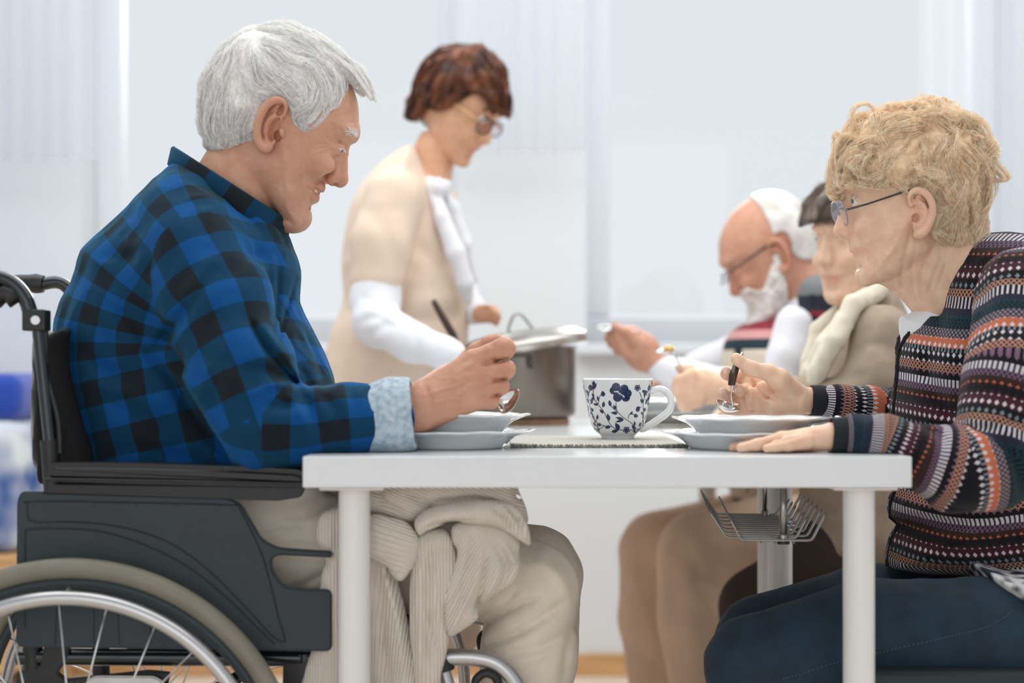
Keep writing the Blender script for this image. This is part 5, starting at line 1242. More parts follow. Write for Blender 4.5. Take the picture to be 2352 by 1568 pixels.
pal = linefield([([(1726, 866), (1732, 890), (1732, 920), (1728, 950)], 6, 2.4), ([(1728, 874), (1745, 900), (1765, 915), (1790, 922)], 6, 2.4), ([(1738, 900), (1745, 920), (1750, 935)], 4, 2.2), ([(1745, 870), (1760, 875)], 2.5, 2.5), ([(1843, 900), (1832, 930), (1835, 950)], 1.5, 4), ([(1760, 880), (1800, 890), (1830, 905)], -2, 12)], 1.)
LG.disp.append(lambda P, D: D+pal(CX+(P[:, 0]-CX)/(1-P[:, 2]*sl/YB_), CY+(P[:, 1]-CY)/(1-P[:, 2]*sl/YB_)))
q0 = LG.pp((1660, 800, 2.44))
vq = nets(LG.eval, (1610, 780, -190), (1950, 1010, -10), 2.1); lp.append((relax(vq[0], vq[1], 1), vq[1]))
# near hand, flat on the table
LN = S(YB_, 40)
LC([(1990, 1004, 2.125, 34), (1915, 1003, 2.125, 31), (1880, 1006, 2.127, 29)], 10, S_=LN)
LN.ell((1855, 1010, 2.14), (50, 25, 34), ang=-10, k=12, Y=True)
LC([(1850, 1014, 2.118, 20), (1810, 1020, 2.105, 16), (1782, 1024, 2.102, 13), (1762, 1029, 2.1, 10.5)], 8, S_=LN)
LC([(1850, 1004, 2.13, 21), (1795, 1009, 2.122, 17.5), (1740, 1021, 2.118, 13.5), (1702, 1028, 2.115, 11)], 8, S_=LN)
LC([(1852, 1002, 2.152, 20), (1795, 1006, 2.152, 17), (1730, 1018, 2.152, 13), (1683, 1027, 2.15, 10.5)], 8, S_=LN)
LC([(1855, 1002, 2.17, 20), (1800, 1006, 2.178, 16), (1740, 1014, 2.182, 13), (1705, 1020, 2.185, 10.5)], 8, S_=LN)
nv = linefield([([(1890, 985), (1850, 992), (1800, 1002)], -1.6, 4), ([(1895, 1000), (1850, 1003), (1815, 1014)], -1.2, 4), ([(1840, 1002), (1790, 1014), (1750, 1018)], 2.6, 3), ([(1790, 1012), (1788, 1024)], 1, 2), ([(1742, 1012), (1740, 1026)], 1, 2)], 1.)
LN.disp += [lambda P, D: D+nv(CX+(P[:, 0]-CX)/(1-P[:, 2]*sl/YB_), CY+(P[:, 1]-CY)/(1-P[:, 2]*sl/YB_)), carve_table(YB_, 1.)]
vq = nets(LN.eval, (1560, 940, 230), (2040, 1060, 480), 2.2); lp.append((relax(vq[0], vq[1], 1), vq[1]))
LB = S(YB_, 60)
LB.infl([(2200, 600), (2130, 760), (2100, 900), (2090, 1100), (2120, 1250), (2250, 1300), (2440, 1320), (2500, 1150), (2480, 800), (2380, 650), (2280, 600)], 0, 190, 175, k=10)
LB.chain([(2150, 540, 0, 80), (2230, 660, 0, 95)], k=30)
LB.chain([(2330, 700, 2.2, 70), (2250, 1070, 2.12, 60), (2060, 1020, 2.12, 38), (1960, 1000, 2.125, 33)], 16, Y=True); LB.chain([(2330, 720, 2.52, 70), (2200, 940, 2.52, 50), (1960, 928, 2.44, 32)], 16, Y=True)
for Yq in (2.25, 2.43): LB.chain([(2420, 1450, Yq, 90), (1750, 1530, Yq, 80), (1830, 1850, Yq, 50), (1850, 2180, Yq, 34), (1730, 2260, Yq, 26)], 20, Y=True)
LB.disp.append(carve_table(YB_, 4))
vq = nets(LB.eval, (1600, 480, -330), (2560, 2360, 450), 24.); lp.append((relax(vq[0], vq[1], 1), vq[1]))
def tint_l2(P): t = tint_lady(P); h_ = near(P, (1700, 890, -90), (60, 70, 60))*.6; return t*(1-h_[:, None]*np.array([.03, .12, .12], f4))
meshob('body', FL, lp, M['skin_lady'], lady, tint=tint_l2)
def nail(frm, c, Y, rx, ry, ang, parent, yaw=0):
    Z = S(frm, 30); Z.ell((c[0], c[1], Y), (rx, ry, 2.2), ang=ang, yaw=yaw, k=1, Y=True); p = Z.pp((c[0], c[1], Y))
    sdfob('fingernail', Z, Frame(frm), (p[0]-14, p[1]-16, p[2]-12), (p[0]+14, p[1]+16, p[2]+12), 1., M['nail'], parent, it=1)
nail(YB_, (1667, 851), 2.3965, 6, 9, 8, lady); nail(YB_, (1691, 896), 2.4015, 5.5, 8, 20, lady, 20); nail(YB_, (1656, 901), 2.4025, 5.5, 8.5, 15, lady)
# eye
eyeball(YB_, FL, NL_(1969.5, 461, 44), 15.8, lady, (-1, .15, .5))

# hair
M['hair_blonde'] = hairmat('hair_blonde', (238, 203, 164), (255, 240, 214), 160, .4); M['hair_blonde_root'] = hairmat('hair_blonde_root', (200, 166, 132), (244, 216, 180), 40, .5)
LHR = S(YB_, 70)
lhp = [(1915, 430), (1928, 424), (1950, 414), (1985, 412), (2020, 418), (2050, 424), (2080, 430), (2100, 424), (2118, 424), (2136, 436), (2150, 462), (2158, 500), (2156, 530), (2175, 545), (2215, 546), (2246, 538), (2290, 480), (2330, 350), (2250, 230), (2130, 200), (1990, 230), (1900, 300), (1890, 380)]
lhf = polyfield(lhp, 2., 60, 2, 3)
def lhair(P):
    k = np.where(P[:, 2] > 0, 1-P[:, 2]*sl/YB_, 1); u = CX+(P[:, 0]-CX)/k; v = CY+(P[:, 1]-CY)/k
    tt = np.clip((540-v)/250, .25, 1)
    hh = lhf(u, v); d = LK.eval(P, False)-((6+24*tt+9*tt*noise3(P[:, 0]/22, P[:, 1]/22, P[:, 2]/22))*np.clip(.3+hh/50, .3, 1)); e = -hh-2
    h_ = np.maximum(14-np.abs(d-e), 0)/14; return np.maximum(d, e)+h_*h_*3.5
LHR.add(lhair, (2100, 400, 0), 300, 1, 1)
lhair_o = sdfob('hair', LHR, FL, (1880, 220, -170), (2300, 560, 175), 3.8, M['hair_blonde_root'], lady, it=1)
rg = np.random.default_rng(11)
lfv = lambda P: lhf(CX+(P[:, 0]-CX)/(1-P[:, 2]*sl/YB_), CY+(P[:, 1]-CY)/(1-P[:, 2]*sl/YB_))
lfl = flow_from([(2110, 260, -.3, .3, .8), (2040, 280, -1, .3), (1980, 320, -.9, .6), (1940, 360, -.5, 1), (1960, 400, -.6, .8), (2020, 380, -.8, .7), (2080, 330, -.5, 1), (2080, 400, -.2, 1), (2140, 300, .6, .8), (2200, 300, 1, .4), (2240, 360, .8, .8), (2150, 380, .4, 1), (2200, 420, .6, 1), (2250, 440, .6, .8), (2180, 480, .2, 1), (2240, 500, .2, 1), (2200, 530, .1, 1), (2160, 440, 0, 1), (2040, 415, .6, .5)])
pts = hair_grow(LHR, 2200, ((1900, 230, -150), (2290, 555, 165)), lambda P: (lfv(P) > -4) & (P[:, 2] > -110), lfl, 16, 8., 1, 13, .8, 9, rg, 300, 1.0, .5)
strands('curls', FL, children(pts, 10, 3.5, 1.5, rg, 1.2), .00014, M['hair_blonde'], lhair_o)
locks([(20, [(1965, 300), (1952, 275), (1958, 250), (1980, 241), (2000, 250), (2010, 275)]), (-10, [(1975, 300), (1965, 280), (1970, 262), (1985, 258), (1996, 270)]), (30, [(2030, 300), (2020, 270), (2032, 248), (2052, 250), (2062, 275)]), (0, [(2075, 290), (2070, 262), (2090, 240), (2118, 228), (2142, 224), (2158, 245), (2165, 280)]),
       (10, [(2100, 280), (2110, 250), (2130, 238), (2145, 250), (2150, 275)]), (10, [(2160, 290), (2200, 275), (2235, 268), (2260, 290), (2272, 320), (2268, 340)]), (0, [(2190, 300), (2230, 300), (2262, 330), (2290, 356), (2285, 362), (2260, 355)]), (20, [(2210, 340), (2250, 350), (2275, 370), (2300, 395), (2310, 410), (2298, 418), (2270, 410)]),
       (30, [(2220, 370), (2260, 390), (2285, 400), (2295, 414), (2280, 420), (2262, 416)]), (30, [(1935, 330), (1915, 310), (1908, 318), (1912, 330)]), (50, [(1960, 330), (1930, 318), (1912, 335), (1905, 365), (1912, 395), (1926, 420)]), (30, [(1950, 345), (1920, 350), (1902, 375), (1908, 405), (1925, 430)]),
       (10, [(2235, 440), (2262, 455), (2268, 475), (2258, 486)]), (0, [(2230, 480), (2252, 500), (2253, 520)]), (10, [(2215, 500), (2235, 530), (2250, 545)]), (70, [(1990, 390), (1975, 375), (1958, 392), (1962, 415)]), (95, [(2060, 330), (2045, 310), (2022, 320), (2015, 350), (2030, 372), (2060, 378), (2085, 360)]),
       (100, [(2100, 300), (2085, 320), (2088, 350), (2110, 372), (2150, 378), (2180, 360)]), (100, [(2000, 350), (1985, 330), (1970, 345), (1975, 380), (1995, 400), (2020, 405)]), (105, [(2150, 330), (2170, 350), (2170, 390), (2190, 420), (2215, 430)]), (85, [(2200, 380), (2215, 410), (2235, 425)])], 70, .00014, FL, M['hair_blonde'], lhair_o, rg)
# glasses
M['tortoise'] = mat('dark_frame', (48, 40, 42), .25, coat=.4); M['clearframe'] = mat('clear_rim', (150, 142, 150), .15, coat=.5)
gl = empty('glasses', FL(np.array([NL_(1950, 480, 60)]))[0]); gl.parent = lady; gl.matrix_parent_inverse = Matrix.Translation(-Vector(lady.location))
def Lp(u, v, w): return Vector(FL(np.array([(u, v, w)], float))[0])
def lens(cu, cv, w, ru, rv, rw, ang, parent, P_=Lp, rimr=.0011, m=None):
    n = 32; pts = []
    for k in range(n):
        a = 2*PI*k/n; x, y, z = ru*math.cos(a), rv*math.sin(a), rw*math.cos(a)
        ca, sa = math.cos(R(ang)), math.sin(R(ang)); pts.append(P_(cu+x*ca-y*sa, cv+x*sa+y*ca, w+z))
    bm = bmesh.new(); tube(bm, pts, rimr, 8, closed=True); r_ = obj('rim', bm, m or M['clearframe'], parent, smooth=True)
    bm = bmesh.new(); c = sum(pts, Vector())/n; vs = [bm.verts.new(p) for p in pts]; cc = bm.verts.new(c)
    for k in range(n): bm.faces.new((cc, vs[k], vs[(k+1) % n]))
    g_ = obj('lens', bm, M['lens'], parent); sm_ = g_.modifiers.new('thickness', 'SOLIDIFY'); sm_.thickness = .0012
lens(*NL_(1935, 489, 34), 2, 29, 28, -18, gl); lens(1930, 486, -42, 3, 27, 34, -16, gl)
bm = bmesh.new(); tube(bm, [Lp(1934, 480, 12), Lp(1927, 478, 0), Lp(1930, 480, -12)], .0012, 8); obj('bridge', bm, M['clearframe'], gl, smooth=True)
for s_ in (1, -1):
    bm = bmesh.new(); tube(bm, [Lp(*NL_(1944, 481, 66*s_)), Lp(*NL_(1950, 480, 84*s_)), Lp(*NL_(1990, 469, 104*s_)), Lp(*NL_(2050, 449, 118*s_)), Lp(*NL_(2086, 437, 124*s_)), Lp(*NL_(2108, 434, 122*s_)), Lp(*NL_(2130, 452, 114*s_))], [.0026, .0028, .0022, .0022, .0026, .0024, .0015], 10, flat=.6)
    obj('temple', bm, M['tortoise'], gl, smooth=True)

# ---- cardigan
def knitpattern(name):
    m = bpy.data.materials.new(name); m.use_nodes = True; N = m.node_tree.nodes; L = m.node_tree.links; b = N['Principled BSDF']
    uv = N.new('ShaderNodeUVMap'); uv.uv_map = 'cloth'; sp = N.new('ShaderNodeSeparateXYZ'); L.new(uv.outputs[0], sp.inputs[0])
    def mth(op, a, v=None, b_=None):
        n = N.new('ShaderNodeMath'); n.operation = op; L.new(a, n.inputs[0])
        if b_ is not None: L.new(b_, n.inputs[1])
        elif v is not None: n.inputs[1].default_value = v
        return n.outputs[0]
    nz = N.new('ShaderNodeTexNoise'); nz.inputs['Scale'].default_value = .06; L.new(uv.outputs[0], nz.inputs['Vector'])
    v_ = sp.outputs[0]; u_ = sp.outputs[1]                       # x along the garment (px), y round it (px)
    fr = mth('FRACT', mth('DIVIDE', v_, 300.))
    K, MR, BR, RU, WH, TE, NA, LI, OR, GR, PK = (24, 23, 28), (66, 32, 42), (54, 38, 36), (182, 136, 116), (206, 200, 206), (26, 60, 70), (42, 42, 60), (142, 128, 138), (188, 106, 78), (120, 130, 138), (120, 92, 112)
    #        start, base, motif colour, motif (zigzag, diamond, dash)
    bands = [(0, K, MR, (0, 1, 0)), (22, MR, WH, (0, 1, 0)), (46, K, GR, (0, 1, 0)), (66, BR, RU, (1, 0, 0)), (82, K, WH, (0, 0, 1)), (104, NA, TE, (0, 1, 0)), (122, K, TE, (1, 0, 0)), (142, LI, K, (1, 0, 0)), (162, OR, WH, (0, 1, 0)), (184, K, GR, (0, 0, 1)),
             (194, K, WH, (0, 1, 0)), (220, MR, RU, (1, 0, 0)), (238, K, PK, (0, 1, 0)), (254, WH, NA, (0, 0, 1)), (270, NA, PK, (1, 0, 0)), (284, BR, OR, (0, 1, 0))]
    def ramp(cols):
        r = N.new('ShaderNodeValToRGB'); r.color_ramp.interpolation = 'CONSTANT'; e = r.color_ramp.elements; e[0].position = 0; e[0].color = cols[0][1]; e[1].position = cols[1][0]/300; e[1].color = cols[1][1]
        for p, c in cols[2:]: q = e.new(p/300); q.color = c
        L.new(fr, r.inputs[0]); return r.outputs[0]
    A = ramp([(b_[0], lin(b_[1])) for b_ in bands]); B = ramp([(b_[0], lin(b_[2])) for b_ in bands]); Cc = ramp([(b_[0], b_[3]+(1,)) for b_ in bands])
    tu = mth('MULTIPLY', mth('PINGPONG', mth('DIVIDE', u_, 12.), .5), 2.); tv = mth('MULTIPLY', mth('PINGPONG', mth('DIVIDE', v_, 20.), .5), 2.); tv2 = mth('MULTIPLY', mth('PINGPONG', mth('DIVIDE', v_, 12.), .5), 2.)
    tu2 = mth('MULTIPLY', mth('PINGPONG', mth('DIVIDE', u_, 18.), .5), 2.)
    zz = mth('LESS_THAN', mth('ABSOLUTE', mth('SUBTRACT', tu, b_=tv2)), .3); dm = mth('LESS_THAN', mth('ADD', tu2, b_=tv), .62); ds = mth('LESS_THAN', tu, .42)
    sc_ = N.new('ShaderNodeSeparateColor'); L.new(Cc, sc_.inputs[0])
    f_ = mth('ADD', mth('ADD', mth('MULTIPLY', zz, b_=sc_.outputs[0]), b_=mth('MULTIPLY', dm, b_=sc_.outputs[1])), b_=mth('MULTIPLY', ds, b_=sc_.outputs[2]))
    mx = N.new('ShaderNodeMix'); mx.data_type = 'RGBA'; L.new(f_, mx.inputs[0]); L.new(A, mx.inputs[6]); L.new(B, mx.inputs[7]); L.new(mx.outputs[2], b.inputs['Base Color'])
    b.inputs['Roughness'].default_value = .95; b.inputs['Specular IOR Level'].default_value = .15; b.inputs['Sheen Weight'].default_value = .1
    w = N.new('ShaderNodeTexWave'); w.inputs['Scale'].default_value = .09; w.bands_direction = 'Y'; L.new(uv.outputs[0], w.inputs['Vector']); bp = N.new('ShaderNodeBump'); bp.inputs['Strength'].default_value = .4; bp.inputs['Distance'].default_value = .001
    L.new(w.outputs['Fac'], bp.inputs['Height']); L.new(bp.outputs[0], b.inputs['Normal'])
    return m
M['fairisle'] = knitpattern('fair_isle_knit')
CD = S(YB_, 60)
ctor = [(2285, 534), (2240, 545), (2208, 560), (2182, 590), (2150, 645), (2120, 715), (2082, 765), (2064, 800), (2060, 870), (2052, 950), (2058, 1050), (2062, 1110), (2046, 1150), (2046, 1185), (2066, 1204), (2048, 1236), (2038, 1296), (2080, 1312), (2200, 1322), (2352, 1352), (2480, 1360), (2560, 1250), (2570, 900), (2520, 680), (2420, 560), (2330, 536)]
CD.infl(ctor, 0, 205, 225, k=1, smooth=5)
carm = [(2350, 680, 2.21, 112), (2330, 860, 2.15, 108), (2275, 1060, 2.12, 106), (2200, 1078, 2.115, 98), (2110, 1050, 2.115, 76), (2030, 1012, 2.118, 56), (1960, 1001, 2.12, 45), (1925, 1000, 2.12, 42)]
CD.chain(carm, 26, Y=True)
carf = [(2350, 700, 2.51, 108), (2240, 900, 2.54, 80), (2120, 945, 2.50, 58), (2000, 935, 2.44, 44), (1930, 926, 2.425, 38), (1885, 921, 2.42, 36)]
CD.chain(carf, 26, Y=True)
CD.cap((2100, 545, 0, 76), (2132, 705, 0, 64), k=3, mode=-1)
cfl = linefield([([(2300, 1000), (2330, 1060), (2345, 1130)], 15, 10.2), ([(2200, 975), (2260, 985), (2340, 965)], 13.5, 7.65), ([(2290, 950), (2320, 1000), (2400, 1060)], -10.5, 10.2), ([(2100, 990), (2110, 1030), (2100, 1080)], 7.5, 8.5), ([(2150, 980), (2165, 1040), (2150, 1110)], 7.5, 8.5), ([(2205, 985), (2225, 1050), (2215, 1130)], 7.5, 10.2), ([(2040, 965), (2050, 1000), (2040, 1035)], 6, 6.8), ([(1985, 960), (1992, 1000), (1985, 1035)], 4.5, 5.95),
    ([(2130, 800), (2140, 880), (2200, 960)], 15, 11.9), ([(2190, 600), (2160, 720), (2150, 850)], 9, 10.2), ([(2100, 900), (2150, 930), (2190, 975)], 12, 8.5), ([(2070, 1185), (2140, 1200), (2250, 1205), (2350, 1185)], 13.5, 9.35), ([(2060, 1120), (2150, 1150), (2260, 1185)], 6, 8.5), ([(2050, 1240), (2150, 1265), (2300, 1260)], 7.5, 11.9), ([(2240, 600), (2260, 700), (2250, 800)], 7.5, 13.6), ([(2080, 960), (2130, 985), (2180, 1020)], 7.5, 6.8)], 2.)
def dcl(fld, Y0, amp=2.5, sc=50):
    q = Y0/F
    def fn(P, D):
        k = 1-P[:, 2]*q/Y0; return D+fld(CX+(P[:, 0]-CX)/k, CY+(P[:, 1]-CY)/k)*np.clip((P[:, 2]-20)/40, 0, 1)+amp*(np.abs(noise3(P[:, 0]/sc, P[:, 1]/sc, P[:, 2]/sc))-.3)*2
    return fn
_un, _uf = CD.pp((1940, 1000, 2.12))[0], CD.pp((1881, 921, 2.42))[0]
def cutcuff(P, D):
    D = np.where((P[:, 2] > 200) & (P[:, 1] > 900), np.maximum(D, _un-P[:, 0]-.06*(P[:, 1]-1000)), D)
    return np.where((P[:, 2] < 100) & (P[:, 0] < 2000), np.maximum(D, _uf-P[:, 0]), D)
CD.disp += [dcl(cfl, YB_), carve_table(YB_, .8), cutcuff]
carL = [CD.pp(q) for q in carm]; carF = [CD.pp(q) for q in carf]
aN = S(YB_, 400); aN.chain(carL, 10); aF = S(YB_, 400); aF.chain(carF, 10); tC = S(YB_, 400); tC.infl(ctor, 0, 205, 225, k=1)
def creg(c):
    a, b, t = aN.eval(c), aF.eval(c), tC.eval(c); r = np.zeros(len(c), int); r[(a+4 < t)] = 1; r[(b+4 < t) & (c[:, 2] < 0) | ((b < t) & (c[:, 0] < 2050) & (c[:, 2] < 0))] = 2; return r
def cmapt(P):
    v = P[:, 1]; u = P[:, 0]; sl_ = np.clip((760-v)/300, 0, 1)
    return np.stack([v+10*np.sin(u/60)-sl_*(u-2150)*.55*0+sl_*(2352-u)*.25-P[:, 2]*.05, u+P[:, 2]*.8], 1)
axn = axmap(carL, 1.); axf = axmap(carF, 1.)
card = sdfob('cardigan', CD, FL, (1840, 500, -420), (2600, 1400, 570), 5.2, M['fairisle'], lady, it=2, uv=lambda c: (creg(c), [cmapt, lambda P: axn(P)*np.array([1, 1.1])+np.array([40, 0]), lambda P: axf(P)*.8]))
M['rib'] = mat('black_rib', (22, 24, 28), .9, bump=.4, bscale=500)
for nm, A_ in (('cuff', [(1945, 1000, 2.12, 44), (1912, 1001, 2.121, 42.5)]), ('cuff', [(1885, 921, 2.42, 37), (1862, 920, 2.42, 36)])):
    Z = S(YB_, 50); Z.chain(A_, 2, Y=True); Z.chain([(A_[1][0]-60, A_[1][1], A_[1][2], 37-4*(A_[1][2] > 2.3)), (A_[0][0], A_[0][1], A_[0][2], 37-4*(A_[1][2] > 2.3))], 2, mode=-1, Y=True)
    uL = Z.pp((A_[1][0]-3, 0, A_[1][2]))[0]; Z.disp += [lambda P, D, uL=uL: np.maximum(D, uL-P[:, 0]-.06*(P[:, 1]-950)), carve_table(YB_, .6)]
    c = Z.pp(A_[0]); sdfob(nm, Z, FL, (c[0]-110, c[1]-60, c[2]-60), (c[0]+60, c[1]+60, c[2]+60), 2., M['rib'], card, it=1)
TRM = S(YB_, 40); tp = []
for u0, v0, r0 in ((2240, 548, 8), (2214, 562, 8), (2198, 585, 7), (2182, 620, 6), (2165, 655, 6), (2145, 690, 6), (2124, 722, 6), (2100, 752, 5.5), (2080, 776, 5.5), (2066, 800, 5.5)):
    ws = np.arange(150, 0, -2.); e_ = CD.eval(np.stack([CX+(u0-CX)*(1-ws*sl/YB_), CY+(v0-CY)*(1-ws*sl/YB_), ws], 1)); hit = np.nonzero(e_ < 3)[0]
    wq_ = ws[hit[0]] if len(hit) else 10.; tp.append((CX+(u0-CX)*(1-wq_*sl/YB_), CY+(v0-CY)*(1-wq_*sl/YB_), wq_, r0))
TRM.chain(tp, 3, mir=True)
TRM.chain([(2064, 800, 6, 6), (2058, 870, 6, 5.5), (2050, 950, 6, 5), (2056, 1050, 6, 5), (2060, 1112, 6, 5), (2044, 1152, 6, 5), (2044, 1186, 6, 5), (2064, 1204, 6, 5), (2046, 1238, 6, 5), (2036, 1296, 6, 5)], 3)
sdfob('placket', TRM, FL, (2020, 510, -100), (2330, 1310, 100), 2.6, M['rib'], card, it=2)
M['tee'] = mat('white_cotton', (232, 233, 236), .9, bump=.1, bscale=600)
TE_ = S(YB_, 40); TE_.infl([(2068, 728), (2085, 722), (2125, 690), (2165, 640), (2200, 700), (2200, 840), (2082, 830), (2070, 775), (2066, 755)], 0, 60, 62, k=1)
sdfob('t_shirt', TE_, FL, (2040, 600, -90), (2240, 870, 90), 3., M['tee'], lady, it=2)
TE2 = S(YB_, 40); TE2.infl([TE2.pp((x, y, 2.17))[:2] for x, y in [(2270, 1300), (2352, 1320), (2460, 1330), (2500, 1440), (2420, 1440), (2360, 1420), (2322, 1388), (2290, 1350)]], 0, 60, 335, k=1)
M['teeprint'] = mat('printed_cotton', (236, 236, 238), .9, c2=(40, 44, 58), vscale=60, vdetail=0, bump=.1, bscale=600)
sdfob('t_shirt_hem', TE2, FL, (2120, 1240, -345), (2460, 1440, 345), 6., M['teeprint'], lady, it=2)
# ---- jeans
M['denim'] = mat('dark_denim', (15, 44, 62), .8, vary=.14, vscale=30, bump=.3, bscale=1400, sheen=.06); M['stitch'] = mat('denim_stitch', (70, 92, 110), .8)
JE = S(YB_, 60)
JE.chain([(2440, 1480, 2.25, 150), (2250, 1470, 2.24, 142), (2000, 1458, 2.24, 128), (1738, 1530, 2.24, 118), (1760, 1700, 2.24, 92), (1830, 2150, 2.24, 62)], 16, Y=True)
JE.chain([(2440, 1460, 2.45, 150), (2250, 1440, 2.44, 135), (2000, 1412, 2.43, 118), (1755, 1480, 2.43, 112), (1770, 1650, 2.43, 90), (1830, 2060, 2.43, 60)], 16, Y=True)
jf = linefield([([(1660, 1510), (1720, 1545), (1780, 1568)], 6, 7), ([(1700, 1568), (1740, 1530), (1800, 1510)], 4, 9), ([(1800, 1563), (1930, 1520), (2010, 1500), (2150, 1468), (2260, 1440), (2330, 1405)], -3, 3.5), ([(2100, 1380), (2200, 1350), (2300, 1360)], 5, 12), ([(2250, 1400), (2300, 1380), (2340, 1340)], 5, 8)], 2.)
JE.disp.append(dcl(jf, YB_, 2.5, 60))
jeans = sdfob('jeans', JE, FL, (1570, 1240, -330), (2640, 2280, 380), 7, M['denim'], lady, it=2)
seam = spline([(1800, 1561), (1930, 1518), (2010, 1498), (2150, 1466), (2260, 1438), (2330, 1403)], 30); sv = np.array([JE.pp((x, y, 2.165)) for x, y in seam], f4)
for _ in range(12): sv = sv-JE.grad(sv)*(JE.eval(sv)-.4)[:, None]*np.array([0, 0, 1], f4)
bm = bmesh.new(); wp = FL(sv)
for k in range(0, len(wp)-2, 2): tube(bm, [wp[k], wp[k+1]], .0007, 5)
st = obj('seam_stitching', bm, M['stitch'], jeans); st['kind'] = 'stuff'
for Yq in (2.24, 2.43):
    Z = S(YB_, 60); zf = CY+CZ/(Yq/F); Z.chain([(1840, zf-150, Yq, 58), (1820, zf-60, Yq, 52), (1700, zf-48, Yq, 44), (1630, zf-38, Yq, 34)], 20, Y=True); vf = CY+CZ/sl-2
    Z.disp.append(lambda P, D: np.maximum(D, P[:, 1]-vf)); wq = (YB_-Yq)/sl; sdfob('shoe', Z, FL, (1540, vf-260, wq-90), (1960, vf+20, wq+90), 5., M['shoe'], lady)
# ---- chairs
M['seat_dark'] = mat('dark_green_vinyl', (26, 42, 44), .6, bump=.1, bscale=300)
def chair(x0, x1, y0, y1, zs, label, back=True):
    c = empty('dining_chair', ((x0+x1)/2, (y0+y1)/2, 0), label, 'chair', 'dark chairs along the right side of the table')
    bm = bmesh.new(); box(bm, (x0, y0, zs-.05), (x1, y1, zs), .012, 3); obj('seat', bm, M['seat_dark'], c, smooth=False)
    for x in (x0+.03, x1-.03):
        for y in (y0+.03, y1-.03): bm = bmesh.new(); tube(bm, [(x, y, 0), (x, y, zs-.045)], .013, 12); obj('leg', bm, M['black'], c, angle=40)
    for y in (y0+.03, y1-.03): bm = bmesh.new(); tube(bm, [(x1-.03, y, zs-.04), (x1+.03, y, zs+.42)], .012, 12); obj('back_post', bm, M['black'], c, angle=40)
    bm = bmesh.new(); box(bm, (x1+.012, y0+.01, zs+.2), (x1+.04, y1-.01, zs+.44), .01, 3); obj('backrest', bm, M['seat_dark'], c)
chair(W(1985, 0, 2.12).x, W(1985, 0, 2.12).x+.44, 2.125, 2.57, W(0, 1542, 2.125).z, 'dark chair seat under the blonde woman in jeans at the lower right')

# ---- spoons
def spoon(label, hpts, bowl_c, bl, bw, u_dir, n_dir, parent=None, name='spoon'):
    """handle through hpts (world), bowl centred at bowl_c, long axis u_dir, opening towards n_dir"""
    u = Vector(u_dir).normalized(); n = Vector(n_dir); n = (n-u*n.dot(u)).normalized(); w = u.cross(n)
    sp_ = empty(name, bowl_c, label, 'spoon', 'steel soup spoons')
    bm = bmesh.new(); m_, q_ = 20, 6; rows = []
    for lift, sg in ((0, 1), (.0012, -1)):
        rr = []
        for j in range(q_+1):
            t = j/q_
            rr.append([bm.verts.new(Vector(bowl_c)+u*math.cos(a)*bl*t*(1+.12*math.cos(a))+w*math.sin(a)*bw*t*(1-.18*math.cos(a))-n*(.010*(1-t*t))+n*lift*(1 if j < q_ else .3)) for a in [2*PI*k/m_ for k in range(m_)]] if j else [bm.verts.new(Vector(bowl_c)-n*.010+n*lift)])
        for j in range(q_):
            A, B = rr[j], rr[j+1]
            for k in range(m_):
                if len(A) == 1: bm.faces.new((A[0], B[k], B[(k+1) % m_]))
                else: bm.faces.new((A[k], B[k], B[(k+1) % m_], A[(k+1) % m_]))
        rows.append(rr)
    for k in range(m_): bm.faces.new((rows[0][-1][k], rows[0][-1][(k+1) % m_], rows[1][-1][(k+1) % m_], rows[1][-1][k]))
    obj('bowl', bm, M['steel2'], sp_, smooth=True)
    P = spline([tuple(p) for p in hpts], 6); k = len(P); bm = bmesh.new(); tube(bm, P, [.0026+.0024*abs(i/(k-1)-.15) for i in range(k)], 10, flat=.5); obj('handle', bm, M['steel2'], sp_, smooth=True)
Ys = 2.395
b0 = W(1670, 930, Ys); spoon('steel spoon held over the soup plate by the blonde woman', [W(1683, 932, Ys), W(1679, 905, Ys), W(1683, 885, Ys), W(1686, 860, Ys+.004), W(1690, 838, Ys+.008), W(1704, 812, Ys+.02)], b0, .0195, .0125, (1, .25, -.35), (.15, -.35, .9))
M['wooden'] = M['brownhandle']
bm = bmesh.new(); tube(bm, [W(1680, 884, Ys-.002), W(1684, 862, Ys+.001), W(1692, 838, Ys+.006)], [.006, .0068, .006], 12, flat=.6); o = obj('spoon_grip', bm, M['brownhandle'], [x for x in col.objects if x.name.startswith('spoon')][0], smooth=True)
Ys = 2.20
spoon('steel spoon in the fist of the man in plaid above his plate', [W(1158, 935, Ys), W(1140, 915, Ys+.004), W(1110, 870, Ys+.008), W(1120, 800, Ys+.008), W(1134, 776, Ys+.006)], W(1165, 922, Ys-.005), .020, .0135, (.75, 0, .8), (-.3, -.8, .35))
# knife resting on the blonde woman's plate
kn = empty('knife', W(1890, 965, 2.2), 'steel knife blade resting on the rim of the soup plate', 'knife')
bm = bmesh.new(); a, b = W(1858, 977, 2.175), W(1922, 958, 2.24); tube(bm, [a, a.lerp(b, .3), a.lerp(b, .7), b], [.002, .006, .0065, .004], 10, flat=.3); obj('blade', bm, M['steel2'], kn, smooth=True)
bm = bmesh.new(); c_ = W(1990, 985, 2.33); tube(bm, [b, b.lerp(c_, .5), c_], [.004, .006, .005], 10, flat=.6); obj('handle', bm, M['steel2'], kn, smooth=True)
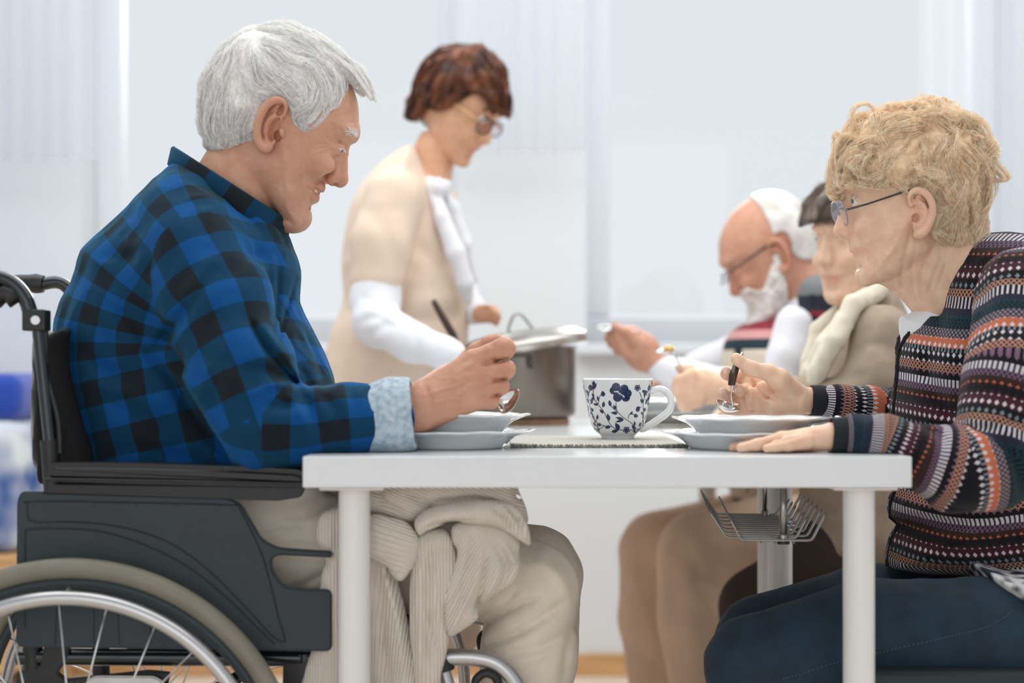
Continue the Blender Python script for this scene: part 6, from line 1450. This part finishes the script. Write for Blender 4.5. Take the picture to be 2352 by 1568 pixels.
# ================= the three people further back =================
def headM(src, Ysrc, tgt, Yt, mirror=False, pitch=0, yaw=0, scale=1.):
    a = Vector(Frame(Ysrc)(np.array([(src[0], src[1], 0)]))[0]); b = W(tgt[0], tgt[1], Yt)
    Mm = Matrix.Translation(b) @ Matrix.Rotation(R(yaw), 4, 'Z') @ Matrix.Rotation(R(pitch), 4, 'Y') @ Matrix.Diagonal((-scale if mirror else scale, scale, scale, 1)) @ Matrix.Translation(-a)
    return Mm
def conv(fr_src, fr_dst, V):
    """points given in one frame, expressed in another"""
    return ((fr_src(V)-fr_dst.A[:3, 3])@np.linalg.inv(fr_dst.A[:3, :3]).T).astype(f4)
def head_parts(S_, lo, hi, h, fs, fd):
    V, Q = nets(S_.eval, lo, hi, h); V = relax(V, Q, 1); same = fs.flip == fd.flip
    return conv(fs, fd, V), (Q if same else Q[:, ::-1])
# ---------- standing woman ----------
Y1 = 3.5; F1 = Frame(Y1)
wom = empty('person', W(900, 1500, Y1), 'standing auburn-haired woman in beige tunic bending over the steel pot', 'person'); wom.location.z = 0
FW = Frame(YB_, headM((2118, 485), YB_, (1030, 252), Y1, True, 25, -24, .94))
LH2 = lady_head(S(YB_, 45), False); LH2.ops.pop(1)
hw = head_parts(LH2, (1895, 260, -150), (2290, 800, 160), 4.4, FW, F1)
B1 = S(Y1, 60)
B1.chain([(1030, 285, 3.5, 46), (1000, 345, 3.5, 43), (980, 430, 3.5, 56)], 24, Y=True)
B1.infl([(930, 380), (1010, 420), (1060, 560), (1060, 800), (1040, 1000), (1020, 1200), (800, 1200), (770, 900), (800, 700), (830, 480)], 0, 110, 110, k=10)
B1.chain([(900, 480, 3.38, 42), (865, 640, 3.33, 38), (862, 735, 3.28, 34), (950, 790, 3.2, 28), (1020, 812, 3.15, 24), (1048, 818, 3.13, 22)], 10, Y=True)
B1.chain([(1000, 480, 3.66, 42), (1040, 640, 3.62, 36), (1075, 705, 3.5, 28), (1105, 722, 3.44, 20), (1135, 725, 3.42, 15)], 10, Y=True)
for k, (dx, dy) in enumerate(((22, -10), (30, -2), (30, 8), (24, 16))): B1.chain([(1112, 720+4*k, 3.43+.008*k, 11), (1112+dx, 718+dy, 3.41+.01*k, 8.5), (1120+dx*.9, 730+dy, 3.40+.012*k, 7)], 4, Y=True)
B1.chain([(1100, 712, 3.44, 11), (1112, 703, 3.42, 8.5), (1128, 706, 3.41, 7)], 4, Y=True)
for k in range(4): B1.chain([(1046, 806+9*k, 3.13, 10), (1068, 806+8*k, 3.12, 8), (1076, 812+8*k, 3.14, 7)], 4, Y=True)
for Yq in (3.42, 3.58): B1.chain([(910, 1180, Yq, 85), (890, 1500, Yq, 55), (890, 1700, Yq, 32), (930, 1745, Yq, 24)], 16, Y=True)
vq = nets(B1.eval, (740, 300, -300), (1200, 1790, 420), 9.)
def tw(P):
    t = np.ones((len(P), 3), f4); q = conv(F1, FW, P); lip = near(q, (1964, 575, 0), (18, 7, 34))+near(q, (1970, 590, 0), (16, 7, 30)); return t*(1-np.clip(lip, 0, 1)[:, None]*np.array([.12, .4, .35], f4))
M['skin_tan'] = skinmat('skin_warm', (222, 172, 140))
meshob('body', F1, [hw, (relax(vq[0], vq[1], 1), vq[1])], M['skin_tan'], wom, tint=tw)
eyeball(YB_, FW, NL_(1965, 461, 44), 17, wom)
M['brow'] = mat('brown_brow', (96, 66, 52), .8)
def brows(Fr, parent, m):
    for w in (1, -1):
        bm = bmesh.new(); tube(bm, [Vector(Fr(np.array([q], float))[0]) for q in spline([(1938, 436, 18*w), (1936, 430, 34*w), (1942, 428, 54*w), (1956, 432, 70*w)], 4)], [.0008]+[.0026]*11+[.0008], 8); obj('eyebrow', bm, m, parent, smooth=True)
brows(FW, wom, M['brow'])
M['hair_auburn'] = hairmat('hair_auburn', (58, 32, 24), (128, 74, 46), 22, .4)
WK = S(YB_, 60); WK.ops = LK.ops
WH = S(YB_, 60); whp = [(1925, 418), (1945, 392), (1975, 385), (2010, 400), (2035, 440), (2060, 480), (2100, 500), (2140, 505), (2165, 540), (2190, 560), (2230, 560), (2290, 480), (2330, 350), (2250, 230), (2100, 200), (1960, 230), (1880, 340), (1895, 410)]
whf = polyfield(whp, 3., 60, 2, 3)
def whair(P):
    d = WK.eval(P, False)-(24+7*noise3(P[:, 0]/40, P[:, 1]/30, P[:, 2]/40)); e = -whf(P[:, 0], P[:, 1])-2; h_ = np.maximum(16-np.abs(d-e), 0)/16; return np.maximum(d, e)+h_*h_*4
WH.add(whair, (2090, 400, 0), 300, 1, 1)
WH.chain([(1985, 330, 0, 40), (1930, 372, 10, 26), (1905, 412, 20, 10)], k=20); WH.chain([(1985, 330, 60, 30), (1945, 380, 66, 20), (1925, 420, 64, 8)], k=20); WH.chain([(2150, 300, 0, 40), (2080, 270, 0, 40), (2000, 290, 0, 34)], k=20)
ho = sdfob('hair', WH, FW, (1880, 215, -165), (2300, 580, 165), 4.8, M['hair_auburn'], wom, it=2)
rw = np.random.default_rng(3)
pts = hair_grow(WH, 500, ((1890, 225, -150), (2290, 570, 150)), lambda P: whf(P[:, 0], P[:, 1]) > 0, lfl, 9, 11, .5, 5, .5, 1.5, rw, 120, .8, .15)
strands('hair_strands', FW, children(pts, 6, 4, 2, rw), .0003, M['hair_auburn'], ho)
def glasses(Fr, parent, m, m2, big=1.):
    def P_(u, v, w): return Vector(Fr(np.array([(u, v, w)], float))[0])
    e = empty('glasses', P_(1940, 480, 0)); e.parent = parent; e.matrix_parent_inverse = Matrix.Translation(-Vector(parent.location))
    for w in (44, -44): lens(1936, 484, w, 10, 30*big, 36*big, -10, e, P_, .0016, m)
    bm = bmesh.new(); tube(bm, [P_(1930, 474, 10), P_(1926, 472, 0), P_(1930, 474, -10)], .0014, 8); obj('bridge', bm, m, e, smooth=True)
    for s_ in (1, -1):
        bm = bmesh.new(); tube(bm, [P_(1938, 474, 80*s_), P_(1955, 470, 100*s_), P_(2030, 455, 118*s_), P_(2100, 440, 124*s_), P_(2128, 455, 118*s_)], [.0028, .003, .0028, .0024, .0018], 8); obj('temple', bm, m2, e, smooth=True)
M['gold'] = mat('pale_gold', (206, 176, 130), .3, .6)
glasses(FW, wom, M['tortoise'], M['gold'])
M['tunic'] = mat('beige_tunic', (232, 210, 190), .85, vary=.02, vscale=8, bump=.15, bscale=500); M['whiteknit'] = mat('white_jersey', (232, 233, 238), .85, bump=.1, bscale=500); M['redknit'] = mat('muted_red', (150, 60, 64), .9)
def cloth(name, S_, Fr, Y0, lo, hi, h, m, parent, lines=None, amp=2., sc=45, **k):
    if lines: S_.disp.append(dcl(linefield(lines, 3.), Y0, amp, sc))
    else:
        S_.disp.append(lambda P, D: D+amp*2*(np.abs(noise3(P[:, 0]/sc, P[:, 1]/sc, P[:, 2]/sc))-.3))
    return sdfob(name, S_, Fr, lo, hi, h, m, parent, it=2, **k)
TU = S(Y1, 60)
TU.infl([(930, 338), (962, 345), (990, 400), (1020, 440), (1046, 500), (1066, 560), (1078, 620), (1086, 680), (1078, 760), (1072, 860), (1068, 1000), (1080, 1300), (1085, 1500), (735, 1500), (736, 1200), (742, 960), (744, 860), (762, 760), (790, 690), (786, 610), (796, 520), (815, 450), (860, 390)], 0, 120, 150, k=1)
TU.chain([(905, 460, 3.37, 72), (878, 560, 3.34, 70), (868, 640, 3.33, 64)], 26, Y=True); TU.chain([(985, 470, 3.66, 66), (1020, 580, 3.64, 60)], 26, Y=True)
TU.cap((1010, 330, 0, 50), (985, 430, 10, 52), k=4, mode=-1)
cloth('tunic', TU, F1, Y1, (700, 320, -260), (1130, 1520, 290), 6., M['tunic'], wom, [([(930, 640), (920, 700), (900, 760)], 9, 10), ([(990, 420), (965, 520), (925, 640)], 8, 12), ([(960, 560), (1000, 600), (1060, 610)], 6, 12), ([(800, 700), (860, 740), (1060, 730)], 6, 10), ([(830, 480), (880, 520), (900, 600)], 5, 14), ([(920, 700), (1000, 690), (1070, 690)], -4, 14), ([(1000, 640), (1020, 700), (1050, 760)], 5, 12), ([(800, 860), (830, 1000), (820, 1200)], 6, 16)])
SL = S(Y1, 60); SL.chain([(870, 600, 3.33, 56), (862, 690, 3.32, 56), (866, 742, 3.28, 54), (950, 788, 3.2, 45), (1020, 810, 3.15, 36), (1040, 815, 3.135, 32)], 14, Y=True); SL.chain([(1030, 560, 3.64, 52), (1040, 640, 3.62, 50), (1066, 700, 3.52, 40), (1092, 716, 3.46, 30)], 14, Y=True)
cloth('sleeves', SL, F1, Y1, (760, 520, -240), (1130, 900, 420), 4.5, M['whiteknit'], wom, [([(830, 680), (870, 700), (910, 690)], 5, 7), ([(820, 740), (860, 730), (900, 745)], 5, 7), ([(840, 780), (880, 750), (910, 750)], 5, 7), ([(950, 760), (960, 800), (955, 830)], 4, 8)])
SCF = S(Y1, 60)
SCF.chain([(992, 432, 3.42, 14), (1016, 500, 3.38, 18), (1046, 580, 3.37, 22), (1068, 650, 3.38, 20), (1074, 690, 3.40, 12)], 8, Y=True); SCF.chain([(1006, 420, 3.46, 14), (1040, 480, 3.44, 17), (1066, 560, 3.44, 18), (1086, 640, 3.46, 14)], 8, Y=True); SCF.chain([(985, 420, 3.44, 16), (1010, 432, 3.40, 18), (1028, 425, 3.46, 14)], 8, Y=True)
cloth('scarf', SCF, F1, Y1, (940, 380, -40), (1130, 730, 260), 4., M['whiteknit'], wom, amp=2)
for x, Yq in ((890, 3.42), (890, 3.58)):
    vf = CY+CZ/(Y1/F)-2; Z = S(Y1, 60); Z.chain([(x, 1700, Yq, 34), (x+10, 1742, Yq, 30), (x+80, 1750, Yq, 20)], 12, Y=True); Z.disp.append(lambda P, D: np.maximum(D, P[:, 1]-vf)); c = Z.pp((x, 1720, Yq)); sdfob('shoe', Z, F1, (c[0]-60, 1640, c[2]-50), (c[0]+130, vf+20, c[2]+50), 5., M['shoe'], wom)
# ---------- bearded man ----------
Y2 = 3.6; F2 = Frame(Y2); qs = Y2/F
bea = empty('person', W(1850, 1300, Y2), 'bearded balding man with glasses and patterned vest leaning over his food', 'person'); bea.location.z = 0
FB = Frame(YM, headM((622, 288), YM, (1783, 580), Y2-.02, True, -5, 3, 1.0))
hb = head_parts(H, (400, 50, -150), (850, 620, 170), 4.4, FB, F2)
B2 = S(Y2, 60)
B2.chain([(1800, 610, 3.6, 56), (1850, 700, 3.6, 62)], 20, Y=True)
B2.infl([(1830, 700), (1760, 780), (1740, 1000), (1760, 1120), (1960, 1150), (2000, 950), (1960, 740), (1900, 690)], 0, 110, 130, k=10)
B2.chain([(1820, 750, 3.42, 28), (1785, 900, 3.40, 28), (1620, 876, 3.41, 26), (1500, 830, 3.40, 24)], 10, Y=True)
B2.chain([(1512, 838, 3.40, 27), (1478, 800, 3.40, 33), (1448, 776, 3.40, 30)], 12, Y=True); B2.ell((1470, 815, 3.41), (34, 42, 22), ang=-40, k=12, Y=True)
for k, (x, y) in enumerate(((1400, 760), (1396, 776), (1404, 792), (1418, 808))): B2.chain([(1446+3*k, 768+14*k, 3.385, 13), (x+22, y-4+2*k, 3.375, 11), (x, y, 3.39, 9), (x+14, y+8, 3.41, 8)], 4, Y=True)
B2.chain([(1470, 790, 3.37, 14), (1440, 762, 3.36, 11), (1410, 747, 3.37, 9)], 5, Y=True)
handshape(B2, 1575, 872, 3.76, -1, 17); B2.chain([(1740, 800, 3.78, 30), (1600, 862, 3.76, 22)], 10, Y=True)
vq = nets(B2.eval, (1370, 560, -260), (2060, 1200, 320), 6.5)
def tb(P):
    t = np.ones((len(P), 3), f4); q = conv(F2, FB, P); r_ = near(q, (600, 290, 120), (60, 80, 60))*.7+near(q, (785, 412, 0), (26, 30, 30))*.8+near(q, (738, 380, 60), (50, 40, 50))*.5+.15
    return t*(1-np.clip(r_, 0, 1)[:, None]*np.array([.06, .26, .26], f4))
meshob('body', F2, [hb, (relax(vq[0], vq[1], 1), vq[1])], M['skin_man'], bea, tint=tb)
BH = S(YM, 60); bhp = [(700, 60), (690, 110), (672, 160), (660, 200), (652, 232), (640, 224), (610, 226), (592, 262), (588, 300), (560, 320), (500, 325), (430, 290), (430, 150), (560, 20), (680, 20)]
bhf = polyfield(bhp, 3., 60, 2, 3)
BH.add(lambda P: np.maximum(SK.eval(P, False)-8, -bhf(P[:, 0], P[:, 1])-2), (600, 200, 0), 300, 1, 1)
M['hair_grey'] = hairmat('hair_grey', (206, 200, 194), (236, 234, 230), 30)
ho = sdfob('hair', BH, FB, (430, 40, -150), (860, 345, 150), 4., M['hair_grey'], bea, it=2)
BE = S(YM, 60); bep = [(655, 300), (668, 340), (690, 400), (704, 420), (738, 412), (760, 408), (764, 424), (745, 446), (735, 462), (745, 500), (735, 560), (700, 590), (650, 580), (620, 520), (616, 440), (628, 380), (634, 320)]
bef = polyfield(bep, 3., 60, 2, 3)
def beard(P):
    d = SK.eval(P, False)-(16+6*noise3(P[:, 0]/20, P[:, 1]/20, P[:, 2]/20)); e = -bef(P[:, 0], P[:, 1])-2; h_ = np.maximum(14-np.abs(d-e), 0)/14; return np.maximum(d, e)+h_*h_*3.5
BE.add(beard, (680, 450, 0), 260, 1, 1); BE.chain([(690, 500, 0, 44), (708, 545, 0, 40), (706, 578, 0, 24)], k=30); BE.chain([(750, 424, 0, 10), (724, 424, 34, 10), (704, 450, 44, 12)], k=12, mir=True)
BE.cap((740, 446, 0, 5), (715, 436, 30, 4), k=4, mode=-1, mir=True)
M['hair_beard'] = hairmat('hair_beard', (214, 208, 200), (244, 242, 238), 40)
sdfob('beard', BE, FB, (590, 280, -150), (790, 630, 150), 3.5, M['hair_beard'], bea, it=1)
# his glasses, in the mirrored man's-head frame
def PB(u, v, w): return Vector(FB(np.array([(u, v, w)], float))[0])
e = empty('glasses', PB(800, 350, 0)); e.parent = bea; e.matrix_parent_inverse = Matrix.Translation(-Vector(bea.location))
for w in (44, -44): lens(812, 362, w, 8, 24, 32, -12, e, PB, .0012, M['clearframe'])
for s_ in (1, -1):
    bm = bmesh.new(); tube(bm, [PB(808, 348, 78*s_), PB(780, 330, 100*s_), PB(700, 280, 124*s_), PB(650, 250, 130*s_)], .0022, 8); obj('temple', bm, M['tortoise'], e, smooth=True)
# vest: colour bands by height, woven motif; open over a white shirt
def vestmat():
    m = bpy.data.materials.new('patterned_vest'); m.use_nodes = True; N = m.node_tree.nodes; L = m.node_tree.links; b = N['Principled BSDF']
    uv = N.new('ShaderNodeUVMap'); uv.uv_map = 'cloth'; sp = N.new('ShaderNodeSeparateXYZ'); L.new(uv.outputs[0], sp.inputs[0])
    f_ = N.new('ShaderNodeMath'); f_.operation = 'FRACT'; L.new(sp.outputs[1], f_.inputs[0]); r = N.new('ShaderNodeValToRGB'); r.color_ramp.interpolation = 'CONSTANT'; e = r.color_ramp.elements
    cols = [(0, (30, 42, 56)), (.1, (120, 122, 124)), (.3, (40, 44, 56)), (.42, (140, 44, 56)), (.55, (206, 150, 150)), (.62, (28, 50, 62)), (.7, (222, 210, 190)), (.86, (28, 48, 60))]
    e[0].position = 0; e[0].color = lin(cols[0][1]); e[1].position = cols[1][0]; e[1].color = lin(cols[1][1])
    for p, c in cols[2:]: q = e.new(p); q.color = lin(c)
    L.new(f_.outputs[0], r.inputs[0]); w = N.new('ShaderNodeTexVoronoi'); w.inputs['Scale'].default_value = 5; L.new(uv.outputs[0], w.inputs['Vector'])
    g_ = N.new('ShaderNodeMath'); g_.operation = 'LESS_THAN'; g_.inputs[1].default_value = .28; L.new(w.outputs['Distance'], g_.inputs[0]); mx = N.new('ShaderNodeMix'); mx.data_type = 'RGBA'; mx.inputs[7].default_value = lin((30, 36, 44)); L.new(g_.outputs[0], mx.inputs[0]); L.new(r.outputs[0], mx.inputs[6]); L.new(mx.outputs[2], b.inputs['Base Color']); b.inputs['Roughness'].default_value = .95
    return m
M['vest'] = vestmat()
SHB = S(Y2, 60); SHB.infl([(1818, 672), (1770, 720), (1740, 800), (1720, 1000), (1720, 1150), (1990, 1160), (2020, 950), (1990, 740), (1920, 660), (1870, 640)], 0, 110, 165, k=1)
SHB.chain([(1822, 745, 3.42, 44), (1806, 820, 3.40, 42), (1785, 905, 3.39, 42), (1670, 888, 3.40, 42), (1570, 864, 3.41, 37), (1518, 842, 3.40, 33)], 14, Y=True); SHB.chain([(1870, 720, 3.76, 62), (1740, 800, 3.78, 55), (1600, 850, 3.76, 40)], 18, Y=True)
SHB.chain([(1800, 640, 3.6, 62), (1840, 700, 3.6, 62)], 10, Y=True)
SHB.cap((1790, 600, 0, 52), (1825, 680, 0, 48), k=3, mode=-1)
cloth('shirt', SHB, F2, Y2, (1470, 600, -270), (2060, 1180, 310), 5., M['whiteknit'], bea, amp=3)
VE = S(Y2, 60)
VE.infl([(1872, 628), (1905, 640), (1990, 730), (2030, 950), (2000, 1165), (1700, 1165), (1682, 960), (1662, 870), (1664, 790), (1700, 748), (1770, 722), (1815, 690), (1850, 655)], 0, 110, 178, k=1)
VE.chain([(1882, 680, 3.45, 50), (1886, 780, 3.44, 50), (1890, 880, 3.45, 50)], 14, Y=True)
VE.cap((1790, 590, 0, 56), (1830, 690, 0, 54), k=3, mode=-1)
def vm(P): return np.stack([P[:, 0]/130, (P[:, 1]-600)/290], 1)
cloth('vest', VE, F2, Y2, (1640, 590, -200), (2060, 1190, 240), 5., M['vest'], bea, amp=2, uv=lambda c: (np.zeros(len(c), int), [vm]))
M['tan'] = mat('tan_cotton', (240, 208, 180), .85, vary=.03, vscale=10, bump=.15, bscale=600); M['brown'] = mat('dark_brown_skirt', (62, 48, 42), .9, bump=.2, bscale=500)
TT = S(Y2, 60)
TT.chain([(1940, 1215, 3.46, 84), (1760, 1225, 3.42, 86), (1606, 1270, 3.40, 92), (1600, 1420, 3.40, 88), (1610, 1640, 3.40, 62), (1610, 1730, 3.40, 55)], 16, Y=True)
TT.chain([(1940, 1215, 3.66, 84), (1720, 1212, 3.64, 84), (1512, 1262, 3.60, 88), (1508, 1420, 3.60, 86), (1515, 1620, 3.60, 64), (1515, 1690, 3.60, 55)], 16, Y=True)
cloth('trousers', TT, F2, Y2, (1380, 1080, -200), (2080, 1740, 330), 7., M['tan'], bea, [([(1440, 1290), (1470, 1380), (1500, 1480)], -6, 9), ([(1530, 1420), (1520, 1300), (1545, 1230), (1640, 1190)], -8, 10), ([(1560, 1260), (1620, 1320), (1650, 1370)], 10, 14), ([(1620, 1270), (1680, 1300), (1745, 1290)], 7, 12), ([(1560, 1330), (1640, 1400), (1660, 1440)], -5, 10)])
for x, Yq in ((1605, 3.40), (1510, 3.60)):
    vf = CY+CZ/(Y2/F)-2; Z = S(Y2, 60); zq = CY+CZ/(Yq/F); Z.chain([(x, zq-60, Yq, 36), (x-6, zq-28, Yq, 30), (x-80, zq-20, Yq, 22)], 12, Y=True); Z.disp.append(lambda P, D: np.maximum(D, P[:, 1]-vf)); c = Z.pp((x, zq-30, Yq)); sdfob('shoe', Z, F2, (c[0]-140, vf-130, c[2]-50), (c[0]+60, vf+20, c[2]+50), 5., M['shoe'], bea)
# ---------- dark-haired woman ----------
Y3 = 3.02; F3 = Frame(Y3)
dkw = empty('person', W(1960, 1200, Y3), 'dark-haired woman in taupe cardigan and cream scarf behind the blonde woman', 'person'); dkw.location.z = 0
FD = Frame(YB_, headM((2100, 470), YB_, (1990, 560), Y3, False, 2, 32, 1.0))
hd = head_parts(LH2, (1895, 260, -150), (2290, 800, 160), 4.4, FD, F3)
B3 = S(Y3, 60)
B3.chain([(1975, 640, 3.02, 58), (1980, 720, 3.02, 62)], 20, Y=True); B3.infl([(1960, 720), (1900, 780), (1880, 1000), (1890, 1180), (2060, 1200), (2080, 900), (2040, 740)], 0, 110, 140, k=10)
B3.chain([(2020, 780, 2.88, 48), (1960, 930, 2.86, 42), (1800, 905, 2.93, 34), (1660, 890, 3.0, 30)], 12, Y=True)
B3.ell((1610, 888, 3.0), (50, 40, 24), ang=12, k=14, Y=True); B3.chain([(1660, 895, 3.0, 34), (1610, 885, 3.0, 36)], 12, Y=True)
for k in range(4): B3.chain([(1590+4*k, 864+19*k, 2.985, 18), (1560+4*k, 874+17*k, 2.985, 15), (1552+6*k, 890+15*k, 3.0, 12), (1568+6*k, 896+13*k, 3.02, 11)], 5, Y=True)
B3.chain([(1612, 866, 3.02, 17), (1582, 850, 3.01, 14), (1560, 846, 3.0, 11)], 6, Y=True)
handshape(B3, 1745, 938, 3.15, -1, 21); B3.disp.append(carve_table(Y3, 1))
for Yq in (2.98, 3.12): B3.chain([(2000, 1230, Yq, 80), (1740, 1380, Yq, 62), (1760, 1600, Yq, 40), (1770, 1830, Yq, 30), (1720, 1885, Yq, 20)], 16, Y=True)
vq = nets(B3.eval, (1500, 560, -260), (2130, 1930, 310), 7.)
def td(P):
    t = np.ones((len(P), 3), f4); q = conv(F3, FD, P); lip = near(q, (1964, 575, 0), (18, 7, 34))+near(q, (1970, 590, 0), (16, 7, 30)); return t*(1-np.clip(lip, 0, 1)[:, None]*np.array([.15, .45, .38], f4))
meshob('body', F3, [hd, (relax(vq[0], vq[1], 1), vq[1])], M['skin_lady'], dkw, tint=td)
M['iris'] = M['dark']
for w in (44, -44): eyeball(YB_, FD, (1965, 461, w), 17, dkw)
brows(FD, dkw, M['brow'])
M['hair_dark'] = hairmat('hair_dark', (92, 80, 72), (140, 124, 112), 26)
DH = S(YB_, 60); DH.add(whair, (2090, 400, 0), 300, 1, 1); DH.chain([(1990, 330, 0, 36), (1935, 370, 0, 24), (1915, 400, 0, 10)], k=20); DH.chain([(2000, 320, -60, 32), (1950, 365, -66, 22), (1945, 400, -70, 10)], k=20)
ho = sdfob('hair', DH, FD, (1880, 215, -165), (2300, 580, 165), 4.8, M['hair_dark'], dkw, it=2)
pts = hair_grow(DH, 400, ((1890, 225, -150), (2290, 570, 150)), lambda P: whf(P[:, 0], P[:, 1]) > 0, lfl, 9, 11, .5, 6, .5, 2., rw, 100, .8, .2)
strands('hair_strands', FD, children(pts, 6, 4, 2, rw), .0003, M['hair_dark'], ho)
M['taupe'] = mat('taupe_wool', (170, 154, 136), .95, vary=.04, vscale=30, bump=.4, bscale=500); M['creamscarf'] = mat('cream_scarf', (228, 220, 200), .9, bump=.2, bscale=300); M['yellowtop'] = mat('straw_top', (206, 186, 150), .9)
CA = S(Y3, 60); CA.infl([(2030, 655), (2075, 715), (2110, 850), (2110, 1100), (2085, 1310), (1850, 1310), (1840, 1150), (1830, 1000), (1860, 880), (1900, 760), (1960, 690)], 0, 120, 175, k=1)
CA.chain([(2025, 770, 2.87, 72), (2010, 870, 2.85, 70), (1950, 930, 2.86, 62), (1850, 915, 2.9, 50), (1760, 900, 2.95, 38), (1700, 893, 2.98, 34)], 18, Y=True); CA.chain([(2010, 770, 3.18, 68), (1950, 900, 3.2, 60), (1780, 920, 3.14, 38)], 18, Y=True)
CA.cap((1975, 620, 0, 60), (1975, 730, 0, 60), k=3, mode=-1); CA.disp.append(carve_table(Y3, 2))
cloth('cardigan', CA, F3, Y3, (1640, 620, -290), (2170, 1330, 330), 6., M['taupe'], dkw, [([(1960, 820), (2000, 790), (2050, 800)], 7, 9), ([(1900, 900), (1940, 870), (2000, 860)], 6, 9), ([(1860, 960), (1880, 930), (1880, 890)], 5, 9), ([(2030, 700), (1990, 760), (1960, 850)], 6, 9)])
SC = S(Y3, 60)
for L_ in ([(2020, 668, 2.92, 22), (1960, 700, 2.86, 24), (1920, 780, 2.84, 24), (1880, 850, 2.86, 22), (1862, 900, 2.88, 18)], [(2000, 680, 2.92, 20), (1940, 730, 2.88, 20), (1895, 790, 2.87, 22), (1860, 850, 2.89, 18), (1850, 890, 2.9, 14)], [(1985, 700, 3.0, 26), (1930, 720, 3.02, 24), (1880, 760, 3.02, 22), (1858, 830, 3.0, 18), (1846, 890, 2.98, 14)]): SC.chain(L_, 8, Y=True)
SC.disp.append(carve_table(Y3, 2))
cloth('scarf', SC, F3, Y3, (1800, 620, -100), (2080, 960, 330), 4.5, M['creamscarf'], dkw, amp=2.5, sc=22)
TP = S(Y3, 50); TP.infl([(1965, 665), (1935, 690), (1910, 760), (1895, 850), (1940, 900), (2020, 880), (2030, 720)], 30, 60, 90, k=1); TP.disp.append(carve_table(Y3, 2))
cloth('top', TP, F3, Y3, (1860, 640, -90), (2060, 930, 150), 5., M['yellowtop'], dkw, amp=1)
SKT = S(Y3, 60)
for Yq in (2.98, 3.13): SKT.chain([(2020, 1215, Yq, 110), (1900, 1290, Yq, 100), (1742, 1395, Yq, 84), (1752, 1560, Yq, 80), (1770, 1700, Yq, 76)], 30, Y=True)
cloth('skirt', SKT, F3, Y3, (1620, 1080, -220), (2170, 1800, 230), 9., M['brown'], dkw, amp=3)
for Yq in (2.98, 3.13):
    vf = CY+CZ/(Y3/F)-2; zq = CY+CZ/(Yq/F); Z = S(Y3, 60); Z.chain([(1768, zq-60, Yq, 34), (1760, zq-28, Yq, 30), (1680, zq-20, Yq, 22)], 12, Y=True); Z.disp.append(lambda P, D: np.maximum(D, P[:, 1]-vf)); c = Z.pp((1768, zq-30, Yq)); sdfob('shoe', Z, F3, (c[0]-140, vf-130, c[2]-50), (c[0]+60, vf+20, c[2]+50), 5., M['shoe'], dkw)
x0 = W(1800, 0, 2.86).x; chair(x0, x0+.44, 2.86, 3.26, .455, 'dark chair under the skirt of the dark-haired woman behind the table leg')
x0 = W(1770, 0, 3.34).x; chair(x0, x0+.44, 3.34, 3.76, .455, 'dark chair under the bearded man in tan trousers')
M['food'] = mat('yellow_food', (222, 190, 120), .6, vary=.1, vscale=200)
spoon('spoon with a yellow morsel raised by the fist of the dark-haired woman', [W(1541, 806, 2.99), W(1553, 822, 2.99), W(1566, 846, 2.995), W(1590, 880, 3.01)], W(1530, 803, 2.99), .019, .013, (-1, 0, -.1), (0, -.3, .9))
sp3 = [x for x in col.objects if x.name.startswith('spoon') and x.type == 'EMPTY'][-1]; bm = bmesh.new(); bmesh.ops.create_icosphere(bm, subdivisions=2, radius=.009)
bmesh.ops.transform(bm, matrix=Matrix.Translation(W(1536, 800, 2.99)) @ Matrix.Diagonal((1.2, 1, .7, 1)), verts=bm.verts); tag(obj('food', bm, M['food'], smooth=True), 'small yellow morsel of food lying on the raised spoon behind the cup', 'food')
# spoon in the bearded man's hand, glass on the far table
spoon('spoon glinting in the raised hand of the bearded man', [W(1400, 752, 3.37), W(1420, 750, 3.37), W(1470, 765, 3.38)], W(1391, 752, 3.37), .017, .012, (-1, 0, 0), (0, -.5, .8))
